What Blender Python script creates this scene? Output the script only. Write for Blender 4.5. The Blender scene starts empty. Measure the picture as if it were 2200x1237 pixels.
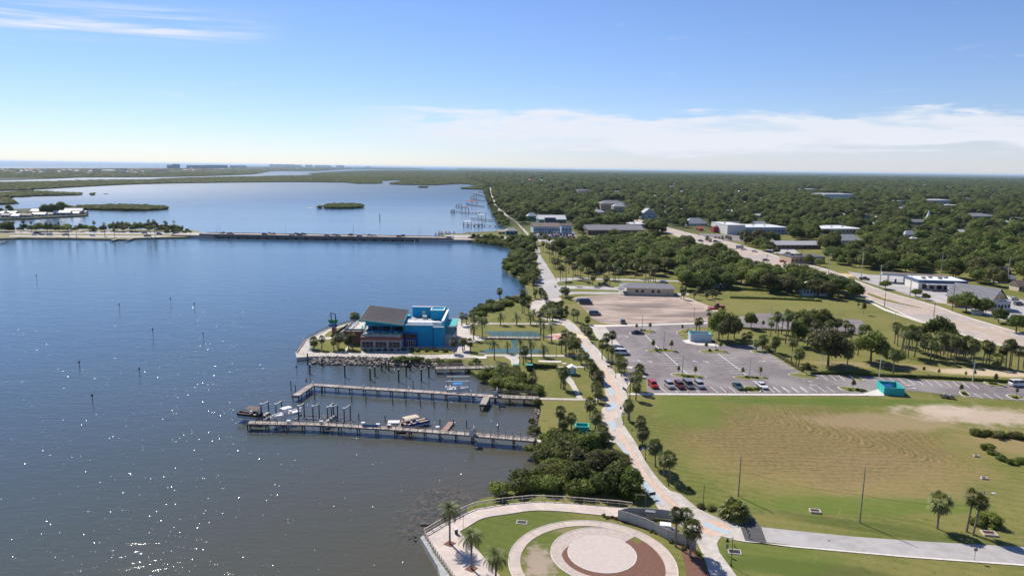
import bpy, math, random
import numpy as np
from math import radians, sin, cos, atan2, pi, hypot
from mathutils import Vector, Matrix
from mathutils.geometry import tessellate_polygon

# ------------------------------------------------------------------ camera, sky, sun, exposure
SC = bpy.context.scene
COL = SC.collection
FPX, CX, CY, HCAM = 1500.0, 1100.0, 618.5, 65.0
ROLL = math.atan(30 / 2200)
PITCH = math.atan((CY - 361) / FPX)
Fv = Vector((0, cos(PITCH), -sin(PITCH)))
R0 = Vector((1, 0, 0)); U0 = R0.cross(Fv)
Rv = R0 * cos(ROLL) + U0 * sin(ROLL)
Uv = -R0 * sin(ROLL) + U0 * cos(ROLL)
cam_d = bpy.data.cameras.new('camera'); cam = bpy.data.objects.new('camera', cam_d); COL.objects.link(cam)
cam_d.sensor_width = 36; cam_d.lens = FPX / 2200 * 36; cam_d.clip_start = 0.5; cam_d.clip_end = 200000
cam.matrix_world = Matrix(((Rv.x, Uv.x, -Fv.x, 0), (Rv.y, Uv.y, -Fv.y, 0), (Rv.z, Uv.z, -Fv.z, HCAM), (0, 0, 0, 1)))
SC.camera = cam

SUN_AZ = radians(-34.5)      # from +Y, negative = to the left
SUN_EL = radians(46)
W = bpy.data.worlds.new("World"); SC.world = W; W.use_nodes = True
SC.view_settings.view_transform = 'Standard'; SC.view_settings.look = 'None'
SC.view_settings.gamma = 1; SC.view_settings.use_curve_mapping = False
SC.view_settings.exposure = 0.4
sun_d = bpy.data.lights.new('sun', 'SUN'); sun = bpy.data.objects.new('sun', sun_d); COL.objects.link(sun)
sun_d.energy = 4.9; sun_d.angle = radians(0.53); sun_d.color = (1.0, 0.94, 0.85)
sdir = Vector((sin(SUN_AZ) * cos(SUN_EL), cos(SUN_AZ) * cos(SUN_EL), sin(SUN_EL)))
sun.rotation_euler = sdir.to_track_quat('Z', 'Y').to_euler()


class NT:
    """little node-building helper"""
    def __init__(s, nt): s.nt = nt; s.nt.nodes.clear()
    def n(s, t, **kw):
        nd = s.nt.nodes.new(t)
        for k, v in kw.items():
            if k.startswith('i_'):
                key = k[2:]; key = int(key) if key.isdigit() else key.replace('_', ' ')
                s.set(nd, key, v)
            else: setattr(nd, k, v)
        return nd
    def set(s, nd, key, v):
        if isinstance(v, tuple) and len(v) == 2 and hasattr(v[0], 'bl_idname'):
            s.nt.links.new(v[0].outputs[v[1]], nd.inputs[key])
        elif hasattr(v, 'bl_idname') and hasattr(v, 'outputs'):
            s.nt.links.new(v.outputs[0], nd.inputs[key])
        else: nd.inputs[key].default_value = v
    def m(s, op, a, b=0.0, c=0.0, clamp=False):
        nd = s.nt.nodes.new('ShaderNodeMath'); nd.operation = op; nd.use_clamp = clamp
        s.set(nd, 0, a); s.set(nd, 1, b)
        if op in ('MULTIPLY_ADD', 'SMOOTH_MIN', 'COMPARE'): s.set(nd, 2, c)
        return nd
    def ramp(s, fac, stops, interp='LINEAR'):
        nd = s.nt.nodes.new('ShaderNodeValToRGB'); nd.color_ramp.interpolation = interp
        e = nd.color_ramp.elements
        while len(e) < len(stops): e.new(0.5)
        for el, (p, c) in zip(e, stops):
            el.position = p; el.color = (c, c, c, 1) if not isinstance(c, (tuple, list)) else (*c, 1)
        s.set(nd, 0, fac); return nd
    def mix(s, fac, a, b, mode='MIX'):
        nd = s.nt.nodes.new('ShaderNodeMix'); nd.data_type = 'RGBA'; nd.blend_type = mode
        s.set(nd, 0, fac)
        for k, v in ((6, a), (7, b)):
            if isinstance(v, tuple) and len(v) == 3 and not hasattr(v[0], 'bl_idname'): v = (*v, 1)
            s.set(nd, k, v)
        return (nd, 2)
    def noise(s, vec, scale, detail=3, rough=.5, dist=0):
        nd = s.nt.nodes.new('ShaderNodeTexNoise')
        if vec is not None: s.set(nd, 'Vector', vec)
        nd.inputs['Scale'].default_value = scale; nd.inputs['Detail'].default_value = detail
        nd.inputs['Roughness'].default_value = rough; nd.inputs['Distortion'].default_value = dist
        return (nd, 0)
    def smooth(s, v, a, b):
        nd = s.nt.nodes.new('ShaderNodeMapRange'); nd.interpolation_type = 'SMOOTHSTEP'
        s.set(nd, 0, v); nd.inputs[1].default_value = a; nd.inputs[2].default_value = b
        return nd


def build_world():
    t = NT(W.node_tree)
    sky = t.n('ShaderNodeTexSky', sky_type='NISHITA', sun_disc=False, sun_elevation=SUN_EL,
              sun_rotation=SUN_AZ, altitude=0, air_density=1.0, dust_density=0.0, ozone_density=4.5)
    tc = t.n('ShaderNodeTexCoord')
    sp = t.n('ShaderNodeSeparateXYZ', i_0=(tc, 0))
    az = t.m('ARCTAN2', (sp, 0), (sp, 1)); el = t.m('ARCSINE', (sp, 2))
    def band(v, a, b, c, d):
        return t.m('MULTIPLY', t.smooth(v, a, b), t.m('SUBTRACT', 1.0, t.smooth(v, c, d)))
    def field(su, sv, sc, det=6, seed=0.0, rough=.6, dist=.6, tilt=0.0):
        vv = t.m('ADD', t.m('MULTIPLY', el, sv), t.m('MULTIPLY', az, tilt * sv))
        cmb = t.n('ShaderNodeCombineXYZ', i_0=t.m('MULTIPLY', az, su), i_1=vv, i_2=seed)
        return t.noise(cmb, sc, det, rough, dist)
    # low cloud bank to the right
    n1 = field(2.2, 16, 2.4, 8, 3.1, .62, .4)
    n2 = field(9, 60, 2.0, 6, 7.7, .65, .2)
    edge = t.m('ADD', el, t.m('MULTIPLY', t.m('SUBTRACT', n1, .5), .10))
    bank = t.m('MULTIPLY', band(edge, .016, .036, .066, .080), t.smooth(az, -.30, .02))
    n5 = field(3.2, 24, 1.5, 7, 5.5, .6, .8)
    bank = t.m('MULTIPLY', bank, t.m('MULTIPLY', t.m('MULTIPLY_ADD', n2, 1.5, .22, clamp=True), t.m('MULTIPLY_ADD', t.smooth(n5, .34, .56), .62, .38)))
    # thin haze veil under the bank
    veil = t.m('MULTIPLY', band(el, -.01, .004, .03, .07), t.m('MULTIPLY', t.smooth(az, -.25, .25), .5))
    # left cirrus streak
    n3 = field(3, 60, 1.6, 8, 1.3, .6, .5, tilt=-.035)
    e2 = t.m('ADD', el, t.m('MULTIPLY', az, -.045))
    streak = t.m('MULTIPLY', band(e2, .158, .176, .188, .215), t.m('SUBTRACT', 1.0, t.smooth(az, -.47, -.27)))
    streak = t.m('MULTIPLY', streak, t.m('MULTIPLY', t.smooth(n3, .40, .68), .9))
    # scattered wisps
    n4 = field(5, 46, 1.3, 8, 9.3, .62, 1.2, tilt=.05)
    wis = t.m('MULTIPLY', t.smooth(n4, .60, .78), band(el, .05, .09, .24, .34))
    wis = t.m('MULTIPLY', wis, .26)
    msk = t.m('MAXIMUM', t.m('MAXIMUM', t.m('MULTIPLY', bank, 1.15), streak), wis)
    msk = t.m('MINIMUM', msk, .9)
    blue = t.mix(1.0, (sky, 0), (.87, .895, 1.11), 'MULTIPLY')
    col = t.mix(msk, t.mix(veil, blue, (6.3, 6.6, 7.5)), (7.6, 7.9, 8.6))
    bg = t.n('ShaderNodeBackground'); t.set(bg, 0, col); bg.inputs[1].default_value = 0.084
    t.n('ShaderNodeOutputWorld', i_0=bg)


build_world()

# ------------------------------------------------------------------ picture point -> place on the ground
def G(x, y, z=0.0):
    d = Fv + Rv * ((x - CX) / FPX) - Uv * ((y - CY) / FPX)
    k = (z - HCAM) / d.z
    return Vector((d.x * k, d.y * k, z))

def PX(p):
    v = Vector(p) - Vector((0, 0, HCAM)); w = v.dot(Fv)
    return CX + FPX * v.dot(Rv) / w, CY - FPX * v.dot(Uv) / w

def HZ(x, y, ty, z0=0.0):
    """height above the ground at picture point (x, y) that reaches picture row ty"""
    v = G(x, y, z0) - Vector((0, 0, HCAM)); k = CY - ty
    return (FPX * v.dot(Uv) - k * v.dot(Fv)) / (k * Fv.z - FPX * Uv.z)

def P(s, k=1.0, ox=0.0, oy=0.0):
    return [(ox + float(a.split(',')[0]) / k, oy + float(a.split(',')[1]) / k) for a in s.split()]

def GP(pts, z=0.0): return [G(x, y, z) for x, y in pts]

def crom(pts, n=6, closed=False):
    """Catmull-Rom through points"""
    out = []; m = len(pts)
    rng = range(m) if closed else range(m - 1)
    for i in rng:
        p0 = pts[(i - 1) % m] if closed or i > 0 else pts[0]
        p1 = pts[i]; p2 = pts[(i + 1) % m]
        p3 = pts[(i + 2) % m] if closed or i + 2 < m else pts[-1]
        for j in range(n):
            t = j / n
            out.append(tuple(0.5 * ((2 * b) + (-a + c) * t + (2 * a - 5 * b + 4 * c - d) * t * t + (-a + 3 * b - 3 * c + d) * t ** 3)
                             for a, b, c, d in zip(p0, p1, p2, p3)))
    if not closed: out.append(tuple(pts[-1]))
    return out

# ------------------------------------------------------------------ meshes and objects
class MB:
    def __init__(s): s.v = []; s.f = []; s.mi = []
    def add(s, vs, fs, mi=0):
        o = len(s.v); s.v += [tuple(v) for v in vs]
        s.f += [tuple(i + o for i in f) for f in fs]; s.mi += [mi] * len(fs); return s
    def box(s, x0, x1, y0, y1, z0, z1, mi=0):
        return s.add([(x0, y0, z0), (x1, y0, z0), (x1, y1, z0), (x0, y1, z0), (x0, y0, z1), (x1, y0, z1), (x1, y1, z1), (x0, y1, z1)],
                     [(0, 3, 2, 1), (4, 5, 6, 7), (0, 1, 5, 4), (1, 2, 6, 5), (2, 3, 7, 6), (3, 0, 4, 7)], mi)
    def tube(s, a, b, r0, r1=None, n=6, mi=0, cap=True):
        r1 = r0 if r1 is None else r1
        a = Vector(a); b = Vector(b); d = (b - a).normalized()
        x = d.orthogonal().normalized(); y = d.cross(x)
        vs = [a + (x * cos(2 * pi * i / n) + y * sin(2 * pi * i / n)) * r0 for i in range(n)]
        vs += [b + (x * cos(2 * pi * i / n) + y * sin(2 * pi * i / n)) * r1 for i in range(n)]
        fs = [(i, (i + 1) % n, n + (i + 1) % n, n + i) for i in range(n)]
        if cap: fs += [tuple(range(n - 1, -1, -1)), tuple(range(n, 2 * n))]
        return s.add(vs, fs, mi)
    def beam(s, a, b, w, h, mi=0):
        """box from a to b, width w across (horizontal), height h centred"""
        a = Vector(a); b = Vector(b); d = (b - a); l = Vector((-d.y, d.x, 0))
        l = l.normalized() * (w / 2) if l.length > 1e-6 else Vector((w / 2, 0, 0))
        u = d.normalized().cross(l.normalized()); u = u * (h / 2) if abs(u.length) > 1e-6 else Vector((0, 0, h / 2))
        vs = [a - l - u, a + l - u, a + l + u, a - l + u, b - l - u, b + l - u, b + l + u, b - l + u]
        return s.add(vs, [(0, 1, 2, 3), (7, 6, 5, 4), (0, 4, 5, 1), (1, 5, 6, 2), (2, 6, 7, 3), (3, 7, 4, 0)], mi)
    def poly(s, pts, z=None, mi=0):
        pts = [Vector((p[0], p[1], p[2] if z is None else z)) for p in pts]
        tri = tessellate_polygon([[Vector((p.x, p.y, 0)) for p in pts]])
        out = []
        for a, b, c in tri:
            nn = (pts[b] - pts[a]).cross(pts[c] - pts[a]).z
            out.append((a, b, c) if nn > 0 else (a, c, b))
        return s.add(pts, out, mi)
    def prism(s, pts, z0, z1, mi=0, side=None):
        s.poly(pts, z1, mi)
        n = len(pts); vs = [(p[0], p[1], z0) for p in pts] + [(p[0], p[1], z1) for p in pts]
        area = sum(pts[i][0] * pts[(i + 1) % n][1] - pts[(i + 1) % n][0] * pts[i][1] for i in range(n))
        fs = [(i, (i + 1) % n, n + (i + 1) % n, n + i) if area > 0 else (i, n + i, n + (i + 1) % n, (i + 1) % n) for i in range(n)]
        return s.add(vs, fs, mi if side is None else side)
    def loft(s, rings, mi=0, cap=True):
        n = len(rings[0]); vs = [p for r in rings for p in r]; fs = []
        for k in range(len(rings) - 1):
            for i in range(n):
                j = (i + 1) % n
                fs.append((k * n + i, k * n + j, (k + 1) * n + j, (k + 1) * n + i))
        if cap: fs += [tuple(range(n - 1, -1, -1)), tuple((len(rings) - 1) * n + i for i in range(n))]
        return s.add(vs, fs, mi)
    def mesh(s, name, mats, smooth=False):
        me = bpy.data.meshes.new(name); me.from_pydata(s.v, [], s.f)
        for m in (mats if isinstance(mats, (list, tuple)) else [mats]): me.materials.append(m)
        if any(s.mi): me.polygons.foreach_set('material_index', s.mi)
        if smooth: me.polygons.foreach_set('use_smooth', [True] * len(me.polygons))
        me.update(); return me
    def obj(s, name, mats, parent=None, smooth=False, **kw):
        return ob(name, s.mesh(name, mats, smooth), parent, **kw)

def ob(name, data, parent=None, loc=None, rot=None, scale=None, kind=None, label=None, cat=None, group=None):
    o = bpy.data.objects.new(name, data); COL.objects.link(o)
    if parent is not None: o.parent = parent
    if loc is not None: o.location = loc
    if rot is not None: o.rotation_euler = rot if isinstance(rot, (tuple, list)) else (0, 0, rot)
    if scale is not None: o.scale = scale if isinstance(scale, (tuple, list)) else (scale,) * 3
    if kind: o['kind'] = kind
    if label: o['label'] = label
    if cat: o['category'] = cat
    if group: o['group'] = group
    return o

def fit(l):
    for w in ('medium-height ', 'feathery ', 'short ', 'tall ', 'sparser '):
        if len(l.split()) > 15: l = l.replace(w, '', 1)
    while len(l.replace('-', ' ').split()) > 16 and ' the ' in l: l = l.replace(' the ', ' ', 1)
    return l

def thing(name, label, cat, loc=(0, 0, 0), rot=0, group=None, scale=None):
    return ob(name, None, None, loc, rot, scale, None, fit(label), cat, group)

def dup(root, loc, rot=0, label=None, group=None, scale=None, cat=None):
    r = root.copy(); COL.objects.link(r); r.location = loc
    r.rotation_euler = rot if isinstance(rot, (tuple, list)) else (0, 0, rot)
    if scale is not None: r.scale = scale if isinstance(scale, (tuple, list)) else (scale,) * 3
    if label: r['label'] = label
    if group: r['group'] = group
    if cat: r['category'] = cat
    for ch in list(root.children):
        c = ch.copy(); COL.objects.link(c); c.parent = r
        for g in list(ch.children):
            d = g.copy(); COL.objects.link(d); d.parent = c
    return r

ORD = ['first', 'second', 'third', 'fourth', 'fifth', 'sixth', 'seventh', 'eighth', 'ninth', 'tenth', 'eleventh', 'twelfth',
       'thirteenth', 'fourteenth', 'fifteenth', 'sixteenth', 'seventeenth', 'eighteenth', 'nineteenth', 'twentieth']
def ordi(i):
    if i < 20: return ORD[i]
    tens = {2: 'twenty', 3: 'thirty', 4: 'forty', 5: 'fifty'}
    return tens[(i + 1) // 10] + ('-' + ORD[(i + 1) % 10 - 1] if (i + 1) % 10 else 'th')

def pip(x, y, poly):
    """vectorised point in polygon (picture coordinates)"""
    ins = np.zeros(x.shape, bool); n = len(poly)
    for i in range(n):
        x1, y1 = poly[i]; x2, y2 = poly[(i + 1) % n]
        if y1 == y2: continue
        c = ((y1 > y) != (y2 > y)) & (x < (x2 - x1) * (y - y1) / (y2 - y1) + x1)
        ins ^= c
    return ins

_F = np.array(Fv); _R = np.array(Rv); _U = np.array(Uv)
def PXn(X, Y, Z=0.0):
    v = np.stack([X, Y, np.zeros_like(X) + Z - HCAM], -1); w = v @ _F
    return CX + FPX * (v @ _R) / w, CY - FPX * (v @ _U) / w

# ------------------------------------------------------------------ materials
MATS = {}
def bsdf_mat(name):
    m = bpy.data.materials.new(name); m.use_nodes = True; t = NT(m.node_tree)
    b = t.n('ShaderNodeBsdfPrincipled'); o = t.n('ShaderNodeOutputMaterial', i_0=b)
    return m, t, b

def mat(name, c, rough=.7, c2=None, scale=1.0, metal=0.0, bump=0.0, spec=.4, detail=4, stretch=None, lo=.35, hi=.65, c3=None, scale3=.1, coat=0):
    """plain weathered surface: two colours mixed by noise, a slower third one, a little relief"""
    if name in MATS: return MATS[name]
    m, t, b = bsdf_mat(name)
    b.inputs['Roughness'].default_value = rough; b.inputs['Metallic'].default_value = metal
    b.inputs['Specular IOR Level'].default_value = spec
    if coat: b.inputs['Coat Weight'].default_value = coat
    geo = t.n('ShaderNodeNewGeometry'); vec = (geo, 0)
    if stretch:
        vm = t.n('ShaderNodeVectorMath', operation='MULTIPLY', i_0=vec, i_1=stretch); vec = (vm, 0)
    if c2 is None: c2 = tuple(x * .82 for x in c)
    n = t.noise(vec, scale, detail, .6)
    col = t.mix(t.smooth(n, lo, hi), c, c2)
    if c3: col = t.mix(t.smooth(t.noise(vec, scale3, 3, .55), .45, .66), col, c3)
    t.set(b, 'Base Color', col)
    if bump:
        bp = t.n('ShaderNodeBump', i_Strength=bump, i_Distance=.05); t.set(bp, 'Height', n); t.set(b, 'Normal', bp)
    MATS[name] = m; return m

def leaf_mat(name, c, c2, c3, trans=.15, rough=.55):
    m = bpy.data.materials.new(name); m.use_nodes = True; t = NT(m.node_tree)
    geo = t.n('ShaderNodeNewGeometry'); oi = t.n('ShaderNodeObjectInfo')
    n1 = t.noise((geo, 0), .35, 3, .6); n2 = t.noise((geo, 0), 1.9, 2, .6)
    col = t.mix(t.smooth(n2, .3, .72), c, c2)
    col = t.mix(t.smooth(t.m('ADD', t.m('MULTIPLY', n1, .5), t.m('MULTIPLY', (oi, 'Random'), .5)), .46, .78), col, c3)
    col = t.mix(t.m('MULTIPLY', t.smooth(t.noise((geo, 0), .013, 3, .6), .48, .66), .55), col, (.13, .15, .022))
    col = t.mix(t.m('MULTIPLY', t.smooth(t.noise((geo, 0), .021, 3, .6), .54, .70), .5), col, (.035, .065, .016))
    rw = t.n('ShaderNodeTexWhiteNoise', noise_dimensions='1D'); t.set(rw, 'W', (oi, 'Random'))
    col = t.mix(t.m('MULTIPLY', t.m('GREATER_THAN', rw, .84), .6), col, (.17, .17, .035))
    col = t.mix(t.m('MULTIPLY', t.m('LESS_THAN', rw, .10), .55), col, (.12, .085, .045))
    hs = t.n('ShaderNodeHueSaturation'); t.set(hs, 'Color', col)
    t.set(hs, 'Hue', t.m('MULTIPLY_ADD', (oi, 'Random'), .05, .475))
    t.set(hs, 'Value', t.m('MULTIPLY_ADD', (oi, 'Random'), .85, .72)); hs.inputs['Saturation'].default_value = .97
    d = t.n('ShaderNodeBsdfPrincipled', i_Roughness=rough); t.set(d, 'Base Color', hs); d.inputs['Specular IOR Level'].default_value = .25
    tr = t.n('ShaderNodeBsdfTranslucent'); t.set(tr, 0, t.mix(.35, (hs, 0), (.14, .17, .03)))
    mx = t.n('ShaderNodeMixShader'); mx.inputs[0].default_value = trans; t.set(mx, 1, d); t.set(mx, 2, tr)
    t.n('ShaderNodeOutputMaterial', i_0=mx)
    MATS[name] = m; return m

M_oak = leaf_mat('oak_leaves', (.068, .108, .015), (.122, .165, .024), (.19, .20, .036), .42)
M_mang = leaf_mat('mangrove_leaves', (.070, .105, .012), (.125, .160, .018), (.190, .190, .028), .40)
M_palm = leaf_mat('palm_fronds', (.070, .094, .022), (.120, .14, .036), (.17, .165, .05), .3, .5)
M_date = leaf_mat('date_palm_fronds', (.068, .096, .028), (.12, .145, .045), (.17, .18, .06), .3, .5)
M_bark = mat('bark', (.20, .16, .12), .9, (.12, .095, .07), 3, bump=.3)
M_ptrunk = mat('palm_trunk', (.27, .225, .18), .9, (.16, .125, .095), 2.5, bump=.4, stretch=(1, 1, 4))
M_conc = mat('concrete', (.53, .475, .42), .85, (.43, .385, .34), .8, c3=(.38, .345, .305), scale3=.12)
M_conc_w = mat('white_concrete', (.63, .58, .52), .8, (.54, .50, .45), .5)
M_kerb = mat('kerb_concrete', (.66, .61, .55), .85, (.54, .50, .45), 1.2)
M_asph = mat('asphalt', (.19, .164, .162), .9, (.148, .128, .128), .35, c3=(.235, .208, .20), scale3=.06, bump=.05)
M_asph_d = mat('dark_asphalt', (.085, .083, .085), .9, (.066, .064, .066), 1.1)
M_road = mat('concrete_road', (.47, .38, .315), .85, (.37, .295, .245), .25, c3=(.34, .30, .275), scale3=.04)
M_road2 = mat('worn_road', (.38, .355, .34), .85, (.315, .295, .28), .4, c3=(.42, .40, .38), scale3=.07)
M_paint = mat('road_paint', (.72, .72, .70), .7, (.55, .54, .52), 1.5)
M_ypaint = mat('yellow_paint', (.60, .42, .10), .7, (.50, .36, .10), 1.5)
M_wood = mat('grey_wood', (.29, .245, .215), .85, (.19, .16, .14), 2.0, stretch=(1, 1, 1), bump=.2)
M_woodl = mat('bleached_wood', (.48, .42, .36), .85, (.36, .31, .265), 1.6)
M_pile = mat('piling_wood', (.075, .06, .052), .9, (.035, .03, .027), 1.5, bump=.3)
M_white = mat('white_paint', (.80, .79, .76), .5, (.74, .73, .70), .6)
M_whitemetal = mat('white_metal_roof', (.66, .65, .64), .5, (.58, .57, .56), .5)
M_black = mat('black_metal', (.02, .02, .022), .5, (.03, .03, .032), 3)
M_rub = mat('rubber', (.025, .025, .026), .9)
M_glass = mat('dark_glass', (.012, .016, .022), .12, (.02, .024, .03), 2, spec=.35)
M_grey = mat('grey_metal', (.33, .33, .335), .5, (.27, .27, .275), 1, metal=.4)
M_rock = mat('rock', (.36, .31, .255), .9, (.20, .17, .14), .9, bump=.5)
M_rockd = mat('wet_rock', (.12, .11, .10), .7, (.06, .056, .05), 1.0, bump=.5)
M_mulch = mat('mulch', (.20, .095, .062), .95, (.12, .058, .04), 6, bump=.5)
M_teal = mat('teal_paint', (.03, .38, .36), .6, (.03, .33, .315), .8)
M_roofg = mat('grey_shingle', (.20, .20, .215), .85, (.155, .155, .165), .8)
# ------------------------------------------------------------------ setting: water, land, roads, paths
WZ = -1.2
def water_material():
    m, t, b = bsdf_mat('river_water')
    geo = t.n('ShaderNodeNewGeometry'); pos = (geo, 0)
    sp = t.n('ShaderNodeSeparateXYZ', i_0=pos)
    # brown shallows by the shore, greener further out
    big = t.noise(pos, .006, 4, .55)
    dist = t.m('SQRT', t.m('ADD', t.m('POWER', (sp, 0), 2.0), t.m('POWER', (sp, 1), 2.0)))
    shore = t.smooth((sp, 0), -100, 5)
    near = t.m('SUBTRACT', 1.0, t.smooth(dist, 90, 420))
    col = t.mix(t.smooth(big, .35, .65), (.036, .082, .140), (.044, .095, .155))
    col = t.mix(t.m('MULTIPLY', near, .9), col, (.070, .075, .052))
    sh = t.m('MULTIPLY', shore, t.m('MULTIPLY', near, t.m('MULTIPLY_ADD', t.noise(pos, .05, 4, .6), .8, .3)))
    col = t.mix(t.m('MULTIPLY', sh, .8), col, (.085, .066, .034))
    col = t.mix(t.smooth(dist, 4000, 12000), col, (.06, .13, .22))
    cs = G(955, 1095); du = t.m('DIVIDE', t.m('SUBTRACT', (sp, 0), cs.x), 11.0); dv = t.m('DIVIDE', t.m('SUBTRACT', (sp, 1), cs.y), 15.0)
    rr = t.m('ADD', t.m('SQRT', t.m('ADD', t.m('MULTIPLY', du, du), t.m('MULTIPLY', dv, dv))), t.m('MULTIPLY', t.m('SUBTRACT', t.noise(pos, .35, 5, .65), .5), 1.6))
    col = t.mix(t.m('MULTIPLY', t.m('SUBTRACT', 1.0, t.smooth(rr, .3, 1.1)), .5), col, t.mix(t.smooth(t.noise(pos, 1.1, 4, .6), .42, .58), (.15, .11, .07), (.03, .035, .025)))
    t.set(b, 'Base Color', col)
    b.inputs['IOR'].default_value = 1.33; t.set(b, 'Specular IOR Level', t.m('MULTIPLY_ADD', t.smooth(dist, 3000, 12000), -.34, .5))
    # long lanes of rougher and calmer water
    lane_v = t.n('ShaderNodeVectorMath', operation='MULTIPLY', i_0=pos, i_1=(.0012, .010, 1))
    lane = t.noise((lane_v, 0), 1.0, 5, .6, .5)
    v1 = t.n('ShaderNodeVectorMath', operation='MULTIPLY', i_0=pos, i_1=(.55, 1.25, 1))
    n1 = t.noise((v1, 0), .62, 4, .62, .6)
    n2 = t.noise((v1, 0), .13, 3, .55, .4)
    n3 = t.noise((v1, 0), 2.6, 2, .6, .2)
    hgt = t.m('ADD', t.m('MULTIPLY', n1, .50), t.m('ADD', t.m('MULTIPLY', n2, .55), t.m('MULTIPLY', n3, .06)))
    # fade the relief with distance so that far water stays calm
    fade = t.m('SUBTRACT', 1.0, t.m('MULTIPLY', t.smooth(dist, 150, 1800), .62))
    bp = t.n('ShaderNodeBump', i_Distance=.23)
    t.set(bp, 'Strength', t.m('MULTIPLY', fade, t.m('MULTIPLY_ADD', lane, .9, .35)))
    t.set(bp, 'Height', hgt)
    # scattered steep wavelets that catch the sun
    vv = t.n('ShaderNodeVectorMath', operation='MULTIPLY', i_0=pos, i_1=(3.0, 2.0, 0))
    vo = t.n('ShaderNodeTexVoronoi', i_Vector=(vv, 0), i_Scale=1.0); vo.voronoi_dimensions = '2D'
    sc_ = t.n('ShaderNodeSeparateColor'); t.set(sc_, 0, (vo, 'Color'))
    mk = t.m('MULTIPLY', t.m('GREATER_THAN', (sc_, 2), .74), t.m('LESS_THAN', (vo, 'Distance'), .14))
    mk = t.m('MULTIPLY', mk, t.m('MULTIPLY', t.m('LESS_THAN', dist, 430), t.m('GREATER_THAN', t.noise(pos, .09, 3, .6), .47)))
    def cube(v):
        c = t.m('MULTIPLY_ADD', v, 2.0, -1.0); return t.m('MULTIPLY', t.m('MULTIPLY', c, t.m('ABSOLUTE', c)), .38)
    rgh = t.m('ADD', t.m('MULTIPLY_ADD', lane, .05, .04), t.m('MULTIPLY', t.smooth(dist, 250, 2600), .46))
    t.set(b, 'Roughness', t.m('ADD', rgh, t.m('MULTIPLY', mk, .11)))
    fn = t.n('ShaderNodeCombineXYZ', i_0=cube((sc_, 0)), i_1=cube((sc_, 1)), i_2=1.0)
    mx = t.n('ShaderNodeMix', data_type='VECTOR'); t.set(mx, 0, mk); t.set(mx, 4, (bp, 0)); t.set(mx, 5, (fn, 0))
    nn = t.n('ShaderNodeVectorMath', operation='NORMALIZE'); t.set(nn, 0, (mx, 1)); t.set(b, 'Normal', (nn, 0))
    return m

M_water = water_material()
MB().add([(-60000, -60, WZ), (90000, -60, WZ), (90000, 90000, WZ), (-60000, 90000, WZ)], [(0, 1, 2, 3)]).obj('water', M_water, kind='structure')

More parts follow.
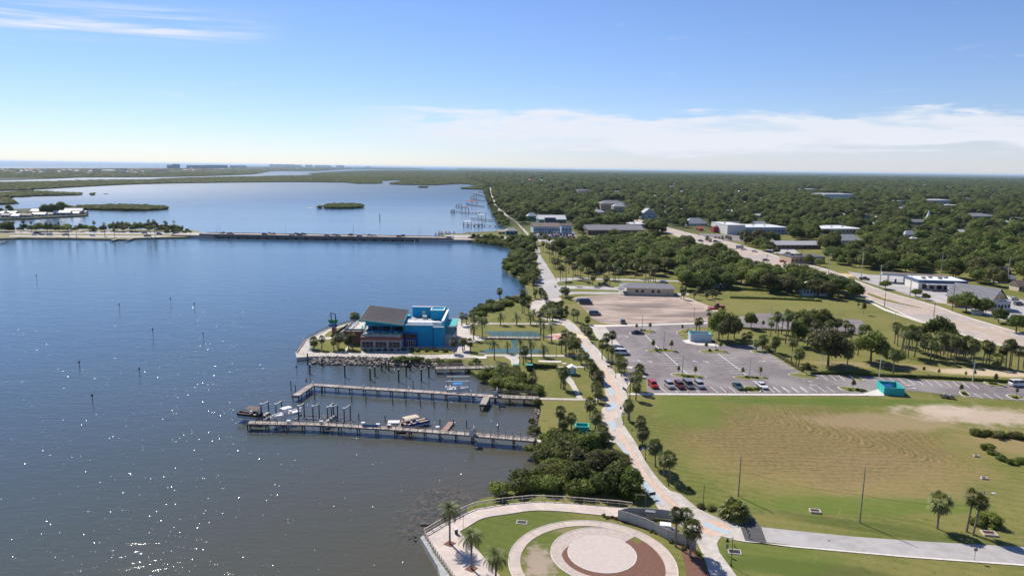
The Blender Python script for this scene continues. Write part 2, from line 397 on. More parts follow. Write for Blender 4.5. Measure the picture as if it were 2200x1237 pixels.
def ground_material():
    m, t, b = bsdf_mat('grass_ground')
    geo = t.n('ShaderNodeNewGeometry'); pos = (geo, 0); sp = t.n('ShaderNodeSeparateXYZ', i_0=pos)
    b.inputs['Roughness'].default_value = .95; b.inputs['Specular IOR Level'].default_value = .1
    n1 = t.noise(pos, .045, 5, .6, .4); n2 = t.noise(pos, .6, 4, .65); n3 = t.noise(pos, 3.5, 3, .7)
    col = t.mix(t.smooth(n1, .36, .62), (.118, .136, .028), (.195, .178, .055))
    col = t.mix(t.smooth(n2, .50, .78), col, (.235, .20, .085))
    col = t.mix(t.smooth(n2, .46, .28), col, (.085, .125, .024))
    col = t.mix(t.m('MULTIPLY', t.smooth(n3, .35, .7), .45), col, (.085, .10, .028))
    ml = t.m('SINE', t.m('MULTIPLY', t.m('ADD', t.m('ADD', (sp, 1), t.m('MULTIPLY', (sp, 0), .35)), t.m('MULTIPLY', n1, 9)), 2.6))
    col = t.mix(t.m('MULTIPLY_ADD', ml, .13, .13), col, (.24, .215, .075))
    n6 = t.noise(pos, .22, 5, .7, .8)
    col = t.mix(t.m('MULTIPLY', t.smooth(n6, .56, .74), .6), col, (.27, .215, .10))
    def patch(px, py, rx, ry, c, amt, rot=0.0, soft=.35, nz=.9, nsc=.12, tex=None):
        """stain of another ground cover about a place; radii in metres"""
        nonlocal col
        c0 = G(px, py)
        dx = t.m('SUBTRACT', (sp, 0), c0.x); dy = t.m('SUBTRACT', (sp, 1), c0.y)
        u = t.m('DIVIDE', t.m('ADD', t.m('MULTIPLY', dx, cos(rot)), t.m('MULTIPLY', dy, sin(rot))), rx)
        v = t.m('DIVIDE', t.m('SUBTRACT', t.m('MULTIPLY', dy, cos(rot)), t.m('MULTIPLY', dx, sin(rot))), ry)
        r = t.m('SQRT', t.m('ADD', t.m('MULTIPLY', u, u), t.m('MULTIPLY', v, v)))
        r = t.m('ADD', r, t.m('MULTIPLY', t.m('SUBTRACT', t.noise(pos, nsc, 5, .65), .5), nz))
        k = t.m('MULTIPLY', t.m('SUBTRACT', 1.0, t.smooth(r, 1 - soft, 1 + soft * .6)), amt)
        if tex is not None: k = t.m('MULTIPLY', k, tex)
        col = t.mix(k, col, c)
    # mown field: hay rows following the rounds of the tractor
    c0 = G(1640, 900)
    dx = t.m('SUBTRACT', (sp, 0), c0.x); dy = t.m('SUBTRACT', (sp, 1), c0.y)
    wob = t.m('MULTIPLY', t.m('SUBTRACT', t.noise(pos, .035, 4, .6), .5), 8.0)
    rx = t.m('SMOOTH_MAX', t.m('ADD', dx, wob), t.m('ADD', t.m('MULTIPLY', dy, -1.15), wob)); rx.inputs[2].default_value = 6
    row = t.m('SINE', t.m('MULTIPLY', rx, 6.4))
    row2 = t.m('SINE', t.m('MULTIPLY', rx, 2.7))
    rows = t.m('MULTIPLY_ADD', t.m('ADD', t.m('ADD', row, t.m('MULTIPLY', row2, .5)), t.m('MULTIPLY', t.m('SUBTRACT', t.noise(pos, .9, 6, .75), .5), 11)), .20, .50, clamp=True)
    patch(1770, 960, 36, 26, (.33, .215, .10), .92, tex=rows, nz=.9, nsc=.06)
    patch(1740, 945, 34, 25, (.10, .078, .036), .85, tex=t.m('SUBTRACT', 1.0, rows), nz=.9)
    patch(1900, 1020, 22, 14, (.27, .19, .10), .6, tex=rows, nz=1.1)
    patch(1900, 905, 22, 7, (.33, .24, .15), .55, nz=1.6)
    patch(2110, 893, 20, 8, (.46, .365, .285), .85, rot=-.15, nz=2.6, nsc=.22, soft=.6)
    patch(2030, 880, 7, 5, (.50, .40, .31), .6, nz=1.8, nsc=.3)
    patch(2170, 950, 13, 9, (.29, .205, .105), .65, nz=2.2, nsc=.3, soft=.6)
    patch(2120, 800, 20, 4.5, (.52, .41, .28), .9, rot=-.12, nz=.9)
    patch(1900, 785, 26, 4, (.34, .25, .14), .55, rot=-.1, nz=1.3)
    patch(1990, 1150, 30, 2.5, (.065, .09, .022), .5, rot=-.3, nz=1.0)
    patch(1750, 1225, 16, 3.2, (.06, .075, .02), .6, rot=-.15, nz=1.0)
    patch(1158, 1208, 2.6, 5.0, (.34, .27, .21), .75, nz=2.6, nsc=.55, soft=.5)
    patch(1250, 660, 14, 9, (.24, .19, .09), .6, nz=1.3)
    patch(1235, 700, 8, 6, (.27, .21, .11), .5, nz=1.3)
    patch(1700, 655, 40, 16, (.20, .185, .06), .5)
    patch(1480, 590, 80, 12, (.25, .20, .08), .45)
    patch(1780, 590, 22, 8, (.62, .46, .26), .9, nz=.6)
    patch(1110, 1150, 13, 13, (.080, .120, .022), .55, nz=.9)
    patch(1158, 1208, 2.6, 5.0, (.36, .28, .22), .8, nz=2.6, nsc=.55, soft=.5)
    patch(1225, 1140, 3.5, 1.6, (.26, .21, .12), .6, nz=2.2, nsc=.5)
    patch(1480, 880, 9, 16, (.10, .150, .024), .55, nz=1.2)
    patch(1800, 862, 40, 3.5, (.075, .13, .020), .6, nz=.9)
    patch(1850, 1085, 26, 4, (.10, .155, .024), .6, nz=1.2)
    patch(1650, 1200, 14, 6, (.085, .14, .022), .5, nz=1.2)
    # far woodland floor
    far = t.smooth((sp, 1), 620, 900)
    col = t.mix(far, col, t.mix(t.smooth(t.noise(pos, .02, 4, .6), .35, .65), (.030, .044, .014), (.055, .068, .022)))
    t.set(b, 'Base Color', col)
    bp = t.n('ShaderNodeBump', i_Strength=.5, i_Distance=.12); t.set(bp, 'Height', t.m('ADD', n2, n3)); t.set(b, 'Normal', bp)
    return m

M_ground = ground_material()
M_marsh = mat('marsh_floor', (.050, .062, .018), .95, (.032, .042, .012), .02, detail=6)
HOR = lambda x, k=2.0: 361 + (x - 1100) * 30 / 2200 + k

SHORE = P('1100,1420 985,1264 958,1224 932,1188 913,1152 1000,1103 1006,1085 1035,1070 1080,1062 1112,1045 1145,1022 1160,1002 1160,990 1158,970 1150,955 '
          '1152,940 1154,925 1158,900 1163,878 1158,862 1135,850 1085,838 1052,820 1022,803 1000,788 990,776 940,770.5 920,769.5 850,768 760,765.5 '
          '690,764.5 655,765.5 638,767 637,757 656,730 700,706 755,690 790,681 850,678 985,690 1000,686 1010,672 1032,655 1075,642 1110,634 1137,636 '
          '1128,612 1123,600 1098,588 1078,572 1088,560 1100,542 1095,531 1060,524 1010,518 962,513 945,510 945,505 985,502 1012,499 1060,497 '
          '1092,489 1070,478 1060,462 1050,442 1046,428 1040,412 1030,403 1008,397')
LAND = SHORE + [(1000, 380), (980, HOR(980, 1.1)), (1500, HOR(1500, 1.1)), (2300, HOR(2300, 1.1)), (6000, HOR(6000, 3)), (7000, 900), (5000, 1500)]
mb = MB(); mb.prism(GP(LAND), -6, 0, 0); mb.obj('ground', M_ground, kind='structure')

def land(name, pts, z, m, sm=3, base=-4):
    b = MB(); q = crom(pts, sm, True) if sm else pts
    b.prism(GP(q), base, z); return b.obj(name, m, kind='structure')

MARSH = [
  ('barrier_island', P('-260,364 0,362.5 100,362.3 200,362 300,362 400,361.5 500,360 580,358.5 700,359.5 800,360.5 900,361.5 900,364 800,364 754,363.5 718,365.3 675,367.6 598,367.5 570,370 542,374.7 433,378.5 331,380.6 221,381 163,381.6 110,384 51,386 0,387 -260,390')),
  ('marsh_island', P('-260,397 0,392.6 117,390 216,387 311,386.7 356,384 453,381 560,379.5 600,378 640,377.5 680,375.5 662,373.2 700,370.5 761,367.5 820,366.5 900,366 1010,366 1040,385 1040,402 1024,397.5 988,395 940,397.5 896,397.4 837,396 850,392 872,387.5 819,388.5 821,394 790,394.6 767,394.6 740,391.8 718,391.8 640,391 540,391.6 369,393.8 257,397 135,403.4 71,407 0,410 -260,418')),
  ('marsh_island', P('-260,415 0,415 64,411 112,413.5 168,416 168,419 76,421 8,423.5 -260,424')),
  ('marsh_island', P('-260,424 0,425 20,428 31,434 15,438 -260,440')),
  ('peninsula', P('-260,452 0,450 70,448 150,447 187,453 187,461 175,463.5 100,467 60,469.5 0,470.5 -260,478')),
  ('mangrove_island', P('150,446 200,443 260,442 330,443.5 361,447 345,449.5 300,451.8 240,451 150,448')),
  ('mangrove_island', P('697,444 705,440.5 740,439.5 772,440.5 780,444 760,446.8 720,447.2 699,446.4')),
  ('mangrove_island', P('901,402 918,401.5 917,403 902,403')),
  ('mangrove_island', P('195,417.2 202,416.8 202,418.6 195,418.6')),
  ('mangrove_island', P('683,445.2 690,444.6 691,446.2 684,446.4')),
  ('mangrove_island', P('993,404.5 1030,402 1040,407 1020,406.5 995,405.8')),
]
for n_, p_ in MARSH:
    land(n_, p_, 0.25, M_marsh, 2)
CAUSE = P('-260,514 0,512 40,510.5 160,511.5 240,513 262,513.5 300,511 372,509.5 400,508.5 428,505 428,497 370,493 200,492.5 0,494 -260,497')
land('causeway', CAUSE, 0.0, mat('causeway_ground', (.30, .245, .15), .95, (.15, .15, .055), .06, detail=6), 2)
land('sand_bar', P('657,445 664,444.4 676,445 668,445.8'), -1.1, mat('sand', (.45, .37, .28), .9), 2)

# flat sheets --------------------------------------------------------------------------
def sheet(name, pts, z, m, sm=0, parent=None, kind='structure', closed=True):
    q = crom(pts, sm, True) if sm else pts
    b = MB(); b.poly(GP(q, z)); return b.obj(name, m, parent, kind=kind)

def ribbon_pts(left, right, n):
    """resample two picture polylines on the ground to n matching stations"""
    def rs(pts):
        w = [G(*p) for p in crom(pts, 6)]
        s = [0]
        for a, b in zip(w, w[1:]): s.append(s[-1] + (b - a).length)
        out = []; j = 0
        for i in range(n):
            d = s[-1] * i / (n - 1)
            while j < len(s) - 2 and s[j + 1] < d: j += 1
            k = (d - s[j]) / max(1e-9, s[j + 1] - s[j]); out.append(w[j].lerp(w[j + 1], min(1, max(0, k))))
        return out
    return rs(left), rs(right)

def slabs(parent, left, right, n, z, th, m, name='slab', gap=.02, ncross=1):
    L, R = ribbon_pts(left, right, n + 1)
    for i in range(n):
        for k in range(ncross):
            a0 = L[i].lerp(R[i], k / ncross); b0 = L[i].lerp(R[i], (k + 1) / ncross)
            a1 = L[i + 1].lerp(R[i + 1], k / ncross); b1 = L[i + 1].lerp(R[i + 1], (k + 1) / ncross)
            c = (a0 + b0 + a1 + b1) / 4
            q = []
            for p in (a0, b0, b1, a1):
                d = (p - c); q.append(p - d.normalized() * gap * 1.4)
            zz = z + random.uniform(-.004, .004)
            b = MB(); b.prism([(p.x, p.y) for p in q], zz - th, zz); b.obj(name, m, parent)

random.seed(5)
# road along the river
RIV_L = P('1176,640 1173,628 1167,595 1158,577 1153,556 1150,538 1143,518 1122,493 1102,472 1076,458 1059,439 1055,421 1052,398.6 1055,387')
RIV_R = P('1201,640 1201,630 1196,605 1178,574 1163,551 1158,533 1138,505 1115,482 1084,457 1067,442 1062.5,421 1055.5,398.6 1057,387')
riv = sheet('river_road', crom(RIV_L, 4) + crom(RIV_R, 4)[::-1], .08, M_road2)
sheet('side_road', P('1195,597 1240,596.5 1340,599 1440,602 1600,606 1600,609.5 1440,605 1340,602.5 1240,600.5 1196,606'), .06, M_road2)
sheet('driveway', P('1198,614 1240,613.5 1290,615 1346,617 1346,624 1290,622 1240,620 1200,622'), .06, M_road2)
sheet('driveway', P('1200,627 1240,626.5 1300,627 1370,628 1480,630 1480,634 1400,634 1330,632 1240,631.5 1201,634'), .06, M_road2)
sheet('gravel_shoulder', P('1152,585 1166,584 1172,612 1172,626 1150,612'), .04, M_road2)
# east-west street over the bridge
sheet('street', P('955,505 1000,504.5 1060,507 1130,512 1180,516 1240,521 1240,526 1180,521 1130,517 1060,512 1000,510.5 958,511'), .10, M_road2)
# highway
HW_L = P('1330,470 1395,489 1444,503 1473,514 1520,526 1576,549 1640,574 1700,590 1775,604 1850,635 1905,658 1975,688 2050,712 2110,730 2210,757 2400,805 2900,925')
HW_R = P('1340,462 1400,480 1453,494 1489,503.5 1560,519 1605,532 1650,545 1704,563 1774,579 1866,614 1914,631 2009,658 2073,681 2178,712 2210,721 2400,768 2900,868')
hw = sheet('highway', crom(HW_L, 4) + crom(HW_R, 4)[::-1], .10, M_road)
HL, HR = ribbon_pts(HW_L, HW_R, 161)
mbx = MB(); mby = MB(); mbk = MB()
for i in range(160):
    def pt(k, f): return HL[k].lerp(HR[k], f)
    for f, dash in ((.17, 1), (.33, 1), (.68, 1), (.84, 1)):
        if i % 3 == 0:
            d = (HR[i] - HL[i]).normalized() * .2
            a, b = pt(i, f), pt(i + 1, f); b = a.lerp(b, .55)
            mbx.add([a - d, b - d, b + d, a + d], [(0, 1, 2, 3)])
    for f in (.455, .545):
        d = (HR[i] - HL[i]).normalized() * .2; a, b = pt(i, f), pt(i + 1, f)
        mby.add([a - d, a + d, b + d, b - d], [(0, 1, 2, 3)])
    for f, g in ((-.05, 0), (1.0, 1.05)):
        a, b = pt(i, f), pt(i + 1, f); c, d2 = pt(i + 1, g), pt(i, g)
        mbk.prism([a, b, c, d2] if f < 0 else [a, b, c, d2], 0, .16)
for v, z in ((mbx, .13), (mby, .13)): v.v = [(a[0], a[1], z) for a in v.v]
mbx.obj('lane_marking', M_paint, hw, kind='stuff'); mby.obj('centre_line', M_ypaint, hw, kind='stuff'); mbk.obj('kerb', M_kerb, hw)
sheet('median', P('1866,629 1900,641 1940,652 1982,661 1960,658 1900,645 1866,633'), .16, M_ground, 2)
sheet('sidewalk', P('1862,643 1900,662 1960,684 1990,697 1960,687 1900,667 1858,645'), .12, M_conc_w)
sheet('forecourt', P('1820,583 1870,590 1920,592 2000,600 2040,606 2120,622 2210,648 2210,714 2110,684 2030,652 2012,650 1960,636 1880,612 1850,603'), .05, M_road2)
sheet('grass_verge', P('2015,657 2040,655 2100,672 2200,702 2240,715 2240,726 2180,711 2080,681'), .09, M_ground)
sheet('grass_verge', P('1936,634 1950,633 1990,645 2000,650 1975,648 1945,640'), .09, M_ground)
sheet('car_park', P('1500,502 1560,503 1640,512 1690,519 1640,520 1560,517 1510,510'), .07, M_asph)
sheet('car_park', P('1640,530 1700,531 1720,546 1680,548 1650,540'), .07, M_road2)
sheet('car_park', P('1140,498 1235,498 1240,508 1150,511'), .07, M_asph)
sheet('car_park', P('1230,414 1265,413 1262,420 1238,420'), .07, M_road2)
# gravel lot
M_gravel = mat('gravel_lot_ground', (.43, .335, .275), .95, (.27, .205, .165), .20, c3=(.17, .135, .115), scale3=.085, bump=.3, detail=9, stretch=(.30, 1, 1), lo=.40, hi=.60)
sheet('gravel_lot', P('1231,640 1270,634.5 1330,633.5 1399,634 1440,640 1473,648 1521,664 1540,676 1536,683 1511,693 1450,695 1409,695.5 1350,696 1307,695.5 1277,688 1264,673 1244,653'), .05, M_gravel, 3)
sheet('dirt_track', P('1399,633 1470,637 1500,648 1540,664 1548,680 1538,682 1521,666 1473,648 1440,640'), .06, mat('dirt', (.47, .37, .29), .95, (.36, .28, .22), .3), 2)

# car park --------------------------------------------------------------------------
LOT = P('1300,702 1390,699 1480,696.5 1545,694 1610,674 1690,672 1760,683 1848,686 1868,703 1858,718 1700,710 1560,702 1500,702.5 1470,707 1455,716 1467,727 1482,735 1557,740 '
        '1623,740 1674,772 1725,804 1762,804 1920,811 2073,820 2600,857 2600,893 2177,859 2088,853 2022,845 1951,839 1900,847.5 1391,845.5 1386,812 1350,799 1343,775 1339,749')
lot = sheet('parking_lot', LOT, .05, M_asph)
sheet('walk', P('1262,697.5 1300,697.5 1400,696 1480,693.5 1545,691 1545,694 1480,696.5 1390,699 1300,702 1268,702'), .12, M_conc_w)
sheet('concrete_apron', P('1269,702 1300,702 1339,749 1322,747 1296,737 1281,724'), .10, M_conc)
sheet('concrete_apron', P('1322,802 1345,800 1384,806 1390,812 1360,812 1345,838 1341,833'), .10, M_conc)
sheet('concrete_apron', P('1465,731 1480,729 1540,739 1545,744 1500,741 1475,737'), .10, M_conc_w)
sheet('concrete_apron', P('1855,845 1897,832 1901,832 1900,850 1868,850'), .14, M_conc_w)
lw = ob('lot_walk', None, kind='structure')
slabs(lw, P('1352,845 1500,845.5 1700,846.5 1888,846'), P('1348,849 1500,849.3 1700,850 1888,850.5'), 46, .15, .12, M_conc_w)
# painted bays: lines run parallel to the long rows, each a line of its own
def line(a, b, w=.11, z=.07, m=M_paint, parent=lot, name='parking_line'):
    A = G(*a); B = G(*b); d = (B - A).normalized(); l = Vector((-d.y, d.x, 0)) * w
    q = MB(); q.poly([A - l, B - l, B + l, A + l], z); return q.obj(name, m, parent)
K2 = (3.927, 1180, 600)
def z2(x, y): return (1180 + x / 3.927, 600 + y / 3.927)
def z3(x, y): return (1640 + x / 3.927, 560 + y / 3.927)
rows = [((800, 462), (925, 582)), ((965, 615), (1175, 805)), ((1405, 612), (1665, 808))]
for (a, b), nl in zip(rows, (6, 9, 9)):
    line(z2(*a), z2(*b), .14)
    for i in range(nl):
        k = (i + .3) / nl
        cx_, cy_ = a[0] + (b[0] - a[0]) * k, a[1] + (b[1] - a[1]) * k
        hw_ = 100 + k * 20
        line(z2(cx_ - hw_, cy_ - 2), z2(cx_ + hw_, cy_ + 4), .09)
for i in range(6):   # east bays
    k = i / 5.5
    x = 1770 + 350 * k; y = 628 + 165 * k
    line(z2(x - 20, y), z2(x + 120 - 30 * k, y + 3), .09)
for x in (930, 1025, 1122, 1205, 1360, 1437, 1515, 1592, 1640, 1770, 1840, 1885, 1962, 2038, 2113):
    line(z2(x, 907), z2(x + 62, 955), .10)
for x in (80, 157, 232, 308, 383, 458, 532): line(z3(x, 1063), z3(x + 73, 1110), .10)
for i, x in enumerate((485, 557, 627)): line(z3(x, 963), z3(x + 60, 1007 + i * 2), .10)
for i in range(12): line(z3(905 + i * 77, 980 + i * 4.5), z3(905 + i * 77 + 65, 1025 + i * 5), .10)
for i in range(3): line(z3(1775 + i * 85, 1118 + i * 3), z3(1775 + i * 85 + 78, 1163 + i * 3), .10)
for x, y, x2, y2 in ((1660, 690, 1690, 705), (1815, 690, 1850, 690), (1820, 700, 1850, 702), (1640, 700, 1665, 701)): line((x, y), (x2, y2), .12)
def arrow(px, py, ang, s=1.0):
    A = G(px, py); q = MB()
    def rt(u, v): return (A.x + s * (u * cos(ang) - v * sin(ang)), A.y + s * (u * sin(ang) + v * cos(ang)))
    q.poly([rt(*p) for p in ((-1.4, -.14), (.2, -.14), (.2, -.5), (1.3, 0), (.2, .5), (.2, .14), (-1.4, .14))], .075)
    q.obj('painted_arrow', M_paint, lot)
for x, y, a in ((573, 482, 2.2), (652, 482, -1), (765, 690, 2.2), (850, 692, -1), (1230, 692, 2.2), (1322, 694, -1), (1800, 692, 0), (1745, 862, 3.1), (2180, 862, 0)):
    arrow(*z2(x, y), a)
for x, y, a in ((385, 1019, 0), (420, 1048, 3.1), (1260, 1076, 0), (1235, 1050, 3.1)): arrow(*z3(x, y), a)
for x, y in ((690, 685), (740, 710), (700, 730), (790, 790)): line(z2(x, y), z2(x + 60, y + 3), .10)

# planted islands in the car park: kerb ring with soil inside
def island(pts, name='planter_island', m=None):
    q = crom(pts, 4, True); w = [G(*p) for p in q]; c = sum(w, Vector()) / len(w)
    b = MB(); b.prism([(p.x, p.y) for p in w], .04, .17)
    r = b.obj(name, M_kerb, kind='structure')
    i_ = [c + (p - c) * (1 - .28 / max(1.0, (p - c).length)) for p in w]
    b2 = MB(); b2.poly(i_, .19); b2.obj('planting_bed', m or M_ground, r)
    return r
ISL = [((680, 450), (800, 430), (900, 440), (800, 465), (700, 468)), ((815, 600), (900, 592), (1010, 592), (1100, 608), (1010, 618), (850, 615)),
       ((1022, 802), (1100, 795), (1240, 808), (1325, 825), (1290, 838), (1130, 835)), ((1262, 607), (1350, 595), (1440, 598), (1530, 625), (1420, 625), (1310, 622)),
       ((1550, 825), (1650, 815), (1760, 820), (1868, 840), (1770, 848), (1640, 848)), ((1693, 605), (1740, 598), (1845, 610), (1830, 625), (1740, 625)),
       ((1070, 450), (1130, 425), (1220, 420), (1200, 455), (1110, 465))]
for s in ISL: island([z2(*p) for p in s])
for s in [((625, 1068), (700, 1065), (850, 1085), (900, 1108), (720, 1108)), ((205, 962), (290, 950), (420, 975), (460, 998), (330, 995)), ((1650, 1110), (1700, 1100), (1750, 1145), (1700, 1150)),
          ((2045, 1135), (2110, 1130), (2210, 1165), (2120, 1172)), ((1855, 1028), (1930, 1022), (2045, 1060), (1960, 1068)), ((720, 968), (790, 972), (850, 1010), (800, 1015))]:
    island([z3(*p) for p in s])
island([z2(*p) for p in ((1640, 905), (1740, 905), (1785, 950), (1690, 955))])

# promenade ---------------------------------------------------------------------------
PR_R = P('1223,687 1243,705 1271,736 1296,764 1322,802 1342,835 1348,852 1346,868 1335,892 1342,915 1367,953 1386,990 1419,1035 1453,1064 1499,1091')
PR_L = P('1206,685 1215,702 1240,728 1256,751 1279,782 1296,825 1302,856 1300,870 1291,883 1297,910 1320,947 1345,978 1363,1008 1375,1042 1397,1066 1428,1098')
PR_C = P('1213,686 1228,704 1248,720 1279,764 1309,804 1332,843 1336,860 1332,870 1318,891 1322,910 1347,947 1365,978 1394,1024 1433,1064 1462,1090')
M_tan = mat('tan_concrete', (.52, .43, .365), .85, (.44, .365, .31), .7, c3=(.42, .36, .31), scale3=.2)
M_peach = mat('peach_concrete', (.58, .40, .30), .85, (.50, .35, .27), .7, c3=(.54, .42, .35), scale3=.25)
M_bluec = mat('blue_concrete', (.38, .46, .50), .85, (.33, .40, .44), .7)
prom = sheet('promenade', crom(PR_L, 4) + crom(PR_R, 4)[::-1], .06, M_tan)
slabs(prom, PR_C, PR_R, 64, .12, .04, M_conc, gap=.015)
sheet('painted_band', crom(PR_C, 4) + [((a[0] * .28 + b[0] * .72), (a[1] * .28 + b[1] * .72)) for a, b in zip(crom(PR_L, 4), crom(P('1213,686 1228,704 1248,720 1266,744 1290,776 1312,820 1334,850 1333,868 1318,891 1322,910 1347,947 1365,978 1380,1004 1394,1024 1433,1064 1462,1090'), 4))][::-1], .085, M_peach, parent=prom)
for s in ['1216,692 1226,703 1232,711 1222,706', '1246,736 1258,748 1268,762 1262,762 1252,750', '1264,761 1272,768 1280,778 1276,780 1268,772', '1283,793 1296,804 1304,815 1296,812',
          '1300,826 1312,832 1322,841 1318,850 1312,846', '1303,880 1316,862 1323,868 1328,872 1318,880', '1306,906 1318,904 1324,918 1318,925 1312,916', '1322,948 1338,958 1352,976 1352,986 1338,968',
          '1372,1024 1384,1030 1402,1050 1424,1078 1424,1086 1400,1068 1384,1048']:
    sheet('blue_swoosh', P(s), .11, M_bluec, 4, prom)
c0 = G(1245, 723)
def disk(c, r, z, m, name, parent=None, r0=0, a0=0, a1=2 * pi, n=64, kind='structure', r0b=None, th=0):
    q = MB(); st = [(a0 + (a1 - a0) * i / n) for i in range(n + 1)]
    if r0 == 0 and r0b is None and a1 - a0 > 6.2: pts = [(c.x + r * cos(a), c.y + r * sin(a)) for a in st[:-1]]
    else:
        pts = [(c.x + r * cos(a), c.y + r * sin(a)) for a in st]
        pts += [(c.x + (r0 + ((r0b if r0b is not None else r0) - r0) * k / n) * cos(st[k]), c.y + (r0 + ((r0b if r0b is not None else r0) - r0) * k / n) * sin(st[k])) for k in range(n, -1, -1)]
    if th: q.prism(pts, z - th, z)
    else: q.poly(pts, z)
    return q.obj(name, m, parent, kind=kind)
disk(c0, 3.4, .13, mat('sand_disc', (.66, .55, .38), .85), 'painted_disc', prom)

# curving path to the river road, and the walks of the park
sheet('path', P('1176,637 1200,638 1206,645 1190,650 1172,655 1160,662 1160,672 1175,684 1208,686 1214,700 1195,692 1160,682 1143,668 1137,654 1150,646'), .05, M_conc, 3)
def walk(name, pts, m=M_conc, z=.09, sm=0): return sheet(name, P(pts), z, m, sm)
walk('park_walk', '988,716 1008,718 1040,725 1042,731 1024,733 1012,737 990,735', M_conc, .10)
walk('park_walk', '1000,693 1100,694 1180,693.5 1205,694 1205,697 1180,697 1100,696.5 1000,696.5')
walk('park_walk', '985,695 1010,694 1010,765 985,765')
walk('park_walk', '1169,722 1188,717 1215,714 1225,720 1240,728 1222,733 1200,731 1178,728', M_peach, .07)
walk('red_star', '1182,719 1205,721 1224,719 1212,724 1222,731 1202,727 1190,731 1196,725', mat('red_concrete', (.46, .20, .14), .85), .09)
walk('park_walk', '1041,761 1100,761 1180,762 1250,762 1265,764 1265,767 1250,766 1041,765')
walk('park_walk', '1020,765 1045,765 1045,770 1022,770', M_conc_w, .13)
walk('park_walk', '1082,765 1112,765 1116,774 1113,787 1100,787 1097,774', M_conc, .12)
walk('park_walk', '1192,787 1260,786 1280,787 1280,789.5 1260,789 1205,790 1215,800 1232,817 1248,849 1253,856 1240,856 1236,846 1224,826 1210,810 1195,793')
walk('park_walk', '1158,854 1240,855.5 1302,855.5 1302,859 1240,859.5 1158,858')
walk('park_walk', '1141,944 1176,944 1176,950 1141,949', M_conc_w, .11)
walk('park_walk', '1262,936 1300,936 1318,944 1322,950 1290,946 1262,941', M_conc_w, .08)
sheet('shuffle_court', P('1157,773.5 1206,775 1206,778.5 1157,777'), .12, M_conc_w)
sheet('stone_marker', P('1208,779 1217,779 1217,781.5 1208,781.5'), .16, M_conc_w)
for a, b in (('1323,776 1345,774 1345,779 1326,781',1),('1343,786 1360,787 1358,792 1346,790',1)): sheet('park_walk', P(a), .1, M_conc)
# terrace around the restaurant
quay = MB(); quay.prism(GP(P('635,757 655,730 700,708 755,692 800,684 990,684 990,762 1025,764 1025,768 940,771 850,768.6 760,766 700,765 680,765.3 655,766.5 637,767.5')), -3, .04); quay.obj('quay', M_conc, kind='structure')
for s in ['683,757 672,748 668,741 676,731 735,728 748,738 742,748 736,755', '697,721 715,708 750,700 752,714 712,723', '745,755 760,738 775,738 775,755', '888,752 968,751 968,760 888,761', '770,700 790,695 790,700 775,705']:
    sheet('lawn', P(s), .07, M_ground, 3)
walk('quay_edge', '635,757 655,730 700,708 755,692 757,693 703,709 658,731 640,756.5', M_conc_w, .09)
# sand trap pond
M_pond = mat('pond_water', (.045, .10, .085), .32, (.055, .11, .08), .3, spec=.3)
sheet('pond', P('1044,713 1050,711 1140,711.5 1156,715 1162,722 1120,728 1112,735 1110,742 1120,750 1165,750 1172,754 1160,758 1040,757.5 1046,750 1065,748 1098,748 1100,738 1092,728 1060,722'), .06, M_pond, 3)

# circular plaza by the water -----------------------------------------------------------
pa = G(1093, 1208); pb = G(1450.5, 1208); CC = (pa + pb) / 2; CR = (pa - pb).length / 2
pi1 = G(1221, 1189.5); pi2 = G(1365.5, 1189.5); CI = (pi1 + pi2) / 2; IR = (pi1 - pi2).length / 2
def paver_mat():
    m, t, b = bsdf_mat('plaza_pavers'); b.inputs['Roughness'].default_value = .85
    geo = t.n('ShaderNodeNewGeometry'); vm = t.n('ShaderNodeVectorMath', operation='SUBTRACT', i_0=(geo, 0), i_1=(CI.x, CI.y, 0))
    br = t.n('ShaderNodeTexBrick', i_Vector=(vm, 0), i_Scale=1.0, i_Mortar_Size=.018, i_Brick_Width=.5, i_Row_Height=.25)
    br.inputs['Color1'].default_value = (.54, .44, .385, 1); br.inputs['Color2'].default_value = (.44, .375, .335, 1); br.inputs['Mortar'].default_value = (.27, .235, .21, 1)
    t.set(b, 'Base Color', t.mix(t.m('MULTIPLY', t.noise((geo, 0), .8, 4, .6), .5), (br, 0), (.56, .49, .44)))
    return m
M_paver = paver_mat()
sheet('plaza_lawn', P('990,1142 1040,1114 1147,1098 1327,1110 1440,1150 1500,1190 1526,1237 1560,1300 1150,1400 1073,1237 1032,1188'), .03, M_ground)
disk(CC, CR * .858, .05, M_mulch, 'mulch_bed', a0=-2.1, a1=.62, r0=0.01)
disk(CI, IR * 1.3, .062, M_mulch, 'mulch_ring')
sheet('mulch_strip', P('1450,1152 1478,1163 1494,1177 1508,1200 1526,1237 1555,1300 1490,1300 1476,1240 1466,1190'), .045, M_mulch)
sheet('mulch_strip', P('1285,1103 1330,1111 1380,1128 1430,1148 1400,1140 1350,1124 1300,1113'), .045, M_mulch)
ring = disk(CC, CR, .10, M_tan, 'ring_walk', r0=CR * .862, th=.09, n=96)
for k in range(1, 12):
    a = k * 2 * pi / 12 + .3; q = MB()
    q.beam((CC.x + CR * .865 * cos(a), CC.y + CR * .865 * sin(a), .101), (CC.x + CR * .995 * cos(a), CC.y + CR * .995 * sin(a), .101), .06, .006); q.obj('joint', M_mulch, ring)
disk(CC, CR + .12, .16, M_kerb, 'ring_kerb', r0=CR + .003, th=.15, n=96)
M_arm = mat('spiral_pavers', (.47, .385, .335), .85, (.39, .325, .285), 1.2)
pl = disk(CI, IR * 1.50, .08, M_arm, 'paved_spiral', r0=IR * 1.0, a0=.72, a1=2.72, n=48, th=.07)
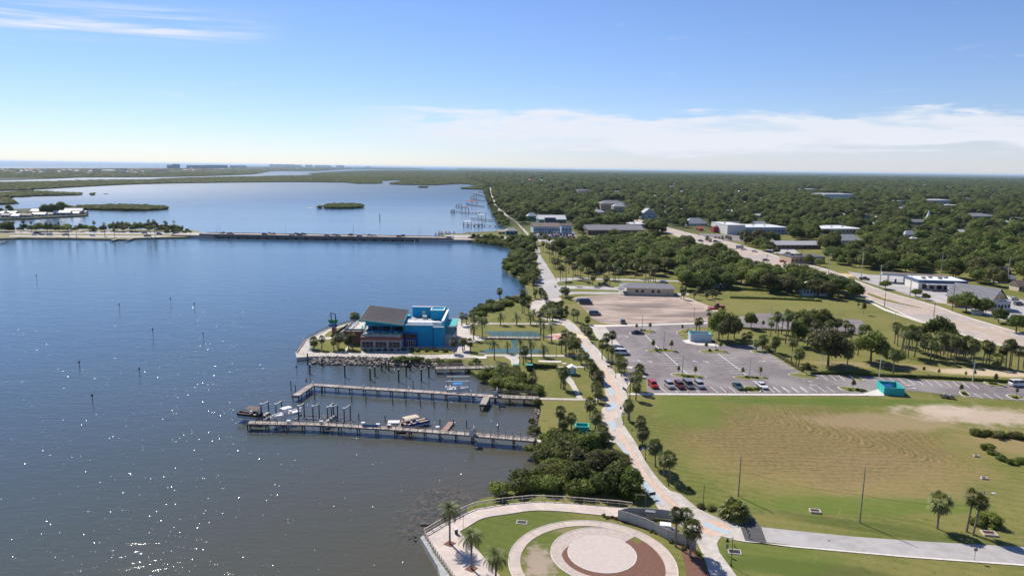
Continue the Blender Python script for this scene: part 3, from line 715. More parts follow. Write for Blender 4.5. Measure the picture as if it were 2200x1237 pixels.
disk(CI, IR * 1.50, .08, M_arm, 'paved_arm', pl, r0=IR * 1.03, a0=2.72, a1=3.2, n=16, r0b=IR * 1.2, th=.07, kind=None)
disk(CI, IR * 1.50, .08, M_arm, 'paved_arm', pl, r0=IR * 1.2, a0=3.2, a1=5.0, n=36, r0b=IR * 1.26, th=.07, kind=None)
disk(CI, IR * 1.525, .13, M_kerb, 'kerb', pl, r0=IR * 1.502, a0=.72, a1=5.0, n=72, th=.12, kind=None)
disk(CI, IR, .11, M_paver, 'paved_circle', th=.1)
disk(CI, IR + .12, .12, M_kerb, 'kerb', None, r0=IR + .002, th=.11)
# walk along the water
qw = MB(); qw.prism(GP(P('903,1153 911,1147 935,1185 985,1262 1010,1300 965,1300 940,1215')), -3, -.05); qw.obj('seawall', mat('seawall_concrete', (.36, .37, .36), .85, (.27, .28, .27), .8), kind='structure')
bw = ob('waterside_walk', None, kind='structure')
M_pink = mat('pink_concrete', (.58, .485, .42), .85, (.49, .41, .36), .6, c3=(.46, .39, .35), scale3=.2)
slabs(bw, P('911,1149 960,1121 1002,1103 1019,1094 1080,1084 1143,1078 1210,1080 1280,1086 1358,1092'), P('975,1150 988,1142 1010,1129 1040,1113 1095,1104 1147,1097 1210,1099 1280,1106 1340,1112'), 26, .12, .12, M_pink, ncross=1, gap=.012)
slabs(bw, P('911,1151 932,1186 958,1222 985,1262 1010,1300'), P('988,1143 1010,1166 1032,1188 1073,1236 1130,1300'), 15, .12, .12, M_pink, ncross=2, gap=.012)
# lower end of the promenade
END = P('1395,1060 1430,1050 1462,1060 1499,1091 1528,1105 1589,1126 1602,1163 1550,1151 1540,1166 1546,1186 1565,1212 1600,1260 1640,1330 1560,1330 1526,1237 1510,1190 1495,1160 1470,1140 1440,1120 1418,1098')
pe = sheet('promenade_end', END, .05, M_conc, parent=None)
for a, b in (((1497, 1168), (1541, 1166)), ((1511, 1190), (1547, 1187)), ((1519, 1213), (1566, 1211)), ((1490, 1152), (1552, 1150)), ((1590, 1130), (1500, 1098))):
    line(a, b, .03, .056, M_road2, pe, 'joint')
c1 = G(1533, 1134)
dc = disk(c1, 2.95, .066, M_peach, 'painted_disc')
sheet('blue_swoosh', P('1508,1123 1520,1120 1538,1130 1569,1141 1566,1144 1560,1147 1540,1140 1518,1132'), .075, M_bluec, 3, dc)
sheet('asphalt_strip', P('1589,1124 1617,1110 1635,1131 1647,1165 1602,1163'), .06, M_asph_d)
sheet('lane', P('1635,1131 1700,1138.4 1836,1152 1972,1161.6 2200,1174 2500,1195 2500,1230 2200,1211 1945,1193 1700,1170 1647,1164'), .05, M_road2)
sheet('lane_kerb', P('1602,1163 1700,1170.5 1945,1193 2200,1211 2500,1230 2500,1233 2200,1214.5 1945,1196 1700,1174 1550,1154'), .10, M_kerb)
sheet('manhole_cover', P('1778,1159.5 1782,1159 1784,1161 1779,1161.5'), .07, M_asph_d)
# ------------------------------------------------------------------ vegetation
def leaf_crown(name, lobes, per, size, m, seed, core=.70, flat=.0):
    """crown of many leaf-clump faces spread over and inside several lobes, round a rough twiggy core"""
    rng = np.random.default_rng(seed); V = []; F = []
    lob = np.array(lobes, float)
    for li, (x, y, z, rx, ry, rz) in enumerate(lob):
        n = int(per * (rx * rz) / (np.mean(lob[:, 3] * lob[:, 5])))
        d = rng.normal(size=(n, 3)); d[:, 2] = d[:, 2] * .9 + .25; d /= np.linalg.norm(d, axis=1)[:, None]
        wob = 1 + .22 * np.sin(d[:, 0] * 5 + li) * np.cos(d[:, 1] * 6 + li * 2) + .12 * np.sin(d[:, 2] * 9 + li)
        p = np.array([x, y, z]) + d * np.array([rx, ry, rz]) * ((.74 + .34 * rng.random(n)) * wob)[:, None]
        keep = np.ones(n, bool)
        for lj, q in enumerate(lob):
            if lj != li: keep &= (((p - q[:3]) / (q[3:] * .68)) ** 2).sum(1) > 1
        p, d = p[keep], d[keep]; n = len(p)
        nr = d + rng.normal(size=(n, 3)) * .55 + np.array([0, 0, .25]); nr /= np.linalg.norm(nr, axis=1)[:, None]
        t = np.cross(nr, rng.normal(size=(n, 3))); t /= np.linalg.norm(t, axis=1)[:, None]; b = np.cross(nr, t)
        s = size * (.55 + .8 * rng.random(n))[:, None]; s2 = s * (.55 + .5 * rng.random(n))[:, None]
        q4 = np.stack([p - t * s, p - b * s2 + nr * s * .15, p + t * s, p + b * s2 - nr * s * .2], 1)
        o = len(V); V += q4.reshape(-1, 3).tolist(); F += [(o + 4 * i, o + 4 * i + 1, o + 4 * i + 2, o + 4 * i + 3) for i in range(n)]
        # core
        if core:
            o = len(V); nn = 9; rr = 6
            for k in range(rr + 1):
                for i in range(nn):
                    a = pi * k / rr; c = 2 * pi * i / nn; w = core * (.85 + .3 * rng.random())
                    V.append([x + rx * w * sin(a) * cos(c), y + ry * w * sin(a) * sin(c), z + rz * w * cos(a)])
            for k in range(rr):
                for i in range(nn):
                    j = (i + 1) % nn; F.append((o + k * nn + i, o + (k + 1) * nn + i, o + (k + 1) * nn + j, o + k * nn + j))
    me = bpy.data.meshes.new(name); me.from_pydata(V, [], F); me.materials.append(m); me.update()
    return me

def oak_lobes(seed, n=10, w=5.2, h=9.5, base=4.2):
    r = random.Random(seed); L = [(r.uniform(-.4, .4), r.uniform(-.4, .4), h - 2.9, 2.9, 2.9, 2.4)]
    for i in range(n):
        a = 2 * pi * i / n + r.uniform(-.35, .35); d = w * r.uniform(.42, .78)
        s = r.uniform(1.5, 2.7)
        L.append((d * cos(a), d * sin(a), base + (h - base - 1.8) * r.uniform(.12, .85) * (1.15 - d / w * .55), s, s, s * r.uniform(.72, .95)))
    return L

def oak_trunk(seed, lobes, r0=.34):
    r = random.Random(seed); b = MB(); top = (0.1, 0, 3.2)
    b.tube((0, 0, -.2), (0, 0, .5), r0 * 1.5, r0, 7, cap=False); b.tube((0, 0, .5), top, r0, r0 * .75, 7)
    for l in lobes[:9]:
        mid = (l[0] * .45 + r.uniform(-.2, .2), l[1] * .45, 3.2 + (l[2] - 3.2) * .62)
        b.tube(top, mid, r0 * .5, r0 * .32, 5, cap=False); b.tube(mid, (l[0], l[1], l[2]), r0 * .32, r0 * .12, 5)
    return b.mesh('trunk', M_bark)

M_dead = mat('dead_fronds', (.20, .14, .08), .9, (.13, .09, .05), 2)
def sabal_crown_mesh(name, seed, m=M_palm, nf=34, R=1.0):
    r = random.Random(seed); b = MB()
    for i in range(nf):
        az = i * 2.39996 + r.uniform(-.2, .2); el = radians(82 - 150 * ((i + .5) / nf) ** .9) + r.uniform(-.12, .12)
        pl = (.75 + .35 * r.random()) * R
        d = Vector((cos(az) * cos(el), sin(az) * cos(el), sin(el))); side = Vector((-sin(az), cos(az), 0)); up = side.cross(d) * -1
        if up.z < 0: up = -up
        c = d * pl; c.z -= .1 * pl
        b.add([side * .02, -side * .02, c - side * .03, c + side * .03], [(0, 1, 2, 3)])
        nb = 9; dm = 1 if el < -.75 and r.random() < .6 else 0
        for k in range(nb):
            a = radians(-78 + 156 * k / (nb - 1)) + r.uniform(-.05, .05); ln = R * (.95 + .25 * cos(a)) * r.uniform(.85, 1.1)
            bd = d * cos(a) + side * sin(a); wv = (side * cos(a) - d * sin(a)) * .12 * R
            fold = up * (.10 * R * (1 if k % 2 else -1))
            mid = c + bd * ln * .6 - Vector((0, 0, .05 * ln)) + fold * .5; tip = c + bd * ln - Vector((0, 0, (.28 + .15 * r.random()) * ln))
            b.add([c, mid - wv, mid + wv, tip], [(0, 1, 2), (1, 3, 2)], dm)
    return b.mesh(name, [m, M_dead])

def palm_trunk_mesh(name, h, r0=.20, boots=True, lean=0.0, seed=0):
    r = random.Random(seed); b = MB(); n = max(3, int(h / 1.3)); rings = []
    for k in range(n + 1):
        t = k / n; z = h * t; rad = r0 * (1.25 - .3 * min(1, t * 5)) * (1.0 - .12 * t)
        if t > .86 and boots: rad *= 1.55
        x = lean * h * t * t
        rings.append([(x + rad * cos(2 * pi * i / 8), rad * sin(2 * pi * i / 8), z - (.3 if k == 0 else 0)) for i in range(8)])
    b.loft(rings)
    return b.mesh(name, M_ptrunk)

def frond_mesh(name, L=2.9, droop=1.0, m=M_date, nl=15):
    b = MB(); pts = []
    for k in range(9):
        t = k / 8; a = radians(62) - droop * radians(105) * t ** 1.15
        pts.append(Vector((0, 0, 0)) if k == 0 else pts[-1] + Vector((cos(a), 0, sin(a))) * L / 8)
    for k in range(8): 
        w0 = .045 * (1 - k / 9); w1 = .045 * (1 - (k + 1) / 9)
        b.add([pts[k] + Vector((0, w0, 0)), pts[k] - Vector((0, w0, 0)), pts[k + 1] - Vector((0, w1, 0)), pts[k + 1] + Vector((0, w1, 0))], [(0, 1, 2, 3)])
    for k in range(nl):
        t = .12 + .88 * k / (nl - 1); f = t * 8; i = min(7, int(f)); p = pts[i].lerp(pts[i + 1], f - i); d = (pts[i + 1] - pts[i]).normalized()
        ll = .62 * math.sin(pi * (.18 + .74 * t)) + .1
        for s in (-1, 1):
            tip = p + d * ll * .62 + Vector((0, s * ll * .75, 0)) + Vector((0, 0, .12 * ll - .10))
            b.add([p - d * .07, p + d * .07, tip], [(0, 1, 2)])
    return b.mesh(name, m)

def merge_fronds(name, fr, n, seed, m=M_date, e0=35, e1=-62):
    r = random.Random(seed); b = MB()
    co = [v.co.copy() for v in fr.vertices]; fa = [tuple(p.vertices) for p in fr.polygons]
    for i in range(n):
        M = frond_matrix(i, n, r, e0, e1); b.add([M @ c for c in co], fa)
    return b.mesh(name, m)

def frond_matrix(i, n, r, e0=35, e1=-62):
    el = radians(e0 + (e1 - e0) * (i / n) ** .95) + r.uniform(-.1, .1)
    return Matrix.Rotation(i * 2.39996 + r.uniform(-.15, .15), 4, 'Z') @ Matrix.Rotation(-el, 4, 'Y') @ Matrix.Scale(r.uniform(.88, 1.08), 4)

# palms: one crown mesh of each kind, trunks of several heights
SAB = [sabal_crown_mesh('crown', s, nf=30 + 4 * s) for s in range(4)]
SAB_OLD = [sabal_crown_mesh('crown', 10 + s, nf=22) for s in range(2)]
FR = frond_mesh('frond')
DATE = [merge_fronds('crown', FR, 30, s) for s in range(3)]
TRK = {h: palm_trunk_mesh('trunk', h, .17 + .004 * h) for h in (2, 3, 4, 5, 6, 7, 8, 9, 10, 12, 14)}
TRKD = {h: palm_trunk_mesh('trunk', h, .22) for h in (3, 4, 5, 6, 7, 8)}
VC = random.Random(77)
def palm(x, y, ty, label, kind='sabal', group=None, lean=None, s=None, loc=None, h=None, crown=None):
    p = loc if loc is not None else G(x, y)
    H = h if h is not None else HZ(x, y, ty)
    H = max(2.6, min(15, H))
    cr = (1.45 if kind == 'sabal' else 1.9) if s is None else s * (1.45 if kind == 'sabal' else 1.9)
    th = max(1.6, H - cr * (.72 if kind == 'sabal' else .75))
    tab = TRK if kind == 'sabal' else TRKD
    hk = min(tab, key=lambda q: abs(q - th)); zs = th / hk
    ln = VC.uniform(-.09, .09) if lean is None else lean
    t = thing('sabal_palm' if kind == 'sabal' else 'date_palm', label, 'palm tree', p, (VC.uniform(-.05, .05), ln, VC.uniform(0, 6.28) if lean is None else 0), group)
    ob('trunk', tab[hk], t, scale=(1, 1, zs))
    me = (crown or VC.choice(SAB + SAB_OLD[:1])) if kind == 'sabal' else VC.choice(DATE)
    k = VC.uniform(.85, 1.25) * (1 if s is None else s)
    ob('crown', me, t, loc=(0, 0, th - .15), rot=VC.uniform(0, 6.28), scale=(k * (.86 if kind == 'sabal' else .82), k * (.86 if kind == 'sabal' else .82), k * (.9 if kind == 'sabal' else .95)))
    return t

def palms(zs, k, ox, oy, place, kind='sabal', group=None, frm='the left', adj=None, s=None):
    zs = list(zs)
    for i, (x, y, ty) in enumerate(zs):
        px, py, pt = ox + x / k, oy + y / k, oy + ty / k
        H = HZ(px, py, pt); a = 'short' if H < 5 else ('tall' if H > 8.5 else 'medium-height')
        nm = 'sabal palm' if kind == 'sabal' else 'feathery date palm'
        palm(px, py, pt, f'{a} {nm} {place}, {ordi(i)} from {frm}' if len(zs) > 1 else f'{a} {nm} {place}', kind, group, s=s)

K = 3.927
A_ = (K, 940, 560)
palms([(205, 550, 438), (245, 542, 442)], *A_, 'in the pair by the water behind the blue restaurant', group='palms on the boardwalk north of the restaurant')
palms([(310, 625, 460), (305, 668, 528), (382, 666, 482)], *A_, 'at the west end of the pond footbridge', 'date', group='date palms around the pond')
palms([(530, 540, 440), (668, 540, 440), (785, 537, 440)], *A_, 'on the lawn strip north of the pond', 'date', group='date palms around the pond')
palms([(870, 622, 480), (895, 670, 520), (963, 682, 535)], *A_, 'at the east end of the pond footbridge', 'date', group='date palms around the pond')
palms([(805, 500, 405), (925, 520, 410), (970, 505, 400)], *A_, 'beside the pink bench north-east of the pond', 'date')
palms([(480, 838, 670), (588, 777, 668), (695, 800, 650), (795, 866, 660), (897, 812, 705)], *A_, 'along the walk south of the pond', 'date', group='date palms around the pond')
palms([(215, 512, 410), (280, 515, 393), (382, 520, 412), (410, 500, 378), (425, 515, 380), (505, 510, 395), (540, 510, 370)], K, 620, 620, 'on the quay lawn left of the restaurant', group='palms on the quay lawn')
palms([(535, 262, 205), (560, 258, 207), (575, 262, 210)], K, 620, 620, 'behind the side deck of the restaurant')
palms([(140, 780, 650), (212, 762, 648), (224, 756, 650), (277, 762, 656)], *A_, 'on the lawn by the restaurant terrace path')
palms([(725, 880, 725), (745, 850, 718)], *A_, 'near the green bins by the shuffle court')
palms([(800, 1062, 947)], *A_, 'standing alone beside the mangroves by the upper pier')
palms([(1040, 1076, 900), (1062, 1082, 905), (1075, 1082, 900)], *A_, 'in the trio beside the narrow curving footpath')
palms([(526, 320, 232), (722, 345, 252)], *A_, 'rising out of the shore bushes north of the pond')
palms([(715, 445, 315), (732, 445, 328), (765, 432, 345)], *A_, 'clustered on the lawn inside the bend of the white path')
palms([(820, 320, 240), (870, 310, 232), (905, 330, 262), (915, 345, 280)], *A_, 'beside the gate at the end of the river road')
palms([(885, 470, 405), (905, 440, 370), (930, 425, 350), (955, 470, 380), (1000, 470, 385), (1030, 445, 380), (1015, 490, 400), (985, 480, 395), (945, 500, 410), (860, 505, 425)], *A_, 'in the clump between curving path and promenade')
palms([(1055, 310, 225), (1075, 320, 218), (1100, 300, 230), (1085, 305, 240)], *A_, 'in the clump at the river road corner')
palms([(1150, 512, 410), (1178, 524, 413)], *A_, 'in the pair on the brown grass west of the gravel lot')
palms([(1268, 540, 468), (1215, 590, 520), (1232, 600, 530), (1255, 628, 545), (1280, 652, 562)], *A_, 'between promenade and concrete apron', frm='the top')
palms([(1420, 716, 618), (1470, 706, 593)], *A_, 'in the pair at the car park edge north of the white van')
palms([(1388, 832, 670), (1440, 840, 700), (1465, 872, 705), (1480, 860, 715)], *A_, 'beside the white van at the car park edge')
palms([(1522, 930, 800), (1535, 950, 810), (1550, 978, 815), (1575, 965, 825)], *A_, 'in the group south of the white van', frm='the top')
palms([(1062, 670, 585), (1085, 665, 582), (1125, 690, 600), (1140, 720, 610)], *A_, 'beside the red star on the promenade')
palms([(1045, 780, 640), (1075, 770, 640), (1082, 790, 650), (1110, 812, 680), (1135, 780, 650), (1150, 790, 670), (1170, 780, 660)], *A_, 'in the clump west of the promenade below the red star')
palms([(1210, 868, 755), (1240, 922, 770), (1282, 985, 832), (1300, 1000, 850), (1318, 1005, 880), (1335, 1010, 900), (1345, 1020, 915), (1355, 1040, 930), (1370, 1035, 935)], *A_, 'along the promenade beside the lawn hut', frm='the top')
palms([(1348, 1150, 1035), (1350, 1195, 1075), (1335, 1130, 1020)], *A_, 'west of the promenade at the pier path', frm='the top')
palms([(1672, 1175, 1020), (1690, 1110, 940), (1700, 1090, 930), (1650, 1090, 940), (1705, 945, 890)], *A_, 'at the car park corner beside the red car', frm='the bottom')
B_ = (4.419, 1080, 820)
palms([(530, 490, 232), (575, 475, 330), (648, 500, 290)], *B_, 'beside the teal enclosure on the lawn', group=None)
palms([(828, 352, 160), (880, 455, 270), (903, 477, 272)], *B_, 'west of the promenade above the teal enclosure')
palms([(942, 640, 425), (1000, 640, 520), (1000, 790, 640), (1040, 780, 660), (1170, 820, 700), (1130, 800, 690), (1080, 760, 650)], *B_, 'at the edge of the dense bushes by the promenade', frm='the top')
palms([(700, 800, 640), (560, 720, 560), (860, 900, 730), (1100, 960, 780)], *B_, 'rising out of the thicket above the plaza')
palms([(1190, 362, 175), (1205, 388, 172)], *B_, 'in the pair beside the black lamp post at the promenade bend')
palms([(1298, 556, 325), (1325, 592, 425)], *B_, 'in the pair east of the promenade, halfway down the field')
palms([(1450, 806, 555)], *B_, 'standing alone east of the promenade beside the field')
palms([(1532, 896, 670), (1588, 950, 672)], *B_, 'in the pair with a dark shadow east of the lower promenade')
C_ = (4.583, 1240, 1000)
palms([(968, 795, 400), (1075, 802, 412), (1110, 900, 535)], *C_, 'beside the grey utility fence')
D_ = (3.67, 1700, 900)
palm(1700 + 1150 / 3.67, 900 + 862 / 3.67, 900 + 592 / 3.67, 'sturdy sabal palm alone beside the lane at the lower right', s=1.15)
palm(1700 + 1380 / 3.67, 900 + 885 / 3.67, 900 + 560 / 3.67, 'leaning sabal palm in the pair by the street lamp, left trunk', lean=.10, s=1.0)
palm(1700 + 1430 / 3.67, 900 + 912 / 3.67, 900 + 598 / 3.67, 'leaning sabal palm in the pair by the street lamp, right trunk', lean=.14, s=1.05)
# the three big date palms of the plaza: every frond a part of its own
for i, (x, y, ty) in enumerate([(555, 880, 405), (797, 1160, 700), (1070, 1290, 925)]):
    px, py, pt = 860 + x / 5.219, 1000 + y / 5.219, 1000 + ty / 5.219
    H = HZ(px, py, pt); th = H - 1.55
    t = thing('date_palm', ['date palm in a mulch square nearest the seawall corner of the plaza', 'date palm in a mulch square in the middle of the plaza row',
                            'date palm in a mulch square closest to the bottom edge of the photo'][i], 'palm tree', G(px, py), 0, 'date palms in mulch squares on the plaza')
    ob('trunk', TRKD[5], t, scale=(.8, .8, th / 5))
    r = random.Random(i + 3)
    for k in range(44):
        o = ob('frond', FR, t); o.matrix_local = Matrix.Translation((0, 0, th - .1)) @ frond_matrix(k, 44, r, 28, -70) @ Matrix.Scale(.90, 4)
    q = MB(); q.box(-.8, .8, -.8, .8, .0, .16); mq = q.obj('mulch_square', M_mulch, kind='structure', loc=G(px, py), rot=-.62)

SABP = (K, 1640, 560)
palms([(235, 850, 640), (275, 885, 745), (297, 890, 740), (100, 780, 640), (85, 770, 650), (340, 690, 450), (185, 700, 430), (125, 640, 430), (103, 610, 440), (320, 640, 470),
       (400, 755, 610), (370, 720, 560), (700, 936, 730), (1095, 955, 745), (795, 800, 560), (690, 610, 500), (150, 620, 440), (210, 640, 420), (270, 620, 430), (360, 640, 470), (445, 690, 500), (500, 700, 520), (560, 640, 500), (620, 620, 490), (740, 680, 540), (60, 640, 480)], *SABP, 'in the mixed grove east of the car park', group='palms in the grove east of the car park', s=1.25)
palms([(1105, 700, 520), (1130, 720, 540), (1155, 800, 560), (1170, 790, 555), (1190, 822, 570), (1215, 750, 540), (1250, 760, 560), (1275, 812, 600), (1300, 720, 560), (1325, 720, 590), (1340, 790, 640),
       (1385, 800, 650), (1410, 830, 655), (1440, 850, 665), (1462, 800, 600), (1490, 830, 600), (1515, 800, 610), (1550, 840, 640), (1580, 820, 620), (1607, 868, 645)], *SABP,
      'in the dense row beside the highway', group='palms in the row beside the highway', s=1.28)
palms([(1625, 850, 640), (1650, 800, 620), (1680, 842, 650), (1700, 840, 640), (1745, 872, 660), (1770, 872, 680), (1850, 862, 670), (1878, 882, 680), (1905, 882, 690), (1960, 912, 790),
       (2000, 897, 710), (2045, 905, 670), (2075, 912, 660), (2090, 890, 690), (2148, 932, 720), (2190, 902, 720), (1220, 820, 590), (1360, 790, 620), (1530, 790, 610), (1720, 800, 640)], *SABP,
      'at the south end of the highway row', group='palms in the row beside the highway', s=1.28)
Z2_ = (K, 1180, 600)
palms([(1240, 447, 330), (1268, 447, 325), (1352, 400, 250), (1380, 420, 300), (1640, 530, 450), (1690, 530, 440), (1745, 605, 510), (1797, 600, 480), (1820, 560, 470)], *Z2_, 'behind the white-walled enclosure', group='palms in the grove east of the car park')
palms([(1110, 168, 60), (1135, 172, 90), (1222, 170, 95), (1255, 130, 60), (1330, 168, 95), (1375, 160, 85), (1405, 160, 95)], *Z2_, 'on the grass east of the long beige building')
palms([(300, 380, 300), (340, 375, 310)], 3.14, 1500, 360, 'by the tractor')
Z1 = (K, 1000, 340)
palms([(745, 930, 840), (760, 935, 850), (775, 940, 845), (802, 1035, 890), (822, 1030, 900), (850, 1060, 830), (870, 975, 840), (905, 1020, 890), (925, 1000, 890), (945, 1010, 880), (968, 1030, 900), (985, 1040, 905),
       (1042, 1075, 930), (1072, 1070, 975), (1110, 1010, 880), (1130, 1000, 870), (1165, 1020, 880), (1200, 1020, 880), (1218, 1080, 895), (1250, 1040, 880), (1262, 1045, 890), (1292, 1062, 920),
       (1340, 1000, 880), (1390, 980, 865), (1430, 1010, 880), (1490, 1000, 890), (1515, 1050, 890), (1547, 1052, 885), (1562, 1040, 900), (1585, 1045, 915), (1600, 1048, 895), (1185, 1075, 990)], *Z1,
      'in the row in front of the wood', group='palms along the south edge of the wood', s=1.2)
palms([(655, 790, 700), (690, 800, 720), (712, 882, 730), (722, 860, 725), (740, 860, 740), (660, 725, 640), (685, 720, 640), (700, 760, 660), (760, 850, 740), (785, 860, 750), (640, 700, 620), (735, 820, 700), (765, 800, 700), (800, 870, 770)], *Z1,
      'on the grass between river road and wood', group='palms along the south edge of the wood', s=1.2)
palms([(545, 952, 830), (565, 955, 822), (575, 1105, 1012), (590, 1180, 1095), (640, 1175, 1095), (470, 860, 760), (500, 900, 800), (520, 940, 830), (585, 930, 820), (660, 1190, 1110), (480, 1200, 1120), (295, 1200, 1095)], *Z1,
      'on the bank between the river and the road', group='palms on the river bank')
palms([(45, 700, 605), (85, 700, 615), (120, 700, 605), (175, 700, 630), (200, 690, 598), (268, 700, 608), (400, 700, 615), (433, 700, 618), (500, 700, 615), (580, 740, 650), (645, 740, 650), (800, 700, 608), (885, 735, 622),
       (960, 700, 612), (992, 700, 612), (968, 745, 665), (1040, 700, 610), (1095, 700, 625), (1142, 690, 618), (1190, 690, 617), (1250, 690, 595), (1300, 700, 598), (1320, 700, 610), (1385, 700, 602), (1410, 700, 612), (1240, 745, 645), (1275, 745, 645), (1310, 740, 640), (1540, 700, 648)],
      K, 0, 320, 'on the causeway by the bridge', group='palms on the causeway')
palms([(1475, 700, 600)], K, 0, 320, 'largest on the causeway, feathery', 'date')
palms([(940, 680, 610), (960, 680, 615), (1000, 690, 640), (1180, 670, 600), (1240, 660, 590), (1270, 660, 595), (1300, 665, 600)], 6.872, 1380, 380 + 270 / 6.872, 'at the highway junction')

# broadleaf trees -------------------------------------------------------------------
OL = [oak_lobes(s, 9 + s % 3, 4.6 + .5 * (s % 3), 9 + s % 3) for s in range(5)]
OAK = [leaf_crown('crown', l, 300, .36, M_oak, 20 + i) for i, l in enumerate(OL)]
OTR = [oak_trunk(i, l) for i, l in enumerate(OL)]
BL = [[(VC.uniform(-1.1, 1.1), VC.uniform(-1.1, 1.1), VC.uniform(.5, 1.4), VC.uniform(.7, 1.2), VC.uniform(.7, 1.2), VC.uniform(.55, .95)) for _ in range(6)] for s in range(4)]
BUSH = [leaf_crown('foliage', l, 300, .13, M_mang, 50 + i) for i, l in enumerate(BL)]
BUSHD = [leaf_crown('foliage', l, 300, .13, M_oak, 60 + i) for i, l in enumerate(BL)]
sapl = [(0, 0, 2.5, .62, .62, .75), (.3, .1, 2.1, .5, .5, .45), (-.3, -.1, 2.2, .5, .5, .5), (0, 0, 3.1, .38, .38, .5)]
SAPL = leaf_crown('crown', sapl, 70, .14, M_oak, 71, core=.6)
def stems_mesh():
    b = MB()
    for i in range(5):
        a = i * 1.3; b.tube((.1 * cos(a), .1 * sin(a), -.2), (.8 * cos(a), .8 * sin(a), 1.2), .05, .03, 4)
    return b.mesh('stem', M_bark)
STEMS = stems_mesh()
q = MB(); q.tube((0, 0, -.1), (0, 0, 2.6), .06, .03, 6); SAPT = q.mesh('trunk', M_bark)
def oak(p, s, label, group=None, sz=None, squash=1.0, kind=None):
    i = VC.randrange(5) if kind is None else kind
    t = thing('oak_tree', label, 'tree', p, VC.uniform(0, 6.28), group, scale=(s, s, s * squash if sz is None else sz))
    ob('trunk', OTR[i], t); ob('crown', OAK[i], t); return t
def bush(x, y, s, label, group=None, dark=False, sz=None, name='mangrove_bush', loc=None):
    i = VC.randrange(4)
    t = thing(name, label, 'bush', loc if loc is not None else G(x, y), VC.uniform(0, 6.28), group, scale=(s, s, s * VC.uniform(.85, 1.1) if sz is None else sz))
    ob('stem', STEMS, t); ob('foliage', (BUSHD if dark else BUSH)[i], t); return t

def scatter(poly, step, rng, jit=.45):
    """points at a spacing in metres inside a picture-space outline"""
    w = [G(*p) for p in poly]; x0, x1 = min(p.x for p in w), max(p.x for p in w); y0, y1 = min(p.y for p in w), max(p.y for p in w)
    nx, ny = int((x1 - x0) / step) + 1, int((y1 - y0) / step) + 1
    X, Y = np.meshgrid(np.arange(nx) * step + x0, np.arange(ny) * step + y0)
    X = X + (np.arange(ny) % 2)[:, None] * step * .5
    X = X.ravel() + rng.uniform(-jit, jit, nx * ny) * step; Y = Y.ravel() + rng.uniform(-jit, jit, nx * ny) * step
    px, py = PXn(X, Y); k = pip(px, py, poly) & (Y > 5)
    return X[k], Y[k], px[k], py[k]

# single trees one can point at
for x, y, ty, ln in [(545, 892, 595, 'big spreading oak with bare trunk east of the car park hedge'), (905, 862, 590, 'second big spreading oak right of the first, east of the car park'),
                     (1100, 880, 730, 'thin half-bare oak beside the two big oaks'), (1460, 720, 468, 'wide oak crown rising behind the palm row by the highway'), (490, 600, 408, 'dark green oak behind the palms north of the big oaks')]:
    px, py, pt = 1640 + x / K, 560 + y / K, 560 + ty / K
    H = HZ(px, py, pt); oak(G(px, py), H / 9.6, ln, sz=H / 9.8)
for x, y, ty in [(330, 610, 410), (425, 590, 425), (610, 590, 470), (250, 560, 440), (860, 640, 520)]:
    px, py, pt = 1640 + x / K, 560 + y / K, 560 + ty / K
    H = HZ(px, py, pt); OAKX = (G(px, py), H / 9.6 * .8, f'leafy oak hiding the small car park, near {int((x - 200) / 6.6)} percent along the grove', H / 9.8)
    oak(OAKX[0], OAKX[1], ['leafy oak in front of the small car park behind the grove, leftmost', 'leafy oak in front of the small car park, second from left', 'leafy oak in front of the small car park, middle one', 'leafy oak in front of the small car park, second from right', 'leafy oak in front of the small car park, rightmost'][[250, 330, 425, 610, 860].index(x)], 'oaks before the small car park', sz=OAKX[3])
for i, (x, y, ty) in enumerate([(1430, 510, 270), (1505, 535, 280), (1560, 500, 300), (1700, 420, 260), (2090, 560, 330), (2170, 800, 700), (2160, 470, 280)]):
    px, py, pt = 1180 + x / K, 600 + y / K, 600 + ty / K
    H = HZ(px, py, pt); oak(G(px, py), H / 9.6 * .62, f'slender oak with visible limbs among the palms by the enclosure, {ordi(i)} from the left', 'slender oaks among the palms', sz=H / 9.8)
for i, (x, y, ty, lb) in enumerate([(735, 432, 372, 'left of the northern light pole'), (848, 435, 362, 'right of the northern light pole'), (875, 600, 505, 'left in the middle island'), (1030, 600, 515, 'right in the middle island'),
        (1090, 805, 725, 'left in the southern island'), (1230, 820, 730, 'right in the southern island'), (1322, 600, 525, 'left in the island near the white enclosure'), (1445, 600, 520, 'right in the island near the white enclosure'),
        (1630, 820, 740, 'left in the south-east island, half bare'), (1780, 820, 735, 'right in the south-east island'), (1122, 440, 380, 'at the north-east corner of the car park'), (762, 820, 735, 'by the palms at the west edge of the car park'),
        (1170, 470, 420, 'beside the entrance bay of the white enclosure'), (1803, 410, 345, 'in the small car park behind the grove')]):
    px, py, pt = 1180 + x / K, 600 + y / K, 600 + ty / K; H = HZ(px, py, pt)
    t = thing('young_tree', f'young green tree {lb}', 'tree', G(px, py), VC.uniform(0, 6), 'young trees in the car park islands', scale=H / 3.55)
    ob('trunk', SAPT, t); ob('crown', SAPL, t)
for i, (x, y, ty) in enumerate([(757, 1090, 1000), (1665, 1120, 1040), (2135, 1140, 1070), (1955, 1045, 950), (1350, 952, 890), (1478, 970, 910), (1705, 985, 930), (1780, 985, 920), (1010, 950, 880), (845, 455, 350), (800, 400, 355)]):
    px, py, pt = 1640 + x / K, 560 + y / K, 560 + ty / K; H = HZ(px, py, pt)
    t = thing('young_tree', f'young tree in the eastern car park arm, {ordi(i)} outward from the teal enclosure', 'tree', G(px, py), VC.uniform(0, 6), 'young trees along the eastern car park arm', scale=H / 3.55)
    ob('trunk', SAPT, t); ob('crown', SAPL, t)
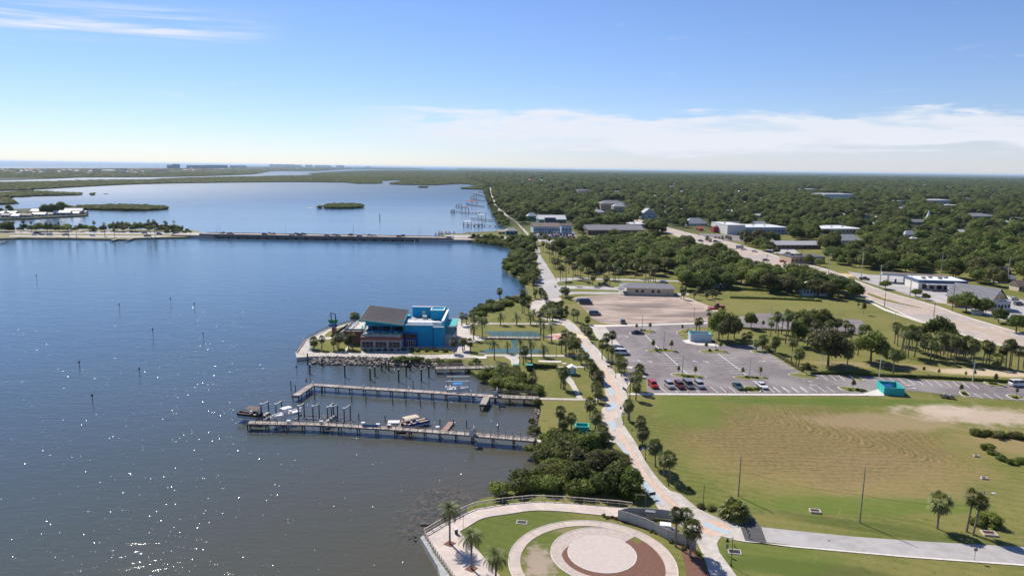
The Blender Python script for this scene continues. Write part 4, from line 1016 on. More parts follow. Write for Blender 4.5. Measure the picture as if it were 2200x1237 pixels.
for i, (x, y, ty) in enumerate([(1340, 765, 440), (1190, 675, 480), (1590, 790, 560), (1820, 920, 690), (2080, 1055, 750), (600, 530, 390), (740, 575, 480), (150, 420, 275)]):
    px, py, pt = 1880 + x / 6.872, 560 + y / 6.872, 560 + ty / 6.872; H = HZ(px, py, pt)
    oak(G(px, py), H / 9.8, f'street oak on the verge across the highway, {ordi(i)} in the list from the forecourt', 'oaks on the far verge of the highway', squash=.95)

for i, (x, y, s_) in enumerate([(1600, 519, .6), (1625, 529, .65), (1655, 540, .6), (1668, 545, .55), (1690, 556, .6), (1712, 562, .7), (1738, 568, .75), (1762, 573, .65), (1758, 506, .8), (1776, 508, .9), (1797, 509, .8), (1846, 510, .9), (1862, 560, 1.1), (1885, 575, .95), (1835, 566, 1.0), (1915, 583, .9), (1945, 586, 1.0), (2052, 600, .9)]):
    oak(G(x, y), s_, f'roadside oak across the highway beside {["the big store car park", "the junction bend", "the strip shops, left", "the strip shops, right", "the arcaded building, far left", "the arcaded building, left", "the arcaded building, middle", "the arcaded building, right", "the mall, far left", "the mall, left", "the mall, middle", "the mall, right", "the tallest power pole", "the canopy, far left", "the junction, upper", "the canopy, middle", "the canopy, right", "the rear of the station store"][i]}', 'roadside oaks across the highway')
# woods: trees that show as single crowns
VR = np.random.default_rng(11)
OAKQ = []; BUSHQ = []
def wood(poly, step, label, group, smin=.75, smax=1.2, cap=400, palmfrac=0.0):
    X, Y, px, py = scatter(poly, step, VR); o = np.argsort(Y)
    for n, i in enumerate(o[:cap]):
        if VR.random() < palmfrac: palm(0, 0, 0, 'sabal palm among ' + group, group='palms in ' + group, loc=(X[i], Y[i], 0), h=VR.uniform(7, 11))
        else: OAKQ.append((Y[i], X[i], VR.uniform(smin, smax), label, group, px[i]))
WOOD_A = P('1195,540 1240,528 1300,522 1400,516 1470,532 1545,556 1580,570 1600,592 1560,604 1490,606 1460,597 1400,590 1330,589 1262,588 1225,570')
wood(WOOD_A, 10.2, 'broad oak in the wood behind the beige hall', 'the wood behind the beige hall', palmfrac=.03)
wood(P('1460,600 1500,592 1560,598 1575,615 1520,630 1470,630'), 9.5, 'dark oak right behind the beige hall', 'oaks behind the beige building', .85, 1.25)
wood(P('1585,586 1640,588 1720,600 1800,618 1855,638 1845,650 1780,644 1700,634 1640,627 1580,619'), 9.0, 'oak in the belt between lawn and highway', 'the tree belt beside the highway', .8, 1.15, palmfrac=.06)
wood(P('1640,615 1700,620 1790,634 1800,642 1720,636 1650,628'), 10.0, 'shady oak around the white-roofed lawn house', 'oaks round the white-roofed house', .7, 1.0)
wood(P('1128,560 1150,560 1152,600 1142,625 1130,605 1105,590 1085,572 1098,560 1115,540 1132,530'), 7.5, 'dark tree on the bank beside the river road', 'trees on the river bank', .45, .8)
wood(P('1095,518 1140,520 1150,545 1125,552 1105,540'), 8.0, 'tree at the street corner near the bridge end', 'trees near the bridge end', .6, .95)
wood(P('1010,512 1060,513 1100,519 1096,527 1060,521 1015,515'), 6.5, 'bushy tree on the bank below the bridge end', 'trees below the bridge end', .35, .55)
wood(P('0,495.5 160,495.5 240,495.5 390,496 400,498.5 240,498 100,498.5 0,498.5'), 7, 'oak on the causeway behind the parked cars', 'oaks on the causeway', .5, .95)
wood(P('330,494 395,497 420,501 400,504 350,502'), 8, 'low tree at the bridge end of the causeway', 'low trees at the causeway end', .3, .45)

# shore bushes ----------------------------------------------------------------------
def bushes(poly, step, label, group, s0, s1, dark=.3, cap=200, name='mangrove_bush', sz=None):
    X, Y, px, py = scatter(poly, step, VR)
    for i in range(min(cap, len(X))):
        BUSHQ.append((Y[i], X[i], VR.uniform(s0, s1), label, group, px[i], VR.random() < dark, name))
bushes(P('1175,972 1240,958 1288,968 1300,1000 1365,1048 1368,1068 1320,1066 1240,1060 1143,1056 1085,1062 1055,1066 1028,1074 1040,1062 1085,1054 1120,1040 1160,1015 1170,990'), 2.6, 'dense shrub in the thicket above the plaza', 'shrubs of the thicket above the plaza', 1.1, 1.7, .55)
bushes(P('1165,955 1230,935 1290,945 1290,985 1230,985 1170,990'), 3.2, 'olive shrub beside the lower pier', 'shrubs beside the lower pier', 1.2, 1.8, .6)
bushes(P('1022,802 1060,800 1110,800 1130,820 1160,845 1150,852 1110,842 1060,826 1030,812'), 2.9, 'green mangrove above the upper pier', 'mangroves by the upper pier', 1.0, 1.6, .2)
bushes(P('830,771 905,774 935,776 930,783 850,779'), 2.8, 'low mangrove on the rock bank', 'low mangroves on the rock bank', .6, .85, .1)
bushes(P('935,777 1000,777 1040,780 1030,787 985,785 940,785'), 2.6, 'yellowish bush beside the wooden ramp', 'bushes beside the wooden ramp', .55, .85, .1)
bushes(P('1012,685 1020,668 1040,656 1090,646 1130,640 1140,645 1100,655 1060,668 1030,682 1040,694 1018,694'), 3.4, 'shore bush on the bank north of the pond', 'bushes on the bank north of the pond', .8, 1.5, .4)
bushes(P('1155,640 1170,650 1215,650 1222,668 1218,682 1190,684 1178,668 1172,655'), 3.4, 'rounded shrub between path and promenade', 'shrubs between path and promenade', .5, .9, .5, name='garden_shrub')
bushes(P('1128,612 1125,600 1100,590 1082,575 1092,560 1104,542 1100,535 1116,540 1112,560 1100,574 1120,590 1136,605'), 4.0, 'mangrove on the water beside the river road', 'mangroves beside the river road', 1.0, 1.9, .25)
bushes(P('1008,513 1060,516 1095,522 1108,527 1096,531 1060,524 1015,518'), 3.8, 'mangrove on the water below the bridge end', 'mangroves below the bridge end', .9, 1.5, .15)
wood(P('1036,404 1046,428 1052,442 1060,455 1068,470 1082,487 1092,486 1080,468 1068,456 1056,440 1051,420 1048,404'), 7, 'tree on the bank north of the bridge', 'trees on the northern bank', .4, .8)
bushes(P('1040,403 1046,428 1052,442 1062,462 1072,478 1086,487 1076,470 1064,450 1056,430 1050,410'), 7.0, 'bush on the bank north of the bridge', 'bushes on the northern bank', 1.0, 2.0, .3)
bushes(P('1122,968 1138,962 1150,972 1140,978'), 2.2, 'yellow-green bush at the foot of the lower pier', 'bushes at the foot of the lower pier', .6, .9, 0)
for x, y, s, l in [(1143, 908, .6, 'small bush low among the rocks between the piers'), (1150, 928, .8, 'bush among the rocks just above the lower pier'), (1138, 932, .6, 'bush at the water edge by the lower pier'), (1152, 866, .8, 'bush beside the landing of the upper pier'),
                   (1508, 1090, .5, 'thin shrub by the lamp post near the plaza'), (1530, 1095, .55, 'small shrub right of the lamp post near the plaza'), (2100, 935, .9, 'bush at the left end of the field hedge'),
                   (2120, 1125, 1.1, 'weedy shrub behind the brick planter by the lane'), (2098, 1128, .7, 'low weedy shrub between the leaning palms'), (2140, 1133, .7, 'low shrub right of the leaning palms'), (1480, 1050, .35, 'small shrub in the shadow of the palm pair')]:
    bush(x, y, s, l, dark=VC.random() < .4)
t = thing('palmetto', 'big bushy palmetto at the corner of the lane by the bollards', 'bush', G(1578, 1110))
ob('foliage', sabal_crown_mesh('foliage', 33, nf=46, R=1.25), t, loc=(0, 0, 1.0), scale=1.35); ob('foliage', SAB[1], t, loc=(-1.8, .3, .7), scale=.9); ob('foliage', SAB[2], t, loc=(1.2, .8, 1.2), scale=1.0)
ob('stem', STEMS, t)

for i in range(12): bush(785 + i * 14 if i < 7 else 868 + (i - 7) * 16, 754.5 - i * .35, .45, f'dark planting along the restaurant front, {ordi(i)} from left', 'planting along the restaurant front', True, name='garden_shrub')
for i, (x, y, h) in enumerate([(1215, 985, 4.5), (1265, 978, 5.5), (1240, 1040, 4.5), (1330, 1045, 6), (1300, 1065, 5), (1180, 1055, 3.6), (1355, 1060, 5.2), (1280, 1020, 5)]):
    oak(G(x, y), h / 9.8, f'small tree in the thicket above the plaza, {["upper left", "uppermost", "centre left", "right", "lower right", "lower left", "rightmost", "central"][i]} one', 'small trees in the thicket', sz=h / 9.6, kind=i % 5)
# clipped hedges: one thing each
def hedge(pts, w, h, label, n=None, size=.16):
    q = [G(*p) for p in pts]; L = sum((b - a).length for a, b in zip(q, q[1:])); n = n or max(3, int(L / (w * 1.1))); lob = []
    s = [0]
    for a, b in zip(q, q[1:]): s.append(s[-1] + (b - a).length)
    for i in range(n):
        d = s[-1] * (i + .5) / n; j = max(k for k in range(len(q) - 1) if s[k] <= d); p = q[j].lerp(q[j + 1], (d - s[j]) / (s[j + 1] - s[j]))
        lob.append((p.x - q[0].x, p.y - q[0].y, h * .5, w * .55, w * .55, h * .55))
    t = thing('hedge', label, 'hedge', q[0]); ob('foliage', leaf_crown('foliage', lob, 34, size, M_oak, n, core=.85), t)
hedge([z3(400, 955), z3(700, 958), z3(1000, 975), z3(1500, 995), z3(2080, 1030)], 1.1, 1.0, 'long clipped hedge along the upper edge of the eastern car park arm', 90)
hedge([z3(0, 735), z3(160, 830), z3(330, 935)], 1.1, 1.0, 'clipped hedge along the slanting east side of the car park', 34)
hedge([z2(1480, 548), z2(1740, 548)], 1.0, .8, 'low hedge behind the bay by the white enclosure', 22)
hedge([z2(1525, 158), z2(1900, 168), z2(2200, 180), (1765, 648)], 1.6, 1.2, 'dotted hedge line across the far lawn', 44)
hedge([(1565, 622), (1640, 625), (1720, 640)], 1.8, 1.6, 'dark hedge at the foot of the tree belt on the far lawn', 36)
hedge([(1144, 789), (1170, 790), (1195, 790)], 1.3, 1.3, 'dark hedge from the green bins to the footpath corner', 16)
hedge([(1197, 793), (1205, 810), (1212, 825)], 1.3, 1.0, 'hedge along the narrow curving footpath', 10)
hedge([z2(1545, 410), z2(1860, 430), z2(2200, 445), (1830, 722)], 1.0, .8, 'low hedge with white kerb behind the grove', 50)
for i, (x, y) in enumerate([(1090, 530), (1170, 530), (1245, 530), (1318, 530)]): bush(620 + x / K, 620 + y / K, .62, f'round topiary bush in front of the blue wall, {ordi(i)} from the left', 'topiary bushes by the blue wall', True, name='garden_shrub')
for i, x in enumerate((1640, 1665, 1700, 1740, 1765)): bush(*z2(x, 935), .5, 'bushy green planting between the two parked cars', 'plants of the green car park bed', name='garden_shrub')
for i, (x, y) in enumerate([(905, 598), (940, 600), (980, 600), (1140, 825), (1170, 826), (1200, 828), (1350, 602), (1410, 604), (1670, 830), (1710, 832), (1750, 835), (800, 436), (780, 436)]): bush(*z2(x, y), .36, f'low dark shrub in a kerbed car park island, {["middle left", "middle left", "middle left", "south", "south", "south", "near the enclosure", "near the enclosure", "south-east", "south-east", "south-east", "north", "north"][i]} one', 'low shrubs in the car park islands', True, name='garden_shrub')
for i, (x, y) in enumerate([(730, 1095), (790, 1098), (840, 1100), (1690, 1128), (2120, 1160), (1920, 1040), (1960, 1046)]): bush(*z3(x, y), .42, f'low dark shrub in an eastern car park bed, {["left", "middle", "right"][i] + " by the teal enclosure" if i < 3 else ["under the half-bare sapling", "in the far right bed", "left in the hedge bed", "right in the hedge bed"][i - 3]}', 'low shrubs in the eastern car park beds', True, name='garden_shrub')
for i, (x, y) in enumerate([(265, 500), (300, 520), (340, 510), (380, 525), (735, 655), (770, 665), (830, 650), (925, 755), (1050, 820), (1165, 860), (1190, 880), (1075, 800)]): bush(1240 + x / 4.583, 1000 + y / 4.583, .24, f'small tufted grass clump in the mulch by the utility fence, {ordi(i)} along', 'grass clumps by the utility fence', name='grass_clump')

for i in range(15): bush(2108 + i * 8.5 + VC.uniform(-3, 3), 937 + i * .35 + VC.uniform(-2, 2), VC.uniform(.35, .85), f'loose scrub in the upper line across the brown field, {ordi(i)} from left', 'upper scrub line in the field', name='field_scrub')
for i in range(12): bush(2118 + i * 9 + VC.uniform(-3, 3), 968 + min(i, 5) * 5.5 + VC.uniform(-2, 2), VC.uniform(.3, .8), f'loose scrub in the lower line across the brown field, {ordi(i)} from left', 'lower scrub line in the field', name='field_scrub')
# distant woods and mangrove flats: nobody could count them ----------------------------
def stuff_trees(name, X, Y, S, crowns, m=None, z=0.0):
    me = bpy.data.meshes.new(name); n = len(X)
    co = np.stack([X, Y, np.full(n, z)], 1).astype(np.float32)
    me.vertices.add(n); me.vertices.foreach_set('co', co.ravel())
    for nm, arr in (('ts', S), ('tr', VR.random(n) * 6.28), ('th', S * VR.uniform(.8, 1.25, n))):
        at = me.attributes.new(nm, 'FLOAT', 'POINT'); at.data.foreach_set('value', arr.astype(np.float32))
    o = ob(name, me, kind='stuff')
    ng = bpy.data.node_groups.new(name, 'GeometryNodeTree')
    ng.interface.new_socket('Geometry', in_out='INPUT', socket_type='NodeSocketGeometry'); ng.interface.new_socket('Geometry', in_out='OUTPUT', socket_type='NodeSocketGeometry')
    N = ng.nodes; Lk = ng.links
    gi = N.new('NodeGroupInput'); go = N.new('NodeGroupOutput'); ip = N.new('GeometryNodeInstanceOnPoints'); jg = N.new('GeometryNodeGeometryToInstance')
    for c in crowns:
        oi = N.new('GeometryNodeObjectInfo'); oi.inputs['Object'].default_value = c; oi.transform_space = 'ORIGINAL'; oi.inputs['As Instance'].default_value = False
        g2 = N.new('GeometryNodeGeometryToInstance'); Lk.new(oi.outputs['Geometry'], g2.inputs[0])
        if c is crowns[0]: jn = N.new('GeometryNodeJoinGeometry')
        Lk.new(g2.outputs[0], jn.inputs[0])
    Lk.new(gi.outputs[0], ip.inputs['Points']); Lk.new(jn.outputs[0], ip.inputs['Instance']); ip.inputs['Pick Instance'].default_value = True
    def at(nm):
        a = N.new('GeometryNodeInputNamedAttribute'); a.data_type = 'FLOAT'; a.inputs[0].default_value = nm; return a.outputs[0]
    cx = N.new('ShaderNodeCombineXYZ'); Lk.new(at('ts'), cx.inputs[0]); Lk.new(at('ts'), cx.inputs[1]); Lk.new(at('th'), cx.inputs[2]); Lk.new(cx.outputs[0], ip.inputs['Scale'])
    cr = N.new('ShaderNodeCombineXYZ'); Lk.new(at('tr'), cr.inputs[2]); Lk.new(cr.outputs[0], ip.inputs['Rotation'])
    Lk.new(ip.outputs[0], go.inputs[0])
    md = o.modifiers.new('trees', 'NODES'); md.node_group = ng
    return o

def rowlabels(q):
    """tell like plants apart: near, middle or far row of their group, counted from the left"""
    by = {}
    for e in q: by.setdefault(e[4], []).append(e)
    out = {}
    for g, es in by.items():
        es.sort(key=lambda e: e[0]); n = len(es); nr = 1 if n < 8 else (2 if n < 30 else 3)
        for r_ in range(nr):
            row = sorted(es[r_ * n // nr:(r_ + 1) * n // nr], key=lambda e: e[5])
            for i, e in enumerate(row):
                nm = '' if nr == 1 else (('nearer', 'farther') if nr == 2 else ('nearest', 'middle', 'farthest'))[r_] + ' band, '
                out[id(e)] = f'{e[3]}, {nm}{ordi(i) if i < 58 else "last"} from left'
    return out
def flush_bushes():
    BUSHQ.sort(key=lambda e: e[0]); a, rest = BUSHQ[:262], BUSHQ[262:]; L = rowlabels(a)
    for e in a: bush(0, 0, e[2], L[id(e)], e[4], e[6], loc=(e[1], e[0], 0), name=e[7])
    return rest
BREST = flush_bushes()
# ------------------------------------------------------------------ buildings in the town
def wallmat(nm, c): return mat(nm, c, .8, tuple(x * .9 for x in c), .4)
WM = {'white': wallmat('white_wall', (.66, .64, .60)), 'cream': wallmat('cream_wall', (.60, .50, .36)), 'tan': wallmat('tan_wall', (.48, .36, .25)), 'green': wallmat('green_wall', (.10, .22, .19)),
      'blue': wallmat('pale_blue_wall', (.42, .50, .56)), 'brown': wallmat('brown_wall', (.20, .14, .11)), 'red': wallmat('red_wall', (.36, .05, .05)), 'grey': wallmat('grey_wall', (.40, .40, .41)),
      'orange': wallmat('orange_wall', (.60, .38, .20)), 'darkblue': wallmat('dark_blue_wall', (.07, .13, .22))}
RM = {'white': M_whitemetal, 'grey': M_roofg, 'lgrey': mat('light_grey_roof', (.42, .42, .43), .8), 'brown': mat('brown_roof', (.19, .145, .12), .9), 'red': mat('red_roof', (.40, .10, .07), .8),
      'dark': mat('dark_roof', (.09, .09, .11), .8), 'tan': mat('tan_roof', (.46, .37, .29), .9)}
CLEAR = []      # picture boxes kept free of tree crowns
def house(x0, x1, yb, yt, label, roof='hip', wm='white', rm='grey', dep=None, cat='house', name='house', nw=None, wallfrac=.55, rot=0.0, clear=None, group=None):
    """building whose front foot runs from (x0,yb) to (x1,yb); yt = picture row of its highest point"""
    a = G(x0, yb); b = G(x1, yb); w = (b - a).length; xm = (x0 + x1) / 2
    dep = dep or max(7.0, w * .55)
    H = max(3.5, HZ(xm, yb, yt)); H = min(H, 16 if roof != 'tower' else 80)
    if roof == 'flat': h = H
    elif roof == 'tower': h = H
    else: h = H * wallfrac
    t = thing(name, label, cat, (a + b) / 2, rot + atan2((b - a).y, (b - a).x), group)
    q = MB(); q.box(-w / 2, w / 2, 0, dep, -.5, h); q.obj('wall', WM[wm], t)
    e = .5
    q = MB()
    if roof in ('flat', 'tower'):
        q.box(-w / 2 - .2, w / 2 + .2, -.2, dep + .2, h, h + .45)
        for k in range(max(1, int(w / 14))): q.box(-w / 2 + 4 + k * 13, -w / 2 + 6.2 + k * 13, dep * .45, dep * .45 + 2, h + .45, h + 1.6)
    elif roof == 'hip':
        r = min(w, dep) / 2
        v = [(-w / 2 - e, -e, h), (w / 2 + e, -e, h), (w / 2 + e, dep + e, h), (-w / 2 - e, dep + e, h)]
        if w >= dep: v += [(-w / 2 + r, dep / 2, H), (w / 2 - r + .01, dep / 2, H)]
        else: v += [(-.01, r, H), (.01, dep - r, H)]
        if w >= dep: q.add(v, [(0, 1, 5, 4), (1, 2, 5), (2, 3, 4, 5), (3, 0, 4), (0, 3, 2, 1)])
        else: q.add(v, [(0, 1, 4), (1, 2, 5, 4), (2, 3, 5), (3, 0, 4, 5), (0, 3, 2, 1)])
    elif roof == 'gable':      # ridge parallel to the front
        v = [(-w / 2 - e, -e, h), (w / 2 + e, -e, h), (w / 2 + e, dep + e, h), (-w / 2 - e, dep + e, h), (-w / 2 - e, dep / 2, H), (w / 2 + e, dep / 2, H)]
        q.add(v, [(0, 1, 5, 4), (2, 3, 4, 5), (1, 2, 5), (3, 0, 4), (0, 3, 2, 1)])
    elif roof == 'front':      # gable faces the viewer
        v = [(-w / 2 - e, -e, h), (w / 2 + e, -e, h), (w / 2 + e, dep + e, h), (-w / 2 - e, dep + e, h), (0, -e, H), (0, dep + e, H)]
        q.add(v, [(0, 4, 5, 3), (1, 2, 5, 4), (0, 1, 4), (2, 3, 5), (0, 3, 2, 1)])
    q.obj('roof', RM[rm], t)
    pxw = x1 - x0
    n = nw if nw is not None else (min(10, int(pxw / 7)) if pxw > 10 else 0)
    fl = 1 if roof != 'tower' else max(2, int(h / 6))
    if n:
        wq = MB(); s = w / n; ww = min(2.2, s * (.5 if roof != 'tower' else .2)); wh = min(1.5, h * .4); wq.box(-ww / 2, ww / 2, -.06, .06, -wh / 2, wh / 2); wm_ = wq.mesh('window', M_glass)
        for k in range(n):
            for f in range(fl):
                zc = h * .52 if fl == 1 else (f + .6) * h / fl
                ob('window', wm_, t, loc=(-w / 2 + s * (k + .5), -.03, zc))
    if pxw > 24 and roof != 'tower':
        q = MB(); q.box(-.6, .6, -.08, 0, 0, 2.2); q.obj('door', M_black, t, loc=(w * .12, 0, 0))
    if clear != 0: m_ = 2.2 * FPX / max(200, a.y); CLEAR.append((x0 - m_, x1 + m_, yt, yb + (clear if clear else max(2.5, 8 * FPX / max(200, a.y)))))
    return t

house(1133, 1154, 475, 458, 'green walled house with a white metal roof by the river road', 'hip', 'green', 'white', wallfrac=.62)
house(1158, 1216, 484, 463, 'long green inn with a pale metal roof behind the dormered house', 'gable', 'green', 'white', dep=18, wallfrac=.6, cat='building')
house(1172, 1194, 488, 468, 'white house with dark blue gable roof behind the brown-roofed shops', 'gable', 'white', 'dark', wallfrac=.5)
house(1146, 1204, 500, 480, 'long shop row with flat brown roof behind the crowded car park', 'gable', 'blue', 'brown', dep=18, wallfrac=.66, cat='shop building', nw=12)
house(1206, 1228, 502, 480, 'pale blue shop at the right end of the brown-roofed row', 'gable', 'blue', 'brown', wallfrac=.8, cat='shop building')
house(1087, 1112, 505, 490, 'small greenish riverside restaurant at the bridge corner', 'hip', 'green', 'lgrey', wallfrac=.6, cat='building')
house(1070, 1086, 503, 494, 'low pinkish shed next to the riverside restaurant at the bridge', 'gable', 'cream', 'tan', wallfrac=.6, cat='building')
house(1263, 1384, 505, 485, 'sprawling grey roofed motel with a brown front north of the wood', 'gable', 'brown', 'grey', dep=26, wallfrac=.55, cat='building', nw=16, clear=14)
house(1356, 1384, 502, 482, 'white and red topped end block of the sprawling motel', 'flat', 'brown', 'white', dep=18, cat='building', clear=10)
house(1377, 1411, 469, 448, 'white church hall with a broad gable roof beside the highway', 'front', 'white', 'lgrey', wallfrac=.35, cat='building', nw=3)
house(1291, 1345, 452, 431, 'tan apartment block with grey hipped roof in the trees', 'hip', 'tan', 'grey', wallfrac=.68, cat='apartment block', nw=9)
house(1318, 1345, 456, 438, 'cream wing of the tan apartment block', 'hip', 'cream', 'lgrey', wallfrac=.7, cat='apartment block')
house(1276, 1298, 462, 451, 'single white metal roof among the trees left of the church hall', 'hip', 'white', 'white')
house(1241, 1266, 417, 408, 'cluster of pale flats at the end of a clearing in the forest', 'flat', 'cream', 'tan', cat='building')
house(1316, 1334, 417, 411.5, 'long low white building in the forest right of the clearing', 'flat', 'white', 'white', cat='building')
house(1138, 1150, 391, 384, 'reddish tower house far up the river shore', 'hip', 'cream', 'red')
house(1160, 1169, 391, 385.5, 'white house far up the river shore right of the reddish one', 'hip', 'white', 'white')
house(1475, 1520, 485, 469, 'hall with wide pale hipped roof beside the highway', 'hip', 'white', 'lgrey', wallfrac=.3, cat='building')
house(1562, 1600, 504, 484, 'white end wall of the big flat-roofed store', 'flat', 'white', 'white', dep=40, cat='store', nw=0)
house(1600, 1692, 503, 489, 'big flat-roofed store with a blue fascia and glass front', 'flat', 'blue', 'white', dep=40, cat='store', nw=12)
house(1562, 1588, 488, 476, 'grey roofed house behind the left end of the big store', 'gable', 'grey', 'grey')
house(1621, 1644, 488, 476, 'pale blue house behind the middle of the big store', 'gable', 'blue', 'lgrey')
house(1533, 1551, 500, 488, 'dark red fast food building left of the big store', 'flat', 'red', 'brown', cat='building')
house(1501, 1511, 496, 487, 'tiny bright red roofed kiosk by the highway', 'gable', 'red', 'red', cat='kiosk')
house(1540, 1553, 419, 412, 'lone white house high in the forest centre', 'hip', 'white', 'lgrey')
house(1652, 1662, 451, 444, 'small white gabled house in the forest above the big store', 'front', 'white', 'white')
house(1585, 1593, 416, 410, 'tiny white house in the forest, right of the lone white one', 'front', 'white', 'white')
house(1726, 1753, 411, 406.5, 'far thin white warehouse, upper of two in the forest', 'flat', 'white', 'white', cat='warehouse')
house(1771, 1832, 429, 417, 'wide pale warehouse in the forest, lower of two', 'flat', 'white', 'white', cat='warehouse')
house(1911, 1937, 438, 432, 'white flat roofs in the forest right of the wide warehouse', 'flat', 'white', 'white', cat='building')
house(1989, 2042, 438, 430, 'long white strip mall in the forest at the right', 'flat', 'white', 'white', cat='building')
house(2020, 2058, 446, 441, 'second thin white strip just below the long white strip mall', 'flat', 'white', 'white', cat='building')
house(1755, 1800, 502, 492, 'left half of the sprawling white mall roof', 'flat', 'white', 'white', cat='mall', dep=45)
house(1800, 1855, 502, 492, 'right half of the sprawling white mall roof', 'flat', 'cream', 'white', cat='mall', dep=45)
house(1801, 1851, 524, 505, 'white hall with arched entrance and steep pale roof', 'hip', 'white', 'lgrey', wallfrac=.4, cat='building')
house(1952, 1988, 483, 472, 'grey roofed church body beneath the blue steeple', 'gable', 'grey', 'grey', cat='church')
house(1943, 1972, 514, 496, 'blue-green house with pale hip roof near the right side of town', 'hip', 'blue', 'lgrey')
house(2013, 2036, 502, 491, 'white gabled house with dark roof below the church', 'front', 'white', 'dark')
house(2185, 2206, 516, 501, 'white gabled house at the far right edge of town', 'front', 'white', 'dark')
house(2080, 2137, 471, 459, 'long grey-green roof right of the church steeple', 'hip', 'grey', 'grey', cat='building')
house(1955, 1976, 521, 513, 'bright white low roof below the blue-green house', 'flat', 'white', 'white', cat='building')
house(2155, 2170, 480, 474, 'small white house deep in trees right of the grey-green roof', 'hip', 'white', 'white')
house(1669, 1763, 535, 519, 'strip of small shops with pale roof along the highway', 'gable', 'brown', 'lgrey', dep=14, cat='shop building', nw=10)
house(1699, 1772, 566, 553, 'tan arcaded building at the highway junction', 'flat', 'tan', 'dark', dep=18, cat='building', nw=9)
house(1573, 1627, 574, 555, 'low building with a blue-grey roof on the near side of the highway', 'hip', 'blue', 'lgrey', wallfrac=.4, cat='building')
house(1724, 1776, 636, 606, 'white-roofed house hidden in the shady oaks by the lawn', 'hip', 'blue', 'white', wallfrac=.55, clear=2)
house(1528, 1560, 618, 604, 'grey house behind the beige building at the lawn', 'gable', 'grey', 'lgrey')
house(2143, 2182, 608, 592, 'grey gabled house in the trees right of the fuel station', 'gable', 'grey', 'grey')
house(2147, 2172, 590, 574, 'brown house with dark roof above the grey gabled one', 'gable', 'brown', 'brown')
house(2188, 2215, 626, 604, 'beige two-storey house at the right edge', 'gable', 'cream', 'brown')
house(2075, 2110, 648, 634, 'tan pyramid roofed wing left of the orange gabled shop', 'hip', 'tan', 'lgrey', cat='building')
house(2120, 2170, 666, 650, 'flat white roofed part of the shop centre at the right edge', 'flat', 'white', 'white', dep=22, cat='building')
house(1437, 1452, 404, 400, 'pale roof speck in the forest above the tan apartments', 'hip', 'white', 'white')
house(1506, 1516, 432, 427, 'small house with orange roof in the forest centre', 'hip', 'cream', 'red')
for i, (x, y, w_) in enumerate([(1175, 397, 6), (1222, 396, 7), (1290, 402, 8), (1390, 416, 6), (1408, 432, 8), (1480, 410, 6), (1530, 400, 7), (1570, 428, 6), (1620, 440, 9), (1638, 404, 8), (1700, 436, 8), (1740, 452, 9), (1690, 470, 10), (1830, 455, 10),
        (1880, 470, 9), (1905, 425, 8), (1950, 412, 9), (2060, 418, 9), (2100, 432, 10), (2140, 446, 9), (2180, 430, 10), (2060, 480, 11), (2110, 500, 12), (1650, 398, 6), (1846, 400, 7), (1120, 403, 6), (1195, 430, 7), (1235, 440, 8)]):
    house(x, x + w_, y, y - w_ * .42, f'small {["white", "grey", "cream", "pale"][i % 4]} house roof in the forest, {int(x / 22)} percent across the photo', ('hip', 'gable', 'front')[i % 3], ('white', 'cream', 'grey', 'white')[i % 4], ('white', 'lgrey', 'tan', 'white')[i % 4], group='small houses in the forest')
r = random.Random(21)
for i in range(230):
    x = r.uniform(1150, 2195); y = 392 + 165 * r.random() ** 1.6 * min(1, (x - 1100) / 700); w_ = r.uniform(.75, 1.25) * (y - 372) * .16 + 3
    if x > 1640 and y > 515: continue
    if any(a_ - 3 < x + w_ and x < b_ + 3 and c_ - 3 < y < d_ + 6 for a_, b_, c_, d_ in CLEAR): continue
    c = r.choice(['white', 'cream', 'grey', 'blue', 'tan']); c2 = r.choice(['white', 'lgrey', 'tan', 'white', 'grey', 'brown'])
    house(x, x + w_, y, y - w_ * r.uniform(.36, .52), f'{c} house with {c2.replace("lgrey", "light grey")} roof among town trees, {int(x / 22)} percent across the photo', r.choice(['hip', 'gable', 'front', 'flat']), c, c2, group='houses among the town trees', nw=2 if w_ > 9 else 0, dep=r.uniform(9, 14))
# steeple
b0 = G(1993, 481); Hs = HZ(1993, 481, 452); t = thing('church_steeple', 'slender blue church steeple above the trees', 'steeple', b0)
q = MB(); q.box(-3, 3, -3, 3, 0, Hs * .42); q.obj('tower', WM['white'], t)
q = MB(); q.loft([[(-2.6, -2.6, Hs * .42), (2.6, -2.6, Hs * .42), (2.6, 2.6, Hs * .42), (-2.6, 2.6, Hs * .42)], [(-.1, -.1, Hs), (.1, -.1, Hs), (.1, .1, Hs), (-.1, .1, Hs)]]); q.obj('spire', WM['blue'], t)
# orange gabled shop
t = thing('gabled_shop', 'shop with an orange gable front and grey metal roof at the right edge', 'shop building', G(2125, 668), .52)
w_ = 15
q = MB(); q.box(0, w_, 0, 20, 0, 4.6); q.obj('wall', WM['orange'], t)
q = MB(); q.add([(0, -.05, 4.6), (w_, -.05, 4.6), (w_ / 2, -.05, 10.2)], [(0, 1, 2)]); q.add([(0, 20, 4.6), (w_, 20, 4.6), (w_ / 2, 20, 10.2)], [(2, 1, 0)]); q.obj('gable', WM['orange'], t)
q = MB(); q.add([(-.8, -.8, 4.2), (w_ / 2, -.8, 10.4), (w_ / 2, 21, 10.4), (-.8, 21, 4.2)], [(0, 1, 2, 3)]); q.add([(w_ + .8, -.8, 4.2), (w_ + .8, 21, 4.2), (w_ / 2, 21, 10.4), (w_ / 2, -.8, 10.4)], [(0, 1, 2, 3)]); q.obj('roof', RM['grey'], t)
